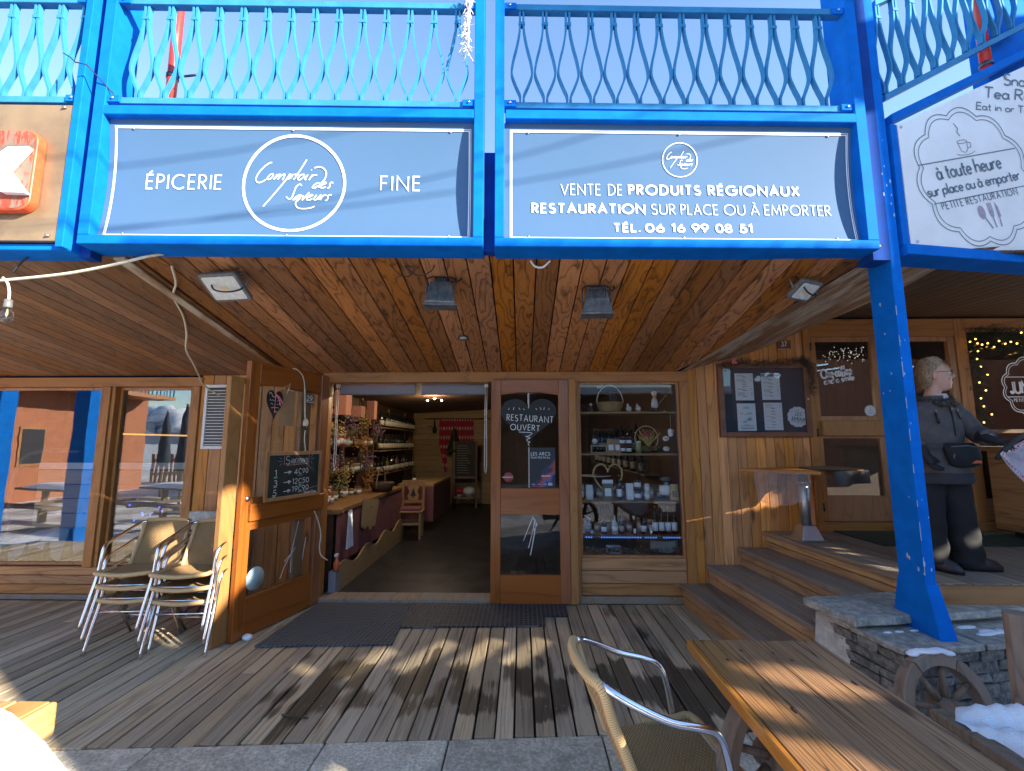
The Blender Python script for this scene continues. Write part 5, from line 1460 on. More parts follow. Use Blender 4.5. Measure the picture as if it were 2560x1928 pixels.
# second shelf
z = SZ[3]
simple('jar_set', 'wooden gift box of four small jars on the second display shelf', 'gift box', (wx(195), yd - .04, z), [('box', M['interior'], lambda m: (m.b2((-.083, -.03, 0), (.083, .03, .012)), m.b2((-.083, -.03, .07), (.083, .03, .085)), m.b2((-.083, -.03, .012), (-.074, .03, .07)), m.b2((.074, -.03, .012), (.083, .03, .07)))), ('small_jars', M['darkbottle'], lambda m: [m.lathe([(.014, .013), (.014, .055), (.010, .066)], (-.055 + .037 * k, 0, 0), 10) for k in range(4)])])
sachet('kraft sachet with round white label, left one beside the gingham jars', (wx(280), yd - .04, z), .08, .15, M['kraft'])
sachet('kraft sachet with round white label, right one beside the gingham jars', (wx(328), yd - .03, z), .07, .145, M['kraft'])
for px in (365, 410):
    for k in range(2):
        jar(('upper' if k else 'lower') + (' left' if px == 365 else ' right') + ' small jar with red gingham cap on the second display shelf', (wx(px), yd - .03, z + .088 * k), .031, .084, M['darkbottle'], M['redcloth'], 'gingham capped jars in the display window')
simple('lavender_bag', 'dark lavender bag with an oval label on the second shelf', 'bag', (wx(178), yd + .07, z), [('bag', M['boardblue'], lambda m: m.lathe([(.03, 0), (.04, .05), (.035, .12), (.012, .16), (.022, .19)], (0, 0, 0), 12, sy=.6)), ('label', LBL, lambda m: m.lathe([(.03, -.028), (.03, -.026)], (0, 0, .125), 16, axis='Y'))])
t = thing('grass_bouquet', 'ring with a dried grass and flower bouquet on the second display shelf', 'bouquet', (wx(545), yd - .02, z))
m = MB(); m.tube([(.125 * cos(2 * pi * i / 28) - .01, 0, .155 + .135 * sin(2 * pi * i / 28)) for i in range(29)], .005, 6); m.obj('ring', M['wrap'], t)
m = MB(); rd = random.Random(5)
for i in range(46):
    a = rd.uniform(-.75, .75); l = rd.uniform(.12, .21); m.tube([(.01, 0, .06), (.01 + sin(a) * l * .5, rd.uniform(-.02, .02), .06 + cos(a) * l * .6), (.01 + sin(a) * l, rd.uniform(-.03, .03), .06 + cos(a) * l)], .0022, 4)
m.obj('grass', gold, t)
m = MB()
for i in range(14): m.ball((rd.uniform(-.05, .05), rd.uniform(-.03, 0), rd.uniform(.19, .24)), rd.uniform(.008, .014), 6, 4)
m.obj('flowers', M['tin_red'], t)
m = MB()
for i in range(60):
    a = rd.uniform(0, 2 * pi); r0 = rd.uniform(.03, .12); m.tube([(r0 * .4 * cos(a), -.02, .03), (r0 * cos(a), -.02 + r0 * .25 * sin(a), .03 + rd.uniform(.0, .05))], .003, 4)
m.obj('greenery', plain('pale_green_leaves', (.16, .20, .08), .8, var=.5), t)
m = MB(); m.lathe([(.06, 0), (.085, .04), (.08, .055)], (0, 0, 0), 16, sy=.5); m.obj('bowl', M['wicker'], t)
for k, (px, pz) in enumerate(((668, .155), (668, .045))):
    simple('soap_label', ('upper' if k == 0 else 'lower') + ' pale oval soap at the right of the second shelf', 'soap', (wx(px), yd - .06, z + pz), [('disc', cream, lambda m: m.ball((0, 0, 0), (.036, .012, .028), 14, 8)), ('print', M['print_grey'], lambda m: m.b2((-.018, -.014, -.004), (.018, -.0115, .003)))])
simple('pompom', 'white fluffy pompom hanging at the right edge of the display window', 'pompom', (wx(708), yd - .05, z + .22), [('ball', M['snow'], lambda m: [m.ball((rd.uniform(-.02, .02), rd.uniform(-.02, .02), rd.uniform(-.02, .02)), .026, 7, 5) for i in range(9)]), ('string', M['cable'], lambda m: m.tube([(0, 0, .03), (0, 0, .20)], .002, 4))])
simple('honey_jar', 'tall jar with a pale lid beside the bouquet', 'jar', (wx(478), yd - .03, z), [('glass', plain('greenish_preserve', (.30, .30, .12), .3, var=.3), lambda m: m.lathe([(.03, 0), (.032, .10), (.028, .115)], (0, 0, 0), 14)), ('lid', cream, lambda m: m.lathe([(.03, .115), (.03, .13)], (0, 0, 0), 14))])
# third shelf
z = SZ[2]
t = thing('heart_wreath', 'large twig heart wreath standing on the third display shelf', 'wreath', (wx(262), yd + .02, z + .19))
m = MB()
for k in range(4): m.tube([(a + rd.uniform(-.006, .006), rd.uniform(-.01, .01), b + rd.uniform(-.006, .006)) for a, b in heart(.31, .36, 44)] , .007, 5)
m.obj('twigs', M['wrap'], t)
sachet('pale sachet at the left end of the third display shelf', (wx(68), yd - .04, z), .05, .15, M['bottleglass'])
sachet('clear sachet with white label on the third display shelf', (wx(125), yd, z), .07, .15, cream)
sachet('tall clear sachet of herbs with a printed header before the twig heart', (wx(250), yd - .05, z), .105, .20, herb, LBL, LBL)
bottle('striped_bottle', 'black and white striped bottle beside the twig heart', (wx(335), yd - .02, z), .030, .26, M['darkbottle'], cap=M['brass'])
sachet('clear sachet of dried mushrooms on the third display shelf', (wx(407), yd - .02, z), .075, .17, cream)
for k in range(2): jar(('upper' if k else 'lower') + ' dark square jar with pale label on the third display shelf', (wx(462), yd - .03, z + .115 * k), .038, .105, M['blackpaint'], M['black'])
for k in range(2): jar(('upper' if k else 'lower') + ' small jar of salt stacked on the third display shelf', (wx(530), yd - .02, z + .085 * k), .030, .08, cream, cream)
jar('large jar with rope handle at the right of the third display shelf', (wx(672), yd + .03, z), .068, .23, M['bottleglass'], M['greyplastic'])
sachet('yellow pasta bag with a round brown print on the third display shelf', (wx(710), yd - .06, z), .08, .165, gold, M['kraft'])
simple('red_berry', 'small red berry decoration lying on the third display shelf', 'decoration', (wx(368), yd - .09, z), [('berries', M['tin_red'], lambda m: [m.ball((rd.uniform(-.02, .02), rd.uniform(-.01, .01), .009), .009, 7, 5) for i in range(4)])])
simple('glass_plate', 'pale round plate edge standing on the third display shelf', 'plate', (wx(185), yd + .14, z + .235), [('plate', cream, lambda m: m.lathe([(.02, -.012), (.17, 0), (.175, .006), (.02, -.006)], (0, 0, 0), 24))])
t = thing('fir_branch', 'dark fir twig hanging behind the third display shelf', 'twig', (wx(520), yd + .10, z + .34))
m = MB()
for i in range(120):
    a = V3((rd.uniform(-.07, .06), rd.uniform(-.03, .03), rd.uniform(-.08, .10))); d = V3((rd.uniform(-1, 1), rd.uniform(-1, 1), rd.uniform(-1, .4))) * .035; m.tube([a, a + d], .0025, 3)
m.obj('needles', M['fir'], t)
# bottle shelf
z = SZ[1]
pale = plain('frosted_pale_glass', (.50, .53, .50), .25, var=.05)
bottle('liqueur_bottle', 'dark bottle with a round white label, left on the bottle shelf', (wx(224), yd, z), .032, .17, M['darkbottle'])
bottle('liqueur_bottle', 'frosted pale bottle on the bottle shelf above the lights', (wx(295), yd - .03, z), .034, .19, pale, neck=.36, cap=pale)
bottle('liqueur_bottle', 'square dark bottle with long neck right of the frosted bottle', (wx(345), yd, z), .030, .20, M['darkbottle'], plain('beige_label', (.42, .36, .28), .7), neck=.4)
simple('tree_bottle', 'fir tree shaped bottle on the bottle shelf', 'bottle', (wx(430), yd - .02, z), [('glass', plain('brown_liqueur', (.07, .035, .02), .12), lambda m: m.lathe([(.032, 0), (.03, .03), (.018, .05), (.027, .055), (.014, .085), (.022, .09), (.010, .125), (.012, .15)], (0, 0, 0), 12)), ('cap', cream, lambda m: m.lathe([(.014, .15), (.014, .185)], (0, 0, 0), 10)), ('label', LBL, lambda m: m.b2((-.012, -.036, .01), (.012, -.03, .06)))])
bottle('liqueur_bottle', 'black bottle with two white round labels on the bottle shelf', (wx(500), yd, z), .031, .20, M['darkbottle'])
simple('egg_ornament', 'small pale egg cup on the bottle shelf', 'ornament', (wx(545), yd - .03, z), [('egg', cream, lambda m: (m.lathe([(.016, 0), (.007, .014), (.016, .03)], (0, 0, 0), 12), m.ball((0, 0, .048), (.017, .017, .024), 10, 7)))])
for k, px in enumerate((578, 622, 667, 712)):
    bottle('tall_bottle', ['first', 'second', 'third', 'fourth'][k] + ' from the left of four long necked bottles with white labels', (wx(px), yd - .02, z), .030, .29, M['darkbottle'], neck=.62, group='long necked bottles in the display window', cap=M['brass'])
t = thing('plush_toy', 'pale grey plush toy slumped at the left end of the bottle shelf', 'toy', (wx(100), yd - .02, z))
m = MB(); m.ball((0, 0, .06), (.055, .05, .065), 10, 7); m.ball((.0, -.03, .145), (.042, .04, .04), 10, 7); m.ball((-.04, -.05, .03), (.025, .05, .025), 8, 5); m.ball((.045, -.05, .03), (.025, .05, .025), 8, 5); m.obj('body', plain('grey_plush', (.42, .42, .44), .95, var=.3, scale=60, bump=.8), t)
m = MB(); m.ball((-.03, -.03, .18), .016, 8, 5); m.ball((.03, -.03, .18), .016, 8, 5); m.ball((0, -.07, .14), .009, 6, 4); m.obj('ears_and_nose', M['black'], t)
simple('folded_fan', 'blue grey folded cloth behind the bottles', 'cloth', (wx(245), yd + .10, z + .20), [('cloth', M['boardblue'], lambda m: [m.hexa([(-.10 + k * .035, -.01, 0), (-.07 + k * .035, .01, 0), (-.07 + k * .035, .014, 0), (-.10 + k * .035, -.006, 0)], [(-.06 + k * .022, -.01, .10), (-.04 + k * .022, .01, .10), (-.04 + k * .022, .014, .10), (-.06 + k * .022, -.006, .10)]) for k in range(6)])])
t = thing('led_strip', 'strip of blue lights along the edge of the bottle shelf and up the right post', 'light strip', (wx(85), F + .055, z - .012))
b0 = None
L_ = [(wx(85 + i * 17.5) - wx(85), 0, 0) for i in range(40)] + [(wx(735) - wx(85), 0, .05 + i * .11) for i in range(15)]
for i, p in enumerate(L_):
    if i in (3, 4, 5, 22, 28, 29): continue
    if b0 is None: m = MB(); m.ball((0, 0, 0), .0065, 6, 4); o = b0 = m.obj('led', M['led_blue'], t)
    else: o = b0.copy(); COL.objects.link(o); o.parent = t
    o.location = p
    if i >= 40: o.scale = (.55,) * 3
m = MB(); m.b2((-.01, .004, -.006), (wx(770) - wx(85), .008, .006)); m.obj('tape', M['black'], t)
def tinsel(nm, label, cat, x0, x1, loc, n, mats, rad, up):
    t = thing(nm, label, cat, loc)
    for pn, mt, k in mats:
        m = MB()
        for i in range(int(n * k)):
            u = rd.random(); c = V3((x0 + (x1 - x0) * u, rd.uniform(-.02, .02), rd.uniform(0, up) + .012 * sin(u * 23)))
            d = V3((rd.uniform(-1, 1), rd.uniform(-1, .6), rd.uniform(-.7, 1))) * rad * rd.uniform(.5, 1.2)
            w = V3((rd.uniform(-1, 1), rd.uniform(-1, 1), rd.uniform(-1, 1))) * .003
            m.add([c - w, c + w, c + d], [(0, 1, 2)])
        m.obj(pn, mt, t)
    return t
tinsel('red_tinsel', 'red tinsel trailing along the bottle shelf above the blue lights', 'tinsel', 0, 1.02, (.63, F + .10, z + .012), 420, [('strands', M['tin_red'], 1)], .022, .012)
tinsel('fir_garland', 'dark fir garland with red tinsel along the bottom of the display window', 'garland', 0, 1.03, (.625, F + .12, .455), 1500, [('needles', M['fir'], 1), ('pale_tips', plain('frosted_tips', (.30, .33, .26), .7, var=.4), .25), ('tinsel', M['tin_red'], .22)], .045, .055)
pl0 = None
for k in range(9):
    loc = (wx(640) + random.uniform(-.004, .004), yd + .03, .46 + .0125 * k)
    if pl0 is None:
        pl0 = simple('plate', 'white dinner plate in the stack at the bottom right of the display window', 'plate', loc, [('plate', cream, lambda m: m.lathe([(.06, 0), (.08, .002), (.138, .012), (.140, .015), (.08, .006), (.01, .004)], (0, 0, 0), 28))], 'stacked plates in the display window')
    else: dup(pl0, loc)
simple('printed_box', 'white box with black houses printed on it at the bottom of the display', 'box', (wx(282), yd - .02, .445), [('box', LBL, lambda m: m.b2((-.07, -.03, 0), (.07, .03, .075))), ('print', M['black'], lambda m: (m.add([(-.06, -.031, .02), (-.03, -.031, .02), (-.03, -.031, .04), (-.045, -.031, .052), (-.06, -.031, .04)], [(0, 1, 2, 3, 4)]), m.b2((-.01, -.0315, .02), (.01, -.031, .05)), m.b2((.025, -.0315, .018), (.055, -.031, .034))))])

# ================================================================ INSIDE THE SHOP
for nm, x0, x1, lab in (('roller_blind', -2.0, -1.17, 'long grey roller blind at the top left of the doorway'), ('roller_blind', -1.10, -.40, 'short grey roller blind at the top right of the doorway')):
    t = thing(nm, lab, 'blind', ((x0 + x1) / 2, F + .15, 2.235)); w = x1 - x0
    m = MB(); m.b2((-w / 2, -.006, -.105), (w / 2, .002, -.01)); m.obj('fabric', M['blind'], t)
    m = MB(); m.tube([(-w / 2, .02, -.005), (w / 2, .02, -.005)], .022, 10); m.obj('roll', M['blind'], t)
    m = MB(); m.b2((-w / 2, -.009, -.118), (w / 2, .005, -.104)); m.obj('bottom_bar', M['greyplastic'], t)
for x, l, lab in ((-2.02, .9, 'white pull cord looping at the left side of the doorway'), (-.385, .95, 'white pull cord looping at the right side of the doorway')):
    t = thing('blind_cord', lab, 'cord', (x, F + .13, 2.22)); m = MB(); m.tube([(-.01, 0, 0), (-.012, 0, -l * .5), (-.012, 0, -l * .95), (0, 0, -l), (.010, 0, -l * .93), (.006, 0, -l * .4), (.01, 0, 0)], .0045, 6); m.obj('cord', M['white'], t)
    m = MB(); m.b2((-.02, -.01, -.02), (.02, .02, .015)); m.obj('bracket', M['white'], t)
# shelves and bottles along the left wall
t = thing('bottle_rack', 'dark wall rack of three bottle shelves on the left wall deep in the shop', 'shelf', (-2.72, 9.6, 0))
m = MB()
for zz in (1.02, 1.45, 1.88): m.b2((-.12, -1.3, zz - .02), (.14, 1.35, zz))
m.obj('shelf_board', M['shelfwood'], t)
m = MB()
for yy in (-1.3, 0, 1.35): m.b2((-.13, yy - .02, 0), (-.10, yy + .02, 2.3))
m.obj('upright', M['shelfwood'], t)
amber = plain('amber_glass', (.12, .06, .02), .12, var=.3)
b0 = [None, None]
for zz, nmz in ((1.02, 'lowest'), (1.45, 'middle'), (1.88, 'top')):
    for i in range(16):
        k = 1 if (zz < 1.1 and i % 4 == 3) or (zz > 1.4 and zz < 1.5 and i > 12) else 0
        loc = (-2.62 + random.uniform(-.03, .03), 8.36 + i * .165, zz)
        lab = ('amber' if k else 'dark') + ' wine bottle on the ' + nmz + ' wall shelf in the shop'
        if b0[k] is None:
            b0[k] = bottle('wine_bottle', lab, loc, .040, .31, amber if k else M['darkbottle'], plain('cream_wine_label', (.46, .42, .34), .7), 'bottles on the shop wall shelves')
        else: dup(b0[k], loc, 0, lab)
# rows of bottles seen through the display window
t = thing('bottle_rack', 'long bottle shelf on the right wall seen through the display window', 'shelf', (1.66, 8.0, 0))
m = MB()
for zz in (1.55, 1.20): m.b2((-.13, -2.2, zz - .02), (.09, 2.2, zz))
m.obj('shelf_board', M['shelfwood'], t)
for i in range(18):
    dup(b0[0], (1.56, 6.0 + i * .22, 1.55 if i % 2 else 1.20), 0, 'dark wine bottle on the right wall shelf behind the display')
# stock packed on the flower rack and behind the display
JC = [plain('stock_' + n_, c_, .5, var=.4, scale=60) for n_, c_ in (('honey', (.45, .22, .04)), ('jam', (.25, .03, .03)), ('olive', (.16, .17, .05)), ('cream', (.55, .48, .36)), ('kraft', (.36, .22, .10)))]
JN = ['honey', 'red jam', 'olive', 'cream', 'kraft topped']
jb = [None] * 5; rj = random.Random(31)
for zz, nmz in ((1.152, 'lowest'), (1.552, 'middle'), (1.952, 'top')):
    for i in range(20):
        k = rj.randrange(5); loc = (-2.60 + rj.uniform(-.04, .06), 5.16 + i * .135, zz)
        lab = JN[k] + ' jar on the ' + nmz + ' board of the flower rack'
        if jb[k] is None: jb[k] = jar(lab, loc, rj.uniform(.035, .05), rj.uniform(.10, .16), JC[k], JC[(k + 2) % 5], 'jars packed on the flower rack')
        else: dup(jb[k], loc, rj.uniform(0, 6), lab, None, rj.uniform(.8, 1.25))
for i in range(13):
    dup(b0[0], (wx(190 + i * 25) , yd + .14 + .03 * (i % 2), SZ[3]), 0, 'dark bottle in the back row of the second display shelf', 'back row bottles in the display window', .85)
for i in range(9):
    k = rj.randrange(5); dup(jb[k], (wx(75 + i * 72), yd + .13, SZ[2]), 0, JN[k] + ' jar in the back row of the third display shelf', 'back row jars in the display window', .9)
for i in range(8):
    k = rj.randrange(5); dup(jb[k], (wx(110 + i * 78), yd + .13, SZ[1]), 0, JN[k] + ' jar in the back row of the bottle shelf', 'back row jars in the display window', .85)
for i in range(17):
    k = rj.randrange(5); dup(jb[k], (-2.45 + rj.uniform(-.08, .2), 5.2 + i * .085, .871), rj.uniform(0, 6), JN[k] + ' jar standing on the sales counter near the doorway', 'jars on the sales counter', rj.uniform(.8, 1.3))
# flower rack on the left
t = thing('flower_rack', 'dark upright rack for dried flowers behind the counter', 'rack', (-2.55, 6.5, 0))
m = MB()
for yy in (-1.4, -.7, 0, .7, 1.3): m.b2((-.05, yy - .03, .9), (.0, yy + .03, 2.3))
for zz in (1.15, 1.55, 1.95): m.b2((-.2, -1.4, zz - .02), (-.01, 1.3, zz))
m.b2((-.28, -1.4, .9), (-.25, 1.3, 2.3))
m.obj('rack_frame', M['soffit_dark'], t)
fl = [plain('dried_yellow_flowers', (.42, .30, .10), .9, var=.5, scale=80), plain('dried_orange_flowers', (.50, .22, .06), .9, var=.5, scale=80), plain('dried_mauve_flowers', (.22, .13, .18), .9, var=.5, scale=80), plain('dried_green_leaves', (.15, .16, .06), .9, var=.5, scale=80)]
fn_ = ['yellow', 'orange', 'mauve', 'green']
SP = [(5.25, 1.95, 3), (5.35, 1.55, 0), (5.3, 1.22, 2), (5.9, 1.75, 0), (5.85, 1.35, 2), (6.3, 1.15, 0), (6.5, 1.85, 2), (6.9, 1.95, 0), (6.9, 1.60, 1), (7.2, 1.30, 2), (7.6, 1.80, 2), (7.3, 1.05, 1), (5.5, 1.0, 0), (6.0, .98, 3)]
for i, (yy, zz, k) in enumerate(SP):
    t = thing('dried_bunch', 'bunch of dried ' + fn_[k] + ' flowers hanging ' + ['low', 'midway', 'high'][0 if zz < 1.25 else 1 if zz < 1.7 else 2] + ' on the rack, ' + ['near the door', 'towards the back'][int(yy > 6.4)], 'dried flowers', (-2.44, yy, zz), 0, 'dried flower bunches on the rack')
    m = MB()
    for q in range(110):
        c = V3((rd.gauss(0, .05), rd.gauss(0, .08), rd.gauss(0, .07))); s_ = rd.uniform(.007, .020)
        m.ball(c, (s_, s_, s_ * .8), 5, 3)
    m.obj('blooms', fl[k], t)
    m = MB()
    for q in range(10): m.tube([(rd.gauss(0, .02), rd.gauss(0, .03), -.02), (rd.gauss(0, .02), rd.gauss(0, .03), -.22)], .003, 4)
    m.obj('stems', fl[3], t)
simple('pink_box', 'tall pink gift box standing on top of the flower rack', 'box', (-2.45, 6.15, 1.97), [('box', plain('salmon_card', (.50, .22, .16), .8), lambda m: m.b2((-.08, -.10, 0), (.08, .10, .33)))])
simple('pink_box', 'small pink gift box beside the tall one on the flower rack', 'box', (-2.45, 6.75, 1.97), [('box', plain('salmon_card', (.50, .22, .16), .8), lambda m: m.b2((-.07, -.08, 0), (.07, .08, .17)))])
simple('pink_box', 'narrow pink gift box at the far end of the flower rack', 'box', (-2.45, 7.35, 1.97), [('box', plain('salmon_card', (.50, .22, .16), .8), lambda m: m.b2((-.06, -.07, 0), (.06, .07, .30)))])
# counter with red cloth and kick board
t = thing('counter', 'long sales counter with a red woven cloth front left of the doorway', 'counter', (-2.3, 6.35, 0))
m = MB(); m.b2((-.28, -1.35, .82), (.30, 1.35, .87)); m.obj('top', M['shelfwood'], t, bevel=.005)
m = MB(); m.grid(lambda u, v: (.285 + .012 * sin(u * 60) * v, -1.33 + 2.66 * u, .82 - .55 * v), 60, 4); m.obj('cloth', M['redcloth'], t)
m = MB(); m.b2((-.25, -1.3, 0), (.24, 1.3, .82)); m.obj('body', M['soffit_dark'], t)
t = thing('kick_board', 'pale wavy edged board leaning along the foot of the counter', 'board', (-1.98, 6.35, .012))
m = MB(); n = 24; P = [(-1.33, 0), (1.33, 0)] + [(1.33 - 2.66 * i / n, .30 + .05 * sin(i * .9) - .06 * (i / n)) for i in range(n + 1)]
m.prism([(a, b) for a, b in P], -.012, .012); m.v = [Matrix.Rotation(pi / 2, 3, 'Z') @ p for p in m.v]; m.obj('board', M['interior'], t)
simple('bread_board', 'jagged edged wooden board hanging over the counter front', 'board', (-1.93, 5.85, .86), [('board', M['interior'], lambda m: (m.prism([(-.16, -.30), (-.09, -.33), (-.05, -.29), (.02, -.36), (.06, -.31), (.12, -.33), (.19, .0), (-.14, .04)], -.012, .012), setattr(m, 'v', [Matrix.Rotation(pi / 2.4, 3, 'Z') @ p for p in m.v]))), ('hole', M['black'], lambda m: (m.ball((.02, 0, -.08), (.02, .016, .02), 8, 5), setattr(m, 'v', [Matrix.Rotation(pi / 2.4, 3, 'Z') @ p for p in m.v])))])
simple('tea_towel', 'pale striped tea towel hanging from the counter edge near the doorway', 'towel', (-1.965, 5.25, .84), [('cloth', plain('pale_linen', (.52, .52, .54), .9, var=.08), lambda m: m.grid(lambda u, v: (.01 + .016 * sin(u * 14) * (.4 + v), (-.08 + .16 * u) * (.6 + .5 * v), -.42 * v), 18, 8))])
t = thing('basket', 'dark basket with hooped handle on the counter', 'basket', (-2.1, 6.9, .875))
m = MB(); m.lathe([(.14, 0), (.18, .12), (.17, .13)], (0, 0, 0), 20); m.obj('bowl', M['soffit_dark'], t)
m = MB(); m.tube([(-.02, -.22 * cos(pi * i / 14), .05 + .30 * sin(pi * i / 14)) for i in range(15)], .012, 6); m.obj('handle', M['old'], t)
simple('spray_bottle', 'orange spray bottle on the floor at the left door post', 'bottle', (-1.965, 4.95, .25), [('bottle', plain('orange_plastic', (.62, .12, .04), .4), lambda m: m.lathe([(.03, 0), (.034, .08), (.015, .12), (.015, .15)], (0, 0, 0), 12)), ('nozzle', M['white'], lambda m: m.b2((-.014, -.035, .15), (.014, .02, .175)))])
simple('white_box', 'pale storage box standing under the spray bottle', 'box', (-1.99, 4.98, .012), [('box', M['blind'], lambda m: m.b2((-.045, -.05, 0), (.03, .08, .23)))])
# wooden chair
t = thing('wooden_chair', 'small pine chair with a fir cut-out back and plaid cushion in the shop', 'chair', (-1.87, 7.82, .012), radians(6))
pine = wood('chair_pine', (.46, .27, .12), (.28, .14, .055), 'Z', ring=5, con=.4, knots=.3)
for sx in (-1, 1):
    m = MB(); m.b2((sx * .17 - .02, -.19, 0), (sx * .17 + .02, -.15, .43)); m.obj('leg', pine, t, bevel=.003)
    m = MB(); m.hexa([(sx * .17 - .02, .15, 0), (sx * .17 + .02, .15, 0), (sx * .17 + .02, .19, 0), (sx * .17 - .02, .19, 0)], [(sx * .18 - .02, .22, .92), (sx * .18 + .02, .22, .92), (sx * .18 + .02, .255, .92), (sx * .18 - .02, .255, .92)]); m.obj('leg', pine, t, bevel=.003)
m = MB(); m.b2((-.21, -.21, .43), (.21, .19, .46)); m.obj('seat', pine, t, bevel=.006)
m = MB(); m.b2((-.15, -.19, .23), (.15, -.155, .27)); m.b2((-.15, .155, .23), (.15, .185, .27)); each(m, 'stretcher', pine, t)
m = MB(); m.prism([(-.16, .86), (-.10, .84), (.10, .84), (.16, .86), (.16, .93), (-.16, .93)], .215, .24); m.b2((-.16, .20, .54), (.16, .225, .59)); m.prism([(-.075, .59), (.075, .59), (.10, .66), (.065, .74), (.10, .80), (.06, .84), (-.06, .84), (-.10, .80), (-.065, .74), (-.10, .66)], .207, .228); b = m.obj('backrest', pine, t)
m = MB(); m.prism([(0, .80), (-.05, .66), (-.012, .66), (-.012, .63), (.012, .63), (.012, .66), (.05, .66)], .204, .2065); m.obj('fir_cutout', M['black'], b)
m = MB(); m.slab(rrect(-.18, .18, -.18, .14, .05), .461, .50); m.obj('cushion', M['redcloth'], t, bevel=.012, seg=2)
t = thing('cloth_table', 'table under a red woven cloth at the back left of the shop', 'table', (-1.95, 9.4, 0))
m = MB(); m.b2((-.32, -1.0, .80), (.34, 1.0, .84)); m.obj('top', M['interior'], t)
m = MB(); m.grid(lambda u, v: (.345 + .014 * sin(u * 50) * v, -1 + 2 * u, .80 - .62 * v), 50, 4); m.grid(lambda u, v: (-.32 + .66 * u, -1.005 - .012 * sin(u * 22) * v, .80 - .62 * v), 24, 4); m.obj('cloth', M['redcloth'], t)
for i in range(7):
    bottle('small_bottle', 'small dark bottle standing on the red cloth table', (-2.05 + .13 * (i % 3), 8.75 + i * .18, .84), .03, .20, M['darkbottle'], None, 'small bottles on the cloth table') if i == 0 else None
t = thing('red_curtain', 'red and white patterned curtain gathered open on the back wall of the shop', 'curtain', (-1.7, 11.88, 2.2))
def curt():
    g = G('red_patterned_curtain'); co = g.obj(); sp = g.n('SeparateXYZ', {0: co}); zz = g.math('FRACT', g.math('MULTIPLY', sp.outputs[2], 4.2)); x_ = g.math('SINE', g.math('MULTIPLY', sp.outputs[0], 90))
    f = g.math('MULTIPLY', g.step(g.math('ABSOLUTE', g.math('SUBTRACT', zz, .5)), .30, .36), g.step(x_, -.4, .2))
    return g.pbr(g.mix(f, (.40, .03, .06), (.55, .42, .42)), .9)
m = MB()
m.grid(lambda u, v: (-.46 + .90 * u - (.0), .02 * sin(u * 40), -.62 * v - (.0 if u > .25 else 0)), 40, 6); m.grid(lambda u, v: (-.46 + .22 * u + .20 * v * (1 - u) * .8 , -.004 + .02 * sin(u * 12), -.62 - .75 * v), 10, 8); m.obj('cloth', curt(), t)
m = MB(); m.tube([(-.85, 0, .01), (.95, 0, .01)], .012, 8); m.obj('rod', M['black'], t)
simple('wall_lantern', 'black lantern hanging left of the red curtain', 'lantern', (-2.28, 11.86, 1.85), [('lantern', M['black'], lambda m: (m.lathe([(.05, 0), (.06, .12), (.03, .16), (.01, .34)], (0, 0, 0), 10),))])
t = thing('menu_easel', 'tall black menu chalkboard on a wooden stand at the back of the shop', 'chalkboard', (-1.40, 11.35, .012))
m = MB()
for sx in (-1, 1): m.b2((sx * .28 - .02, -.02, 0), (sx * .28 + .02, .02, 1.62))
m.b2((-.26, -.02, .70), (.26, .02, .75)); m.b2((-.26, -.22, .24), (.26, .02, .27)); m.obj('stand', M['old'], t)
m = MB(); m.b2((-.26, -.015, .75), (.26, .005, 1.60)); m.obj('slate', M['chalkblack'], t)
m = MB()
for k in range(12): letters(m, 'nesauoten', -.20, .14 + .05 * sin(k * 2.1), 1.48 - k * .06, 1.51 - k * .06, .004, y=-.017) if False else m.ribbon([(-.2 + i * .03, 1.5 - k * .06 + random.uniform(-.004, .004)) for i in range(9 + k % 4)], .004, -.017)
m.obj('chalk_writing', M['chalk'], t)
for x, r_, mt, lab in ((-1.52, .12, 'tin_red', 'red spotted toadstool cushion under the menu chalkboard'), (-1.28, .15, 'print_white', 'large white toadstool cushion under the menu chalkboard')):
    simple('toadstool', lab, 'decoration', (x, 11.22, .29), [('cap', M[mt], lambda m: m.ball((0, 0, .13), (r_, r_, r_ * .72), 14, 8)), ('stem', cream, lambda m: m.lathe([(r_ * .5, 0), (r_ * .4, .12)], (0, 0, 0), 12))])
simple('felt_tree', 'dark pointed felt tree standing before the red curtain', 'decoration', (-1.72, 11.5, .95), [('cone', M['fir'], lambda m: m.lathe([(.22, 0.42), (.15, .5), (.07, .8), (.02, 1.0), (.03, 1.02)], (0, 0, 0), 10)), ('post', M['old'], lambda m: m.lathe([(.03, -.93), (.03, .45)], (0, 0, 0), 8))])
for (x, y_, zz, lab) in ((-1.55, 8.0, 2.34, 'triple spot lamp lit on the shop ceiling'), (-1.55, 5.6, 2.36, 'lit spot lamp just inside the doorway')):
    t = thing('spot_lamp', lab, 'lamp', (x, y_, zz))
    m = MB(); m.tube([(-.12, 0, .04), (.14, 0, .04)], .008, 6); m.obj('bar', M['darkmetal'], t)
    m = MB()
    for k, dx in enumerate((-.12, 0, .13)): m.ball((dx, -.01, .0 + .03 * (k % 2)), .016, 8, 6)
    m.obj('lamp', M['spot_on'], t)
    ld = bpy.data.lights.new('spot_lamp_light', 'POINT'); ld.energy = 7; ld.color = (1, .78, .5); ld.shadow_soft_size = .03
    lo = bpy.data.objects.new('spot_lamp_light', ld); COL.objects.link(lo); lo.parent = t; lo.location = (0, -.05, -.08)
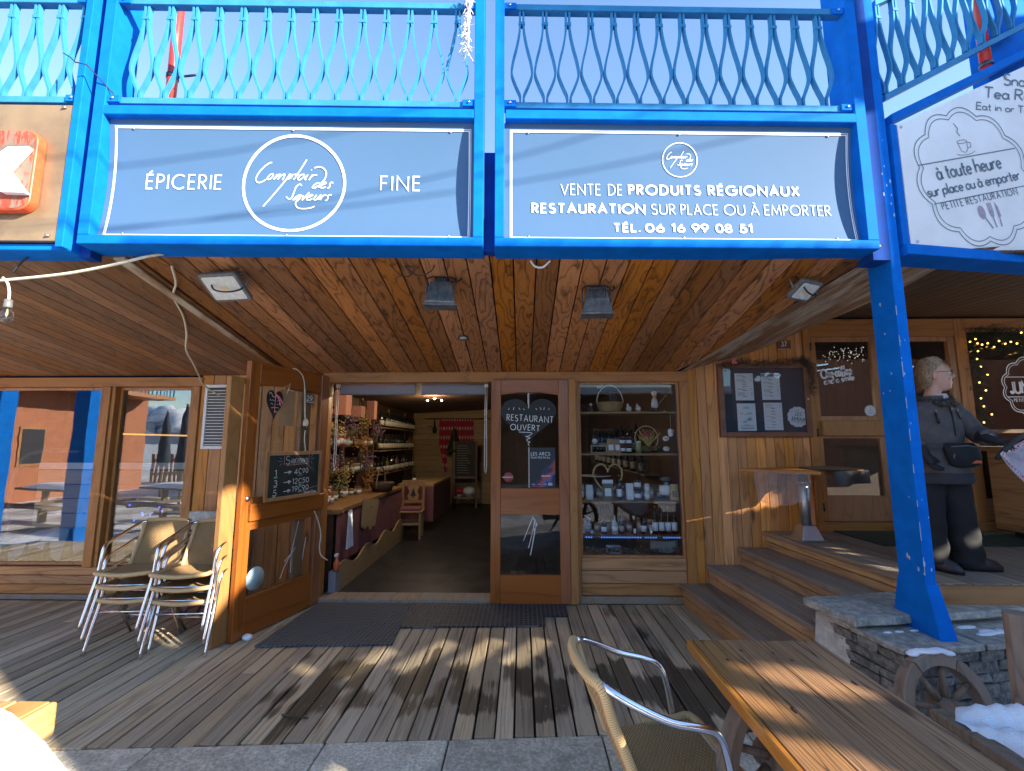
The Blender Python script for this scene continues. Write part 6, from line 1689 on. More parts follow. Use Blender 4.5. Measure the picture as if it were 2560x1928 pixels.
# behind the left windows: an old chair lift bench used as a seat, and lights
t = thing('chairlift_bench', 'old chairlift bench of pale boards behind the left windows', 'bench', (-4.75, 5.32, 0))
m = MB()
for k in range(4): m.b2((-.95, -.015, .62 + k * .165), (.95, .012, .775 + k * .165))
m.obj('back_board', wood('pale_bench_board', (.42, .33, .20), (.26, .19, .10), 'X', ring=5, con=.35), t)
m = MB(); m.b2((-.95, -.02, 1.285), (.95, .015, 1.36)); m.obj('top_rail', M['white'], t)
m = MB(); m.tube(spline([(-.95, -.1, .25), (-1.12, -.1, .45), (-1.15, -.1, 1.1), (-1.05, -.1, 1.42), (-.80, -.1, 1.50), (-.4, -.1, 1.5)], 6), .025, 8); m.obj('arm', M['darkmetal'], t)
t = thing('snowy_decor', 'white fleece with dark fir cut-outs along the foot of the left windows', 'decoration', (-5.2, 5.05, .012))
m = MB(); m.grid(lambda u, v: (-2.2 + 4.0 * u, .05 + .5 * v, .35 + .22 * sin(u * 17) * v + .08 * sin(u * 41) + .12 * v), 60, 8); m.obj('fleece', M['snow'], t)
m = MB()
for i in range(16):
    x0 = -2.1 + i * .24; h = rd.uniform(.25, .5); m.prism([(x0, .0), (x0 + .26, .0), (x0 + .2, h * .5), (x0 + .15, h + .2), (x0 + .07, h * .6)], -.02 + rd.uniform(-.01, .02), .03)
m.obj('fir_cutout', M['fir'], t)
t = thing('blue_fairy_lights', 'string of small blue lights behind the left windows', 'light string', (-4.2, 5.2, .85))
b0_ = None
for i in range(12):
    if b0_ is None: m = MB(); m.ball((0, 0, 0), .010, 6, 4); o = b0_ = m.obj('led', emit('deep_blue_led', (.06, .10, 1.0), 1.2), t)
    else: o = b0_.copy(); COL.objects.link(o); o.parent = t
    o.location = (-.35 + i * .075, rd.uniform(0, .2), rd.uniform(-.18, .05))
t = thing('lit_tube', 'orange lit tube glowing behind the far left window', 'lamp', (-5.35, 6.2, 1.72)); m = MB(); m.tube([(-.45, 0, 0), (.75, 0, -.03)], .012, 6); m.obj('tube', M['tube_on'], t)

# ================================================================ MENU WALL AND CAFE FRONT
t = thing('menu_board', 'brown framed glazed menu board with four paper menus on the plank wall', 'menu board', (2.53, F - .004, 1.655))
m = MB(); w, h = .94, .765
m.b2((-w / 2, -.045, 0), (-w / 2 + .055, 0, h)); m.b2((w / 2 - .055, -.045, 0), (w / 2, 0, h)); m.b2((-w / 2 + .055, -.044, 0), (w / 2 - .055, 0, .05)); m.b2((-w / 2 + .055, -.044, h - .05), (w / 2 - .055, 0, h)); m.obj('frame', M['redpaint'], t, bevel=.004)
m = MB(); m.b2((-w / 2 + .05, -.014, .045), (w / 2 - .05, -.002, h - .045)); m.obj('felt', M['boardblue'], t)
m = MB(); m.b2((-w / 2 + .05, -.034, .045), (w / 2 - .05, -.031, h - .045)); m.obj('pane', M['glass'], t)
m = MB(); m.b2((w / 2 - .035, -.048, .38), (w / 2 - .02, -.044, .40)); m.obj('lock', M['steel'], t)
for i, (xc, z0, hh, lab) in enumerate(((-.19, .38, .285, 'upper left white menu sheet with narrow print columns'), (.085, .385, .28, 'upper right white menu sheet with a dark heading bar'), (-.185, .063, .285, 'lower left white sheet with small food drawings'), (.09, .07, .285, 'lower right white menu sheet with widely spaced lines'))):
    q = thing('menu_sheet', lab + ' in the menu board', 'menu', (2.53 + xc, F - .0185, 1.655 + z0), 0, 'paper menus in the glazed board')
    m = MB(); m.b2((-.095, -.001, 0), (.095, 0, hh)); m.obj('sheet', M['paper'], q)
    m = MB(); rd2 = random.Random(i + 4)
    if i == 2:
        for k in range(12):
            cx, cz = rd2.uniform(-.065, .065), rd2.uniform(.09, .20); a0 = rd2.uniform(0, 6)
            m.ribbon([(cx + .012 * cos(a0 + a * .7) * (1 + .3 * (a % 2)), cz + .008 * sin(a0 + a * .7)) for a in range(8)], .004, -.0025)
        for zz in (.245, .235, .06, .05, .03, .022): m.ribbon([(-.03 if zz > .05 else -.07, zz), (.03 if zz > .05 else .07, zz)], .004, -.0025)
    else:
        zz = hh - (.05 if i == 1 else .02)
        while zz > .02:
            l = rd2.choice((.02, .06, .07, .075))
            if l == .02: m.ribbon([(-.022, zz), (.022, zz)], .006, -.0025); zz -= .014
            else: m.ribbon([(-.075, zz), (-.075 + l * 1.1, zz)], .0028, -.0025); m.ribbon([(.065, zz), (.08, zz)], .0028, -.0025)
            zz -= .0095 if i != 3 else .014
        if i == 1: m.b2((-.09, -.003, hh - .035), (.09, -.002, hh - .008))
    m.obj('print', M['ink'], q)
q = thing('round_sticker', 'scalloped white round sticker with an old fashioned café name in the menu board', 'sticker', (2.87, F - .0190, 1.862))
m = MB(); P = [((.100 + .008 * abs(sin(6 * a))) * cos(a), (.100 + .008 * abs(sin(6 * a))) * sin(a)) for a in [2 * pi * i / 96 for i in range(96)]]; m.prism(P, -.002, 0); m.obj('disc', M['paper'], q)
m = MB(); letters(m, 'LES', -.028, .034, .016, .044, .006, y=-.0035, tilt=-.12); letters(m, 'JUMEAUX', -.068, .072, -.028, .004, .0065, y=-.0035, track=.16, tilt=-.14)
m.ribbon([(-.085, .062), (.09, .040)], .003, -.0035); m.ribbon([(-.088, -.035), (.082, -.060)], .003, -.0035); m.ribbon([(-.07, -.047), (.07, -.068)], .0025, -.0035)
m.ribbon(arc(0, .075, .012, .010, 180, 360, 6), .003, -.0035); m.obj('print', M['ink'], q)
rd = random.Random(11)
def needles(m, path, n, ln, spread, thick=.003):
    P = [V3(p) for p in path]
    for i in range(n):
        u = rd.random() * (len(P) - 1); k = int(u); c = P[k].lerp(P[k + 1], u - k)
        c += V3((rd.gauss(0, spread), rd.gauss(0, spread * .6), rd.gauss(0, spread)))
        d = V3((rd.uniform(-1, 1), rd.uniform(-1, .3), rd.uniform(-1, .6))).normalized() * ln * rd.uniform(.5, 1.2); w_ = V3((rd.uniform(-1, 1), rd.uniform(-1, 1), rd.uniform(-1, 1))) * thick
        m.add([c - w_, c + w_, c + d], [(0, 1, 2)])
t = thing('dry_garland', 'dried brown fir garland draped over the top and right of the menu board', 'garland', (2.53, F - .05, 2.40))
m = MB(); needles(m, [(-.46, 0, .0), (-.2, 0, .03), (.1, -.01, .02), (.40, 0, .06), (.46, 0, .02), (.50, 0, -.08), (.49, 0, -.30)], 1500, .055, .022); m.obj('needles', M['dryfir'], t)
m = MB()
for i in range(8): m.ball((-.30 + rd.uniform(-.03, .03), -.03, .045 + rd.uniform(-.025, .025)), .013, 6, 4)
m.obj('pink_bow', M['pink'], t)
t = thing('number_plate', 'brown house number plate reading 37 on the plank wall', 'number plate', (2.79, F - .006, 2.575))
m = MB(); m.b2((-.07, -.005, 0), (.07, 0, .10)); m.obj('plate', M['redpaint'], t)
m = MB(); letters(m, '37', -.028, .026, .035, .085, .007, y=-.0065); m.ribbon([(-.065, .006), (.065, .006)], .004, -.0065); m.obj('numerals', M['print_white'], t)
t = thing('window_lettering', 'white window lettering one coffee and a smile on the cafe door', 'lettering', (3.33, F - .002, 2.20))
m = MB(); letters(m, 'One coffee', -.170, .150, .065, .155, .019, track=.10, slant=.12, space=.3, tilt=.16); letters(m, 'and a smile', -.145, .170, .002, .062, .014, track=.10, slant=.12, space=.3, tilt=.16); m.obj('letters', M['print_white'], t)
def cupsticker(loc, r_):
    t = thing('cup_sticker', 'round white cup sticker at the lower right of the cafe door pane', 'sticker', loc)
    m = MB(); P = [((r_ + r_ * .09 * abs(sin(6 * a))) * cos(a), (r_ + r_ * .09 * abs(sin(6 * a))) * sin(a)) for a in [2 * pi * i / 96 for i in range(96)]]; m.prism(P, -.002, 0); m.obj('disc', M['paper'], t)
    m = MB(); k = r_ / .05
    m.ribbon([(a * k, b * k) for a, b in P and [(-.018, .006), (-.014, -.016), (.010, -.016), (.016, .006)]], .003 * k, -.0035, closed=True); m.ribbon([(a * k, b * k) for a, b in arc(0, -.018, .028, .008, 170, 370, 12)], .0025 * k, -.0035); m.ribbon([(0, .012 * k), (.005 * k, .022 * k), (-.002 * k, .03 * k), (.003 * k, .038 * k)], .003 * k, -.0035)
    m.ribbon([(p[0] * .88, p[1] * .88) for p in P], .0018 * k, -.0035, closed=True); m.obj('print', M['ink'], t)
cupsticker((3.632, F - .0002, 1.925), .055)
t = thing('pendant_lamp', 'small warm pendant lamp lit inside the cafe door', 'lamp', (3.30, 5.7, 2.15)); m = MB(); m.lathe([(.02, .12), (.07, .0), (.068, .0), (.018, .115)], (0, 0, 0), 14); m.obj('shade', M['kraft'], t); m = MB(); m.ball((0, 0, .03), .025, 8, 6); m.obj('bulb', M['led_warm'], t); m = MB(); m.tube([(0, 0, .12), (0, 0, .76)], .004, 5); m.obj('cord', M['black'], t)
ld = bpy.data.lights.new('pendant_light', 'POINT'); ld.energy = 2; ld.color = (1, .7, .38); ld.shadow_soft_size = .04; lo = bpy.data.objects.new('pendant_light', ld); COL.objects.link(lo); lo.parent = t; lo.location = (0, 0, -.05)
t = thing('window_badge', 'white outlined scalloped café badge printed on the large cafe window', 'lettering', (5.36, F + .026, 2.17))
m = MB(); P = lambda R_: [((R_ + .03 * abs(sin(6 * a))) * cos(a), (R_ + .03 * abs(sin(6 * a))) * sin(a)) for a in [2 * pi * i / 120 for i in range(120)]]
m.ribbon(P(.30), .010, closed=True); m.ribbon(P(.275), .006, closed=True); m.ribbon([(-.27, .11), (.27, .11)], .008); m.ribbon([(-.28, -.10), (.28, -.10)], .008)
letters(m, 'JUMEAUX', -.24, .24, -.06, .06, .022, track=.14); letters(m, 'PETITE RESTAURATION', -.22, .22, -.15, -.12, .006, track=.3); m.obj('print', M['print_white'], t)
t = thing('light_garland', 'green fir garland with warm fairy lights framing the large cafe window', 'garland', (4.75, F - .03, 2.70))
m = MB(); needles(m, [(0, 0, -.9), (-.02, 0, -.4), (-.02, 0, .03), (.3, 0, .05), (.8, 0, .03), (1.4, -.02, .05), (2.4, 0, .02)], 3200, .07, .04); needles(m, [(.2, 0, .0), (.7, 0, -.12), (1.2, 0, -.16), (2.2, 0, -.1)], 1300, .07, .06); m.obj('needles', M['fir'], t)
b0 = None
for i in range(34):
    if b0 is None: m = MB(); m.ball((0, 0, 0), .008, 6, 4); o = b0 = m.obj('led', M['led_warm'], t)
    else: o = b0.copy(); COL.objects.link(o); o.parent = t
    u = i / 33
    o.location = (rd.uniform(-.08, .05), -.05, -.9 + .9 * (i / 11)) if i < 11 else (-.1 + 1.3 * (i - 11) / 22, -.06, rd.uniform(-.17, .07))
rl = thing('reindeer_lights', 'bright tangle of fairy lights hung inside the cafe doors', 'light string', (3.60, F + .5, 2.62))
m = MB()
for i in range(70): m.ball((rd.uniform(-.02, .5), rd.uniform(-.1, .1), rd.gauss(0, .05)), .004, 5, 3)
m.obj('led', emit('pale_fairy_light', (1, .9, .7), .35), rl)

# ---- high table on the steps
t = thing('high_table', 'wooden high table on a steel column standing on the top step', 'table', (2.64, 4.38, .712))
m = MB(); c = (2.68, 4.38); m.slab([(2.15 - c[0], 4.50 - c[1]), (2.63 - c[0], 4.03 - c[1]), (3.20 - c[0], 4.30 - c[1]), (2.78 - c[0], 4.75 - c[1])], .605, .638); m.obj('table_top', M['table_edge'], t, bevel=.004)
m = MB(); m.tube([(0, 0, .06), (0, 0, .60)], .043, 14); m.tube([(0, 0, .50), (0, 0, .53)], .049, 14); m.obj('column', M['steel'], t)
m = MB(); m.hexa([(-.10, -.10, 0), (.10, -.10, 0), (.10, .10, 0), (-.10, .10, 0)], [(-.055, -.055, .13), (.055, -.055, .13), (.055, .055, .13), (-.055, .055, .13)]); m.b2((-.15, -.14, -.002), (.15, .14, .008)); m.obj('base', M['steel'], t, bevel=.005)
t = thing('black_table_cloth', 'black quilted cloth over the front right corner of the high table', 'cloth', (2.88, 4.28, 1.352))
m = MB()
def bc(u, v):
    x = -.24 + .46 * u; y = -.30 + .5 * v + .10 * u
    return (x, y + .13 * (u - .3), .004 + .014 * abs(sin(u * 21)) * (.4 + .6 * v))
m.grid(bc, 26, 10)
m.grid(lambda u, v: (-.24 + .46 * u, -.30 + .10 * u + .13 * (u - .3) - .006 - .012 * sin(u * 8) * v, .002 - .115 * v), 26, 4); m.obj('cloth', M['black'], t)
t = thing('plastic_cover', 'clear plastic sheet hanging from the left side of the high table', 'cover', (2.27, 4.26, 1.335))
m = MB(); m.grid(lambda u, v: (-.10 + .33 * u, .06 - .27 * u + .02 * sin(u * 9 + v * 5), -.30 * v * (.72 + .28 * sin(2.6 * u + .6))), 16, 10); m.obj('sheet', M['plastic'], t)
# ---- wooden counter on the terrace, red stick
t = thing('terrace_counter', 'large wooden counter box at the right end of the cafe terrace', 'counter', (5.1, 3.75, .715))
m = MB(); m.b2((-.52, -.85, .06), (.55, .85, .80)); m.obj('body', M['riser'], t, bevel=.006)
m = MB(); m.b2((-.56, -.9, .80), (.6, .9, .84)); m.obj('top', M['shelfwood'], t)
m = MB(); m.b2((-.45, -.75, 0), (.5, .75, .06)); m.obj('plinth', M['black'], t)
t = thing('shopping_bag', 'white plastic bag lying on the terrace counter', 'bag', (4.95, 3.9, 1.556)); m = MB(); m.grid(lambda u, v: (.22 * (u - .5) * 2, .16 * (v - .5) * 2, .15 * sin(pi * u) * sin(pi * v) * (1 + .3 * sin(9 * u) * sin(7 * v))), 14, 12); m.obj('bag', M['print_white'], t)
t = thing('ski_pole', 'red pole leaning behind the corner post on the terrace', 'pole', (3.12, 3.80, .712)); m = MB(); m.tube([(-.03, -.02, .0), (-.02, -.1, .25), (.0, -.30, .80)], .012, 8); m.obj('shaft', M['red_pipe'], t); m = MB(); m.ball((-.03, -.02, .012), (.035, .03, .014), 8, 5); m.obj('tip', M['print_white'], t)

# ================================================================ STONE WALL, WHEEL, BENCHES, TABLE
t = thing('stone_wall', 'dry stone garden wall with flagstone caps carrying the corner post', 'wall', (2.03, 2.60, 0), .165)
m = MB(); rs = random.Random(21)
def stone(a, b, n_, top=True):
    """irregular block: a,b corners"""
    lo = [V3((a[0], a[1], a[2])), V3((b[0], a[1], a[2])), V3((b[0], b[1], a[2])), V3((a[0], b[1], a[2]))]
    hi = [V3((a[0], a[1], b[2])), V3((b[0], a[1], b[2])), V3((b[0], b[1], b[2])), V3((a[0], b[1], b[2]))]
    for p in lo + hi: p += V3((rs.uniform(-1, 1) * n_, rs.uniform(-1.6, .6) * n_, rs.uniform(-1, 1) * n_ * .8))
    m.hexa(lo, hi)
z = -.12
while z < .47:
    h = min(rs.uniform(.045, .085), .485 - z)
    x = -.005
    while x < 2.6:
        w = rs.uniform(.10, .30); stone((x + .004, 0 + rs.uniform(0, .018), z + .003), (x + w - .004, .16, z + h - .003), .008); x += w
    y = .16
    while y < .62:
        w = rs.uniform(.10, .26); a = (-.005 + rs.uniform(0, .02), y + .004, z + .003); b = (.16, min(y + w, .62) - .004, z + h - .003); stone(a, b, .008); y += w
    z += h
m.obj('stones', M['slate'], t, bevel=.006)
m = MB(); m.b2((.05, .06, -.12), (2.6, .6, .47)); m.obj('core', M['black'], t)
def cap(m, pts, z0, z1):
    q = []
    for i in range(len(pts)):
        a, b = V3((*pts[i], 0)), V3((*pts[(i + 1) % len(pts)], 0)); k = max(2, int((b - a).length / .07))
        for j in range(k): p = a.lerp(b, j / k); q.append((p.x + rs.uniform(-.009, .009), p.y + rs.uniform(-.009, .009)))
    m.slab(q, z0, z1)
m = MB()
cap(m, [(-.035, -.03), (.46, -.045), (.47, .30), (-.04, .30)], .487, .522); cap(m, [(.475, -.04), (1.25, -.035), (1.25, .30), (.478, .30)], .489, .520); cap(m, [(1.26, -.04), (2.5, -.04), (2.5, .3), (1.26, .3)], .487, .522)
cap(m, [(-.09, .20), (.50, .215), (.52, .60), (-.10, .58)], .545, .592); cap(m, [(.53, .20), (1.12, .215), (1.12, .61), (.54, .60)], .548, .590); cap(m, [(1.13, .20), (2.4, .2), (2.4, .62), (1.14, .61)], .545, .592)
m.b2((.0, .26, .487), (2.4, .57, .546))
m.obj('flagstone_cap', M['flag'], t, bevel=.006)
m = MB()
for i in range(16):
    x = rs.uniform(.55, 1.3); m.ball((x, rs.uniform(.05, .17), .522), (rs.uniform(.03, .09), rs.uniform(.015, .04), .008), 8, 5)
for i in range(4): m.ball((rs.uniform(.05, .3), .17, .522), (.03, .012, .005), 7, 4)
m.obj('snow_patch', M['snow'], t)
m = MB(); pts = [(-.115, 0), (.125, 0), (.115, .33), (.09, .355), (-.11, .375)]
m.prism(pts, -.016, .018)
o = m.obj('leaning_slab', M['greyslab'], bevel=.006, loc=(1.935, 3.06, .16)); o.rotation_euler = (radians(-7), 0, radians(-72))
tag(o, 'pale stone slab leaning upright against the end of the stone wall', 'slab')
# wheel against the wall
def wheel(par, loc, R_, rz, tilt, nspoke, rim=.062, wid=.05, spoke_off=.2):
    m = MB(); seg = 6
    for s_ in range(seg):
        a0, a1 = 2 * pi * s_ / seg + .012, 2 * pi * (s_ + 1) / seg - .012; n = 7
        vs = []; fs = []
        for i in range(n + 1):
            a = a0 + (a1 - a0) * i / n
            for r_, y in ((R_, -wid / 2), (R_, wid / 2), (R_ - rim, wid / 2), (R_ - rim, -wid / 2)): vs.append((r_ * cos(a), y, r_ * sin(a)))
        for i in range(n):
            for k in range(4): A = i * 4 + k; B = i * 4 + (k + 1) % 4; fs.append((A, A + 4, B + 4, B))
        fs += [(0, 1, 2, 3), (n * 4 + 3, n * 4 + 2, n * 4 + 1, n * 4)]; m.add(vs, fs)
    out = [m.obj('rim', M['old'], par, bevel=.004)]
    m = MB(); m.lathe([(.03, -.075), (.05, -.06), (.055, 0), (.05, .06), (.03, .075)], (0, 0, 0), 14, axis='Y'); out.append(m.obj('hub', M['old'], par))
    for k in range(nspoke):
        a = spoke_off + 2 * pi * k / nspoke; m = MB(); m.tube([(.045 * cos(a), 0, .045 * sin(a)), ((R_ - rim + .005) * cos(a), 0, (R_ - rim + .005) * sin(a))], [.017, .013], 8); out.append(m.obj('spoke', M['old'], par))
    for o in out: o.location = loc; o.rotation_euler = (tilt, 0, rz)
    return out
t = thing('wagon_wheel', 'old wooden wagon wheel with snow on its rim leaning on the stone wall', 'wheel', (2.045, 2.40, .0))
wheel(t, (0, 0, .32), .245, .15, radians(-14), 8, .058, .06, .55)
m = MB()
for i in range(10): a = radians(72 + i * 4.5); m.ball((.25 * cos(a), .045 + .01 * sin(i), .32 + .25 * sin(a)), (.03, .026, .011), 8, 5)
m.obj('snow_cap', M['snow'], t)
# snowy bench and rough posts
t = thing('snowy_bench', 'grey plank bench half covered in snow beyond the foreground table', 'bench', (1.78, 2.18, 0))
m = MB()
for k in range(3): m.b2((.0 + k * .145, -2.0, .405), (.138 + k * .145, .0, .445))
m.obj('seat', M['old'], t, bevel=.005)
m = MB()
for yy in (-.25, -1.7): m.b2((.03, yy - .03, -.06), (.09, yy + .03, .404)); m.b2((.33, yy - .03, -.06), (.39, yy + .03, .404))
m.obj('leg', M['old'], t)
m = MB()
def sn(u, v):
    x, y = .03 + .44 * u, -2.0 + 2.02 * v
    e = min(1, max(0, (u * 1.25 - .10 - .10 * sin(y * 9) - .06 * sin(y * 23 + 1))) * 3.2) * min(1, (1 - v) * 14)
    return (x, y, .4455 + e * (.055 + .035 * sin(y * 13 + u * 3) + .022 * sin(u * 11 + y * 31) + .010 * sin(u * 37 - y * 57) + .05 * u * sin(y * 5) ** 2) - (.03 if e <= .05 else 0))
m.grid(sn, 20, 90); m.obj('snow', M['snow'], t)
for k, (dx, dy, hh, lab) in enumerate(((2.10, 2.07, .885, 'rough grey wooden post with split grain at the right edge of the table'), (2.19, 1.93, .62, 'second rough post partly out of view beside the split grained one'))):
    p = thing('rough_post', lab, 'post', (dx, dy, -.1)); m = MB(); n = 10; rr = []
    m.loft([((rs.uniform(-.004, .004), 0, hh * i / 8 * 1.11), .050 * (1 + rs.uniform(-.05, .05)), .042) for i in range(9)], 9); m.sm = [False] * len(m.sm); m.obj('post', M['old'], p)
    m = MB()
    for i in range(9): m.ball((rs.uniform(-.05, .03), -.035, rs.uniform(.40, .62)), (.022, .014, rs.uniform(.02, .05)), 7, 5)
    m.obj('snow_patch', M['snow'], p)
# foreground table on wagon wheels
t = thing('plank_table', 'long brown plank table on wagon wheel legs in the right foreground', 'table', (1.0, 1.3, 0))
m = MB(); xs = [-.262, -.125, .005, .135, .268]
for a, b in zip(xs[:-1], xs[1:]):
    sk = .0
    m.b2((a + .0008, -.95, .712 + rs.uniform(0, .0015)), (b - .0008, .80 + rs.uniform(-.004, .004), .75 + rs.uniform(-.0008, .0008)))
m.obj('table_top', M['table'], t, bevel=.0025)
m = MB(); m.b2((-.285, -.95, .706), (-.2625, .805, .7495)); m.obj('edge_board', M['table_edge'], t, bevel=.004)
m = MB()
for yy in (.52, -.6): m.b2((-.2, yy - .04, .66), (.2, yy + .04, .711))
m.b2((-.03, -.6, .34), (.03, .52, .40)); m.obj('under_frame', M['old'], t)
for yy, rz in ((.62, radians(28)), (-.62, radians(28))): wheel(t, (-.03, yy, .40), .30, rz, 0, 8, .06, .055, .35)
m = MB()
rk = random.Random(3)
for x_, y_ in ((-.19, .62), (-.10, .70), (.02, .68), (.06, .62), (-.13, .28), (.09, -.02), (-.06, -.10), (.12, -.22), (.02, -.42), (.18, .45)): m.lathe([(.009 * rk.uniform(.6, 1.2), 0), (.006, .0005), (.001, .0006)], (x_, y_, .7509), 10, sx=rk.uniform(.6, .9), sy=rk.uniform(1.2, 2.4))
m.obj('knot', plain('dark_knot', (.05, .028, .020), .6, var=.4, scale=120), t)
# bench at the lower left with a snow heap
t = thing('pine_bench', 'sunlit yellow pine bench reaching in at the lower left', 'bench', (-1.985, 2.05, 0))
m = MB()
for k in range(4): m.b2((-.145 * (k + 1) + .006 - .034, -1.6, .462), (-.145 * k - .034, .0, .50))
m.obj('top', M['bench'], t, bevel=.006)
m = MB(); m.b2((-.033, -1.6, .368), (.0, .0, .5015)); m.obj('apron', M['bench'], t, bevel=.012, seg=2)
for yy in (-.12, -1.4):
    m = MB(); m.b2((-.115, yy - .035, -.06), (-.035, yy + .035, .461)); m.obj('leg', M['bench'], t, bevel=.005)
t = thing('snow_heap', 'bright white snow heap in the lower left corner before the pine bench', 'snow heap', (-1.95, 1.30, -.06))
m = MB()
def hp(u, v):
    a = 2 * pi * u; r_ = v
    R_ = .90 * (1 + .06 * sin(3 * a + 1) + .04 * sin(7 * a)); h = .89 * (1 - r_ ** 5) + .04 * sin(5 * a + 2) * sin(9 * r_) + .012 * sin(11 * a) * r_
    return (R_ * r_ * cos(a), R_ * .42 * r_ * sin(a), max(0, h))
m.grid(hp, 48, 14); m.obj('heap', M['snow'], t)

# ================================================================ THE WOMAN ON THE TERRACE
woman = thing('person', 'woman in a grey padded jacket and black trousers with a waist bag, looking right', 'person', (2.985, 3.40, .712), 0)
woman.scale = (.92, .92, 1.0)
HC = V3((.095, -.02, 1.385))                 # head centre
FD = V3((.80, -.60, 0)).normalized()         # where she looks
SD = V3((-FD.y, FD.x, 0))                    # her left
UP = V3((0, 0, 1))
HM = Matrix((FD, SD, UP)).transposed()
def hp_(f, s, u): return HC + FD * f + SD * s + UP * u
m = MB()
m.loft([(hp_(.018, 0, -.125), .030, .026, HM), (hp_(.022, 0, -.112), .052, .042, HM), (hp_(.016, 0, -.08), .073, .058, HM), (hp_(.008, 0, -.04), .082, .068, HM), (hp_(.0, 0, .0), .088, .073, HM), (hp_(-.004, 0, .04), .090, .075, HM), (hp_(-.008, 0, .08), .082, .068, HM), (hp_(-.010, 0, .105), .055, .046, HM), (hp_(-.01, 0, .118), .02, .02, HM)], 20)
m.loft([(hp_(.078, 0, .020), .010, .009, HM), (hp_(.094, 0, -.004), .013, .013, HM), (hp_(.103, 0, -.022), .014, .015, HM), (hp_(.088, 0, -.034), .012, .012, HM)], 10)
m.ball(hp_(.080, 0, -.060), (.012, .018, .008), 10, 6); m.ball(hp_(.079, 0, -.070), (.012, .016, .008), 10, 6); m.ball(hp_(.068, 0, -.098), (.020, .022, .016), 10, 6)
for s in (-1, 1):
    m.ball(hp_(.070, s * .036, -.028), (.018, .022, .020), 10, 6); m.ball(hp_(.072, s * .030, .030), (.014, .022, .009), 10, 6)
    m.ball(hp_(-.012, s * .074, -.010), (.022, .012, .032), 10, 6)
m.loft([((.03, .0, 1.12), .085, .075), ((.045, -.005, 1.2), .058, .055), ((.07, -.012, 1.27), .052, .050), ((.088, -.016, 1.33), .054, .052)], 14)
# trunk, arms and legs under the clothes, one skin
m.loft([((.02, 0, .60), .15, .11), ((.02, 0, .78), .15, .11), ((.02, 0, 1.0), .165, .11), ((.02, 0, 1.12), .15, .09), ((.03, 0, 1.17), .08, .06)], 14)
def limb(P, R_): m.tube(spline(P, 4), [R_[0] + (R_[1] - R_[0]) * i / (4 * (len(P) - 1)) for i in range(4 * (len(P) - 1) + 1)], 10)
limb([(-.13, .0, 1.12), (-.195, -.01, 1.05), (-.222, -.04, .94), (-.178, -.10, .855), (-.160, -.125, .82)], (.040, .028)); limb([(.17, -.01, 1.11), (.235, -.05, 1.04), (.258, -.12, .95), (.235, -.22, .925), (.230, -.26, .912)], (.040, .028))
limb([(-.07, 0, .64), (-.08, -.01, .36), (-.085, 0, .06)], (.085, .045)); limb([(.11, 0, .64), (.14, -.01, .36), (.16, 0, .06)], (.085, .045))
body = m.obj('body', M['skin'], woman)
md = body.modifiers.new('skin', 'REMESH'); md.mode = 'VOXEL'; md.voxel_size = .0055; md.use_smooth_shade = True
md = body.modifiers.new('smooth', 'SMOOTH'); md.factor = .5; md.iterations = 3
m = MB()
for s in (-1, 1): m.ball(hp_(.074, s * .031, .010), (.011, .012, .008), 10, 6)
m.obj('eyes', M['print_white'], body)
m = MB()
for s in (-1, 1): m.ball(hp_(.083, s * .030, .009), (.004, .005, .0055), 8, 5)
m.obj('irises', M['black'], body)
m = MB(); m.tube([hp_(.092, -.016, -.064), hp_(.094, 0, -.0645), hp_(.092, .016, -.064)], .0022, 5); m.obj('lips', plain('lip', (.36, .13, .11), .5), body)
m = MB()
for s in (-1, 1):
    m.tube([hp_(.096 - .006 * abs(sin(a)), s * (.032 + .026 * cos(a)), .006 + .021 * sin(a)) for a in [2 * pi * i / 16 for i in range(17)]], .0024, 5)
    m.tube([hp_(.093, s * .056, .010), hp_(.03, s * .076, .014), hp_(-.015, s * .080, .010)], .0018, 5)
m.tube([hp_(.098, -.009, .010), hp_(.101, 0, .012), hp_(.098, .009, .010)], .0016, 5); m.obj('glasses', M['darkmetal'], woman)
m = MB()
for s in (-1, 1): m.tube([hp_(.083, s * .018, .036), hp_(.086, s * .034, .040), hp_(.078, s * .050, .034)], .0035, 5)
m.obj('eyebrows', M['hair'], body)
# hair: a cap of many short strands
m = MB(); rh = random.Random(9)
m.loft([(hp_(-.055, 0, -.085), .035, .062, HM), (hp_(-.058, 0, -.03), .056, .084, HM), (hp_(-.042, 0, .03), .076, .088, HM), (hp_(-.020, 0, .075), .086, .084, HM), (hp_(-.018, 0, .110), .066, .064, HM), (hp_(-.018, 0, .132), .030, .030, HM)], 18)
for i in range(900):
    a = rh.uniform(0, 2 * pi); zz = rh.uniform(-.10, .125)
    fr = cos(a)
    if fr > .35 and zz < .06: continue
    if fr > -.15 and zz < .015: continue
    rr = .092 * sqrt(max(.05, 1 - (max(0, zz) / .14) ** 2)) if zz > 0 else .092 - .10 * -zz
    p = hp_(-.024 + rr * cos(a), rr * 1.02 * sin(a), zz)
    out_ = (FD * cos(a) + SD * sin(a))
    d = (out_ * rh.uniform(.1, .35) + UP * rh.uniform(-1.1, -.3) + SD * rh.uniform(-.3, .3) - FD * .3) * rh.uniform(.025, .05)
    wv = out_.cross(d).normalized() * .0035
    m.add([p - wv + UP * .012, p + wv + UP * .012, p + d + out_ * .006], [(0, 1, 2)])
for i in range(60):       # side swept fringe
    s = rh.uniform(-.07, .075); p = hp_(.045 + .02 * rh.random(), s, .100 - .25 * s * s / .07); d = FD * .028 - SD * .02 * rh.random() - UP * rh.uniform(.03, .06); wv = SD * .005
    m.add([p - wv, p + wv, p + d], [(0, 1, 2)])
m.obj('hair', M['hair'], woman)
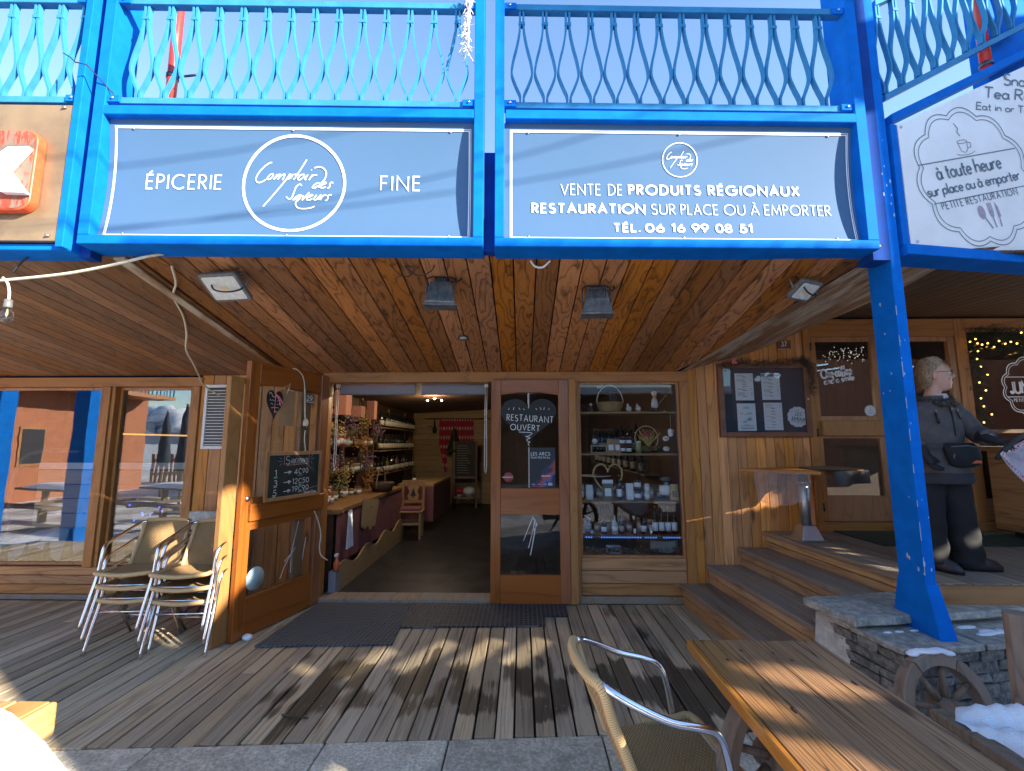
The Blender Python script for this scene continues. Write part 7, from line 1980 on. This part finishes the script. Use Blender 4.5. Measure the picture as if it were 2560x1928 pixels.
# jacket
m = MB()
def fold(z, a): return 1 + .018 * sin(9 * a + z * 22) + .012 * sin(4 * a - z * 41)
def shell(rings, n=40, amp=1.0):
    """rings: z, cx, cy, rx, ry"""
    R_ = []
    for i in range(len(rings) - 1):
        for k in range(5): t_ = k / 5; R_.append([rings[i][j] + (rings[i + 1][j] - rings[i][j]) * t_ for j in range(5)])
    R_.append(list(rings[-1]))
    nv = len(R_) - 1
    m.grid(lambda u, v: (lambda r_: (r_[1] + r_[3] * cos(2 * pi * u) * (1 + (fold(r_[0], 2 * pi * u) - 1) * amp), r_[2] + r_[4] * sin(2 * pi * u) * (1 + (fold(r_[0], 2 * pi * u) - 1) * amp), r_[0]))(R_[int(round(v * nv))]), n, nv)
shell([(.615, .03, 0, .232, .165), (.66, .03, 0, .236, .168), (.70, .03, 0, .232, .165), (.80, .02, 0, .208, .148), (.90, .02, 0, .215, .152), (1.02, .02, 0, .226, .155), (1.10, .02, 0, .218, .140), (1.155, .025, 0, .175, .112), (1.19, .035, -.004, .115, .088), (1.225, .05, -.008, .085, .078)])
def sleeve(P, R_):
    q = spline(P, 5); n = len(q)
    m.tube(q, [(R_[0] + (R_[1] - R_[0]) * i / (n - 1)) * (1 + .05 * sin(i * 1.9)) for i in range(n)], 14)
sleeve([(-.130, .0, 1.135), (-.195, -.01, 1.05), (-.222, -.04, .94), (-.172, -.108, .842)], (.080, .056))
sleeve([(.180, -.01, 1.125), (.240, -.05, 1.04), (.262, -.12, .95), (.231, -.245, .917)], (.080, .056))
m.obj('jacket', M['jacket'], woman)
m = MB(); shell([(.600, .03, 0, .236, .170), (.62, .03, 0, .242, .174), (.675, .03, 0, .240, .172)], amp=.9); m.obj('jacket_hem', M['jacket_dark'], woman)
m = MB()
for i in range(26):
    a = 2 * pi * i / 26
    m.ball((.055 + .105 * cos(a), -.005 + .09 * sin(a), 1.205 - .03 * sin(a + .4) * -1 - .015), (.038, .036, .034), 8, 6)
for i in range(800):
    a = rh.uniform(0, 2 * pi); b = rh.uniform(-1, 1.4)
    p = V3((.055 + (.105 + .036 * cos(b)) * cos(a), -.005 + (.09 + .036 * cos(b)) * sin(a), 1.19 + .03 * sin(a + .4) + .034 * sin(b))); d = V3((cos(a) * cos(b), sin(a) * cos(b), sin(b))) * rh.uniform(.012, .028) + V3((rh.uniform(-1, 1), rh.uniform(-1, 1), rh.uniform(-1, 1))) * .008; wv = V3((-sin(a), cos(a), .3)) * .003
    m.add([p - wv, p + wv, p + d], [(0, 1, 2)])
m.obj('fur_collar', M['fur'], woman)
m = MB(); m.loft([((.085, -.05, 1.17), .045, .035), ((.088, -.042, 1.215), .054, .047), ((.089, -.03, 1.24), .053, .046)], 14); m.obj('scarf', M['scarf'], woman)
m = MB()
m.tube([(.072, -.147, .93), (.068, -.157, 1.02), (.070, -.150, 1.08), (.078, -.125, 1.135)], .006, 5)
m.tube([(-.055, -.147, 1.10), (-.045, -.160, 1.02)], .009, 5); m.tube([(.115, -.140, 1.11), (.130, -.147, 1.05)], .007, 5); m.obj('zip', M['black'], woman)
m = MB()
for p in ((-.056, -.150, 1.106), (.114, -.146, 1.116), (.074, -.142, 1.125)): m.box(p, (.008, .008, .022))
m.obj('zip_pull', M['alu'], woman)
# waist bag
m = MB(); m.grid(lambda u, v: (.02 + .226 * cos(2 * pi * u), .172 * sin(2 * pi * u) - .002, .845 - .025 * sin(2 * pi * u) * 0 + .035 * v), 40, 2); m.obj('belt', M['black'], woman)
m = MB()
m.loft([((.095, -.160, .715), .07, .030), ((.095, -.172, .735), .112, .048), ((.09, -.176, .79), .126, .056), ((.08, -.172, .85), .128, .050), ((.075, -.160, .885), .112, .028)], 18)
bag = m.obj('waist_bag', M['trousers'], woman)
m = MB(); m.tube([(-.02, -.205, .858), (.08, -.224, .864), (.17, -.20, .856)], .004, 5); m.tube([(-.02, -.222, .81), (-.03, -.226, .78)], .005, 5); m.obj('bag_zip', M['greyplastic'], bag)
m = MB(); m.b2((.105, -.223, .745), (.175, -.212, .765)); m.obj('bag_patch', M['logo_red'], bag)
# trousers and boots
m = MB()
for sx, P in ((-1, [(-.055, 0, .66), (-.072, -.005, .50), (-.082, -.012, .33), (-.082, -.005, .18), (-.085, 0, .055)]), (1, [(.115, 0, .66), (.132, -.01, .50), (.150, -.015, .33), (.168, -.01, .18), (.182, -.005, .05)])):
    q = spline(P, 6); n = len(q)
    def leg(u, v, q=q, n=n, sx=sx):
        i = min(n - 1, int(round(v * (n - 1)))); z = q[i][2]; a = 2 * pi * u
        r_ = (.122 - .022 * min(1, v * 1.6) + .03 * max(0, v - .6)) * (1 + .05 * sin(z * 46 + 2 * cos(a) + sx) * min(1, v * 1.4) + .03 * sin(3 * a + z * 17))
        return (q[i][0] + r_ * cos(a), q[i][1] + r_ * .95 * sin(a), z)
    m.grid(leg, 26, n - 1)
m.obj('trousers', M['trousers'], woman)
m = MB()
for c, d in (((-.075, -.035), V3((.35, -.94, 0))), ((.215, -.03), V3((.96, -.28, 0)))):
    d.normalize(); s_ = V3((-d.y, d.x, 0)); Mx = Matrix((d, s_, UP)).transposed()
    o_ = V3((c[0], c[1], 0))
    m.loft([(o_ + d * .03 + UP * .002, .135, .047, Mx), (o_ + d * .03 + UP * .03, .138, .050, Mx), (o_ + d * .015 + UP * .065, .115, .048, Mx), (o_ - d * .03 + UP * .10, .075, .048, Mx), (o_ - d * .045 + UP * .15, .060, .050, Mx)], 18)
m.obj('boots', M['black'], woman)
# gloves with five fingers
def glove(c, d, n_, side, curl, nm='glove'):
    d = V3(d).normalized(); n_ = V3(n_).normalized(); s_ = d.cross(n_) * side; c = V3(c); g = MB()
    Mx = Matrix((s_, n_, d)).transposed()
    g.loft([(c - d * .095, .036, .034, Mx), (c - d * .035, .040, .032, Mx), (c, .046, .026, Mx), (c + d * .045, .048, .024, Mx), (c + d * .07, .042, .020, Mx)], 14)
    for k, l in enumerate((.058, .066, .062, .048)):
        b = c + d * .062 + s_ * (-.033 + .022 * k); p1 = b + (d * cos(curl * .5) + n_ * sin(curl * .5)) * l * .5; p2 = p1 + (d * cos(curl * 1.3) + n_ * sin(curl * 1.3)) * l * .35; p3 = p2 + (d * cos(curl * 2.1) + n_ * sin(curl * 2.1)) * l * .3
        g.tube([b, p1, p2, p3], [.0125, .012, .011, .008], 8)
    b = c - s_ * .035 + d * .01; g.tube([b, b - s_ * .022 + d * .028 + n_ * .01, b - s_ * .018 + d * .055 + n_ * .025], [.015, .013, .009], 8)
    return g.obj(nm, M['glove'], woman)
glove((-.152, -.135, .80), (.25, -.35, -.9), (.4, -.9, .2), 1, .55)
glove((.225, -.275, .905), (.25, -.85, -.25), (0, .25, -1), -1, .75)
# what she carries
t = thing('place_mat_sheet', 'clear covered tablecloth sheet with a red and white chequered border held by the woman', 'sheet', (3.285, 3.06, 1.47), rot=(radians(-8), 0, radians(12)))
q = [(-.215, .03), (.14, .19), (.30, .10), (.28, -.16), (-.045, -.235)]
def bil(u, v): a = V3((-.185, .055)).lerp(V3((.15, .19)), u); b = V3((-.02, -.175)).lerp(V3((.31, -.04)), u); p = a.lerp(b, v); return p
m = MB(); m.grid(lambda u, v: (bil(u, v).x, .012 * sin(u * 7 + v * 4), bil(u, v).y), 16, 12); m.obj('sheet', plain('mauve_plastic_sheet', (.36, .33, .37), .28, var=.2, scale=9), t)
m = MB()
for (a0, a1) in (((.05, .06), (.98, .06)), ((.05, .06), (.05, .94)), ((.05, .94), (.98, .94)), ((.98, .06), (.98, .94))):
    n = 16; d_ = .028
    if a0[1] == a1[1]: m.grid(lambda u, v, a0=a0, a1=a1: (lambda uu, vv: (bil(uu, vv).x, .012 * sin(uu * 7 + vv * 4) - .004, bil(uu, vv).y))(a0[0] + (a1[0] - a0[0]) * u, a0[1] - d_ + 2 * d_ * v), n, 1)
    else: m.grid(lambda u, v, a0=a0, a1=a1: (lambda uu, vv: (bil(uu, vv).x, .012 * sin(uu * 7 + vv * 4) - .0045, bil(uu, vv).y))(a0[0] - d_ * .7 + 1.4 * d_ * u, a0[1] + (a1[1] - a0[1]) * v), 1, n)
m.obj('border', M['redstripe'], t)
m = MB(); m.tube(spline([(-.16, .04, .03), (-.05, -.005, .135), (.10, .01, .185), (.28, .06, .20)], 5), [.016] * 16, 8); m.obj('rolled_edge', M['jacket_dark'], t)

# ================================================================ WHAT STANDS BEHIND THE CAMERA
TE = math.tan(SUN_EL)
SH = V3((sin(SUN_AZ), cos(SUN_AZ))); SU = V3((-SH.y, SH.x)); D0 = 6.0; DV = -(11.0 - D0) * TE
SUN_GAPS = [  # gaps in the added screen, placed where sun patches should fall
 [(2.0, 5.73), (2.72, 5.56), (3.1, 5.42), (3.52, 5.18), (3.06, 5.15), (2.73, 5.33), (2.14, 5.58)],
 [(4.91, 5.89), (5.25, 5.82), (5.40, 5.78), (5.44, 5.54), (5.22, 5.61), (4.95, 5.67), (4.91, 5.68)],
 [(1.99, 5.31), (2.15, 5.24), (2.08, 5.15), (1.95, 5.19)],
 [(1.85, 5.33), (1.82, 5.25), (1.71, 5.22), (1.75, 5.31)],
 [(1.61, 5.28), (1.66, 5.20), (1.60, 5.14), (1.53, 5.15), (1.47, 5.22)],
 [(5.02, 5.14), (4.68, 5.07), (4.49, 4.96), (4.15, 4.97), (4.45, 5.06)],
 [(1.72, 7.25), (1.99, 7.28), (2.12, 6.97), (2.12, 6.55), (1.97, 6.45), (1.72, 6.20)]]
SCREEN_TOP = [(.85, 6.57), (3.44, 5.02), (3.52, 4.88), (3.53, 6.6), (8.5, 6.6)]  # top edge of the added screen, kept low enough to leave the banners sunlit
RAIL_SHADE = [(2.15, 6.70), (3.53, 5.93), (3.53, 6.9), (2.15, 7.6)]  # extra floating piece of the screen, added to shade the right-hand balusters
def inside(p, P):
    c = False; n = len(P)
    for i in range(n):
        a, b = P[i], P[(i + 1) % n]
        if (a[1] > p[1]) != (b[1] > p[1]) and p[0] < (b[0] - a[0]) * (p[1] - a[1]) / (b[1] - a[1]) + a[0]: c = not c
    return c
def roof(u):  # top height of the added sun-blocking screen
    for a, b in zip(SCREEN_TOP[:-1], SCREEN_TOP[1:]):
        if u <= b[0]: return a[1] + (b[1] - a[1]) * (u - a[0]) / (b[0] - a[0])
    return SCREEN_TOP[-1][1]
cell = .03
mb = MB(); idx = {}
def vid(i, j):
    if (i, j) not in idx:
        u, v = .85 + i * cell, j * cell; p = SH * D0 + SU * u
        idx[(i, j)] = len(mb.v); mb.v.append(V3((p.x, p.y, v - .05))); mb.uv.append((0, 0))
    return idx[(i, j)]
HB = [(min(p[0] for p in P), max(p[0] for p in P), min(p[1] for p in P), max(p[1] for p in P), P) for P in SUN_GAPS]
for i in range(int(5.4 / cell)):
    u = .85 + (i + .5) * cell; top = roof(u)
    run = None; nj = int(7.7 / cell)
    for j in range(nj + 1):
        v = (j + .5) * cell - .05
        ok = (v < top or inside((u, v), RAIL_SHADE)) and j < nj
        if ok:
            q = (u, v - DV)
            for a, b, c_, d_, P in HB:
                if a <= q[0] <= b and c_ <= q[1] <= d_ and inside(q, P): ok = (P is SUN_GAPS[0] and j % 4 != 0) or (P is SUN_GAPS[1] and (j + i) % 2 == 0); break
        if ok and run is None: run = j
        if not ok and run is not None:
            mb.f.append([vid(i, run), vid(i + 1, run), vid(i + 1, j), vid(i, j)]); mb.mi.append(0); mb.sm.append(False); run = None
tag(mb.obj('sun_blocker_screen', M['clay']), 'unseen screen with cut gaps, added to shape the sun patches on the shop front', 'sun blocker')  # added out of view, only to block and shape the sunlight
# the red houses across the square, seen only as reflections
def house(label, x, y0, y1, h):
    t = thing('terracotta_house', label, 'house', (x, (y0 + y1) / 2, -.06)); w = y1 - y0
    m = MB(); m.b2((-6, -w / 2, 0), (0, w / 2, h)); m.obj('wall', M['clay'], t)
    m = MB(); m.b2((-6.3, -w / 2 - .4, h), (.6, w / 2 + .4, h + .25)); m.obj('roof', M['snow'], t)
    for k in range(int(w / 2.6)):
        for zz in (1.0, 3.8, 6.4):
            if zz + 1.4 > h: continue
            yy = -w / 2 + 1.3 + k * 2.6
            m = MB(); m.b2((-.02, yy - .35, zz), (.03, yy + .35, zz + 1.1)); f = m.obj('window', M['frame'], t); m = MB(); m.b2((.031, yy - .28, zz + .07), (.04, yy + .28, zz + 1.03)); m.obj('pane', M['redwin'], f)
    m = MB(); m.b2((.0, -w / 2 + .2, 3.2), (1.2, w / 2 - 3, 3.32)); m.obj('balcony_floor', M['frame_x'], t)
    m = MB()
    for k in range(int((w - 3.4) / .16)): m.b2((1.14, -w / 2 + .25 + k * .16, 3.32), (1.17, -w / 2 + .28 + k * .16, 4.25))
    m.b2((1.12, -w / 2 + .2, 4.25), (1.2, w / 2 - 3, 4.31)); m.obj('balcony_rail', M['blue_rail'], t)
    return t
house('terracotta house across the square with a small balcony and snowy roof', -14, -6.9, 2.4, 7.5)
for x, y_, lab in ((-7.55, 2.0, 'bright blue square post further along the arcade, nearer one'), (-9.0, 2.1, 'bright blue square post further along the arcade, farther one')):
    t = thing('arcade_post', lab, 'post', (x, y_, -.06)); m = MB(); m.b2((-.13, -.13, 0), (.13, .13, 4.2)); m.obj('post', M['blue'], t)
# light cables strung over the square; their faint shadows cross the banners
for (xa, za, xb, zb, lab) in ((-2.5, 2.86, -.2, 3.32, 'thin overhead cable strung above the square, lowest one'), (-1.6, 3.0, 1.3, 3.5, 'thin overhead cable strung above the square, middle one'), (-2.9, 3.25, -.6, 3.62, 'thin overhead cable strung above the square, highest one')):
    A, B = V3((xa, 2.5, za)) + SUN * 6.0, V3((xb, 2.6, zb)) + SUN * 6.0; d = B - A; A -= d * .9; B += d * .9
    p0 = A; m = MB(); m.tube([(A + (B - A) * (i / 12) - V3((0, 0, .25 * sin(pi * i / 12))) + V3((0, 0, .25)) - p0) for i in range(13)], .006, 6)
    tag(m.obj('overhead_cable', M['black'], loc=p0), lab, 'cable')
for x, y_, lab in ((-8.2, -1.2, 'closed dark parasol standing on the snowy square, nearer one'), (-10.6, -3.6, 'closed dark parasol standing on the snowy square, farther one')):
    t = thing('closed_parasol', lab, 'parasol', (x, y_, -.06)); m = MB(); m.tube([(0, 0, 0), (0, 0, 2.6)], .03, 8); m.obj('pole', M['old'], t)
    m = MB(); m.lathe([(.10, .95), (.17, 1.1), (.13, 1.7), (.09, 2.2), (.02, 2.6)], (0, 0, 0), 12); m.obj('canopy', M['boardblue'], t); m = MB(); m.slab([(-.35, -.35), (.35, -.35), (.35, .35), (-.35, .35)], 0, .08); m.obj('base', M['granite'], t)
t = thing('plank_fence', 'brown plank fence with gaps closing the far side of the square', 'fence', (-12.8, -9.5, -.06))
m = MB()
for k in range(46): m.b2((-3 + k * .2, -.02, 0), (-3 + k * .2 + .13, .02, 1.15))
m.b2((-3, -.05, .3), (6.2, -.021, .4)); m.b2((-3, -.05, .85), (6.2, -.021, .95)); m.obj('planks', M['old'], t)
for i, (x, y_) in enumerate(((-7.0, .2), (-9.4, .4))):
    t = thing('picnic_table', ('nearer' if i == 0 else 'farther') + ' snowy picnic table out on the square', 'table', (x, y_, -.06), .3)
    m = MB(); m.b2((-.9, -.38, .70), (.9, .38, .74)); m.obj('top', M['old'], t)
    for s in (-1, 1): m = MB(); m.b2((-.9, s * .65 - .13, .42), (.9, s * .65 + .13, .46)); m.obj('seat', M['old'], t)
    for s in (-1, 1): m = MB(); m.b2((s * .65 - .04, -.7, .36), (s * .65 + .04, .7, .42)); m.b2((s * .65 - .035, -.06, 0), (s * .65 + .035, .06, .36)); m.b2((s * .65 - .03, -.05, .42), (s * .65 + .03, .05, .70)); m.obj('leg', M['old'], t)
    m = MB(); m.grid(lambda u, v: (-.88 + 1.76 * u, -.36 + .72 * v, .74 + .10 * (sin(pi * u) * sin(pi * v)) ** .4), 12, 8); m.obj('snow', M['snow'], t)
# low timber chalet straight behind, its shaded side to the shop
t = thing('timber_chalet', 'low dark timber chalet with a snowy roof facing the shop from across the square', 'house', (4.5, -9.0, -.06))
m = MB()
for k in range(20): m.b2((-9.5, -4.0, k * .18), (9.5, 0, k * .18 + .175))
m.obj('log_wall', M['soffit_dark'], t)
m = MB(); m.hexa([(-10, -4.5, 3.6), (10, -4.5, 3.6), (10, .5, 3.6), (-10, .5, 3.6)], [(-10, -4.5, 3.9), (10, -4.5, 3.9), (10, .5, 3.85), (-10, .5, 3.85)]); m.obj('snowy_roof', M['snow'], t)
for xx in (-7, -4.2, -1.4, 1.4, 4.2, 7):
    m = MB(); m.b2((xx - .5, .001, 1.0), (xx + .5, .05, 2.2)); f = m.obj('window', M['frame'], t); m = MB(); m.b2((xx - .42, .051, 1.08), (xx + .42, .06, 2.12)); m.obj('pane', M['redwin'], f)
# mountains
def mountain():
    g = G('snowy_mountain'); co = g.obj(); n = g.noise(co, .004, 8, .65); sp = g.n('SeparateXYZ', {0: co})
    f = g.step(g.math('ADD', g.math('MULTIPLY', sp.outputs[2], .0022), g.math('MULTIPLY', g.math('SUBTRACT', n, .5), 1.5)), .15, .55)
    return g.pbr(g.mix(f, (.10, .13, .18), (.82, .85, .90)), .8)
mb = MB(); rm = random.Random(4)
ph = [(rm.uniform(0, 6), rm.uniform(.7, 1.3)) for i in range(8)]
def mt(u, v):
    a = radians(185 + 170 * u); d = 3200 + 2600 * v
    r_ = sum(sin(a * (5 + 6 * i) * ph[i][1] + ph[i][0]) / (1 + i) for i in range(8))
    h = (180 + 230 * v + 105 * r_ * (.35 + v) + 36 * sin(a * 71 + v * 9) + 22 * sin(a * 133 - v * 17)) * min(1, v * 3) * (1 if v < .75 else 1 - (v - .75) * 1.2)
    return (d * cos(a), d * sin(a), -30 + h)
mb.grid(mt, 160, 24); struct(mb, 'mountains', mountain())
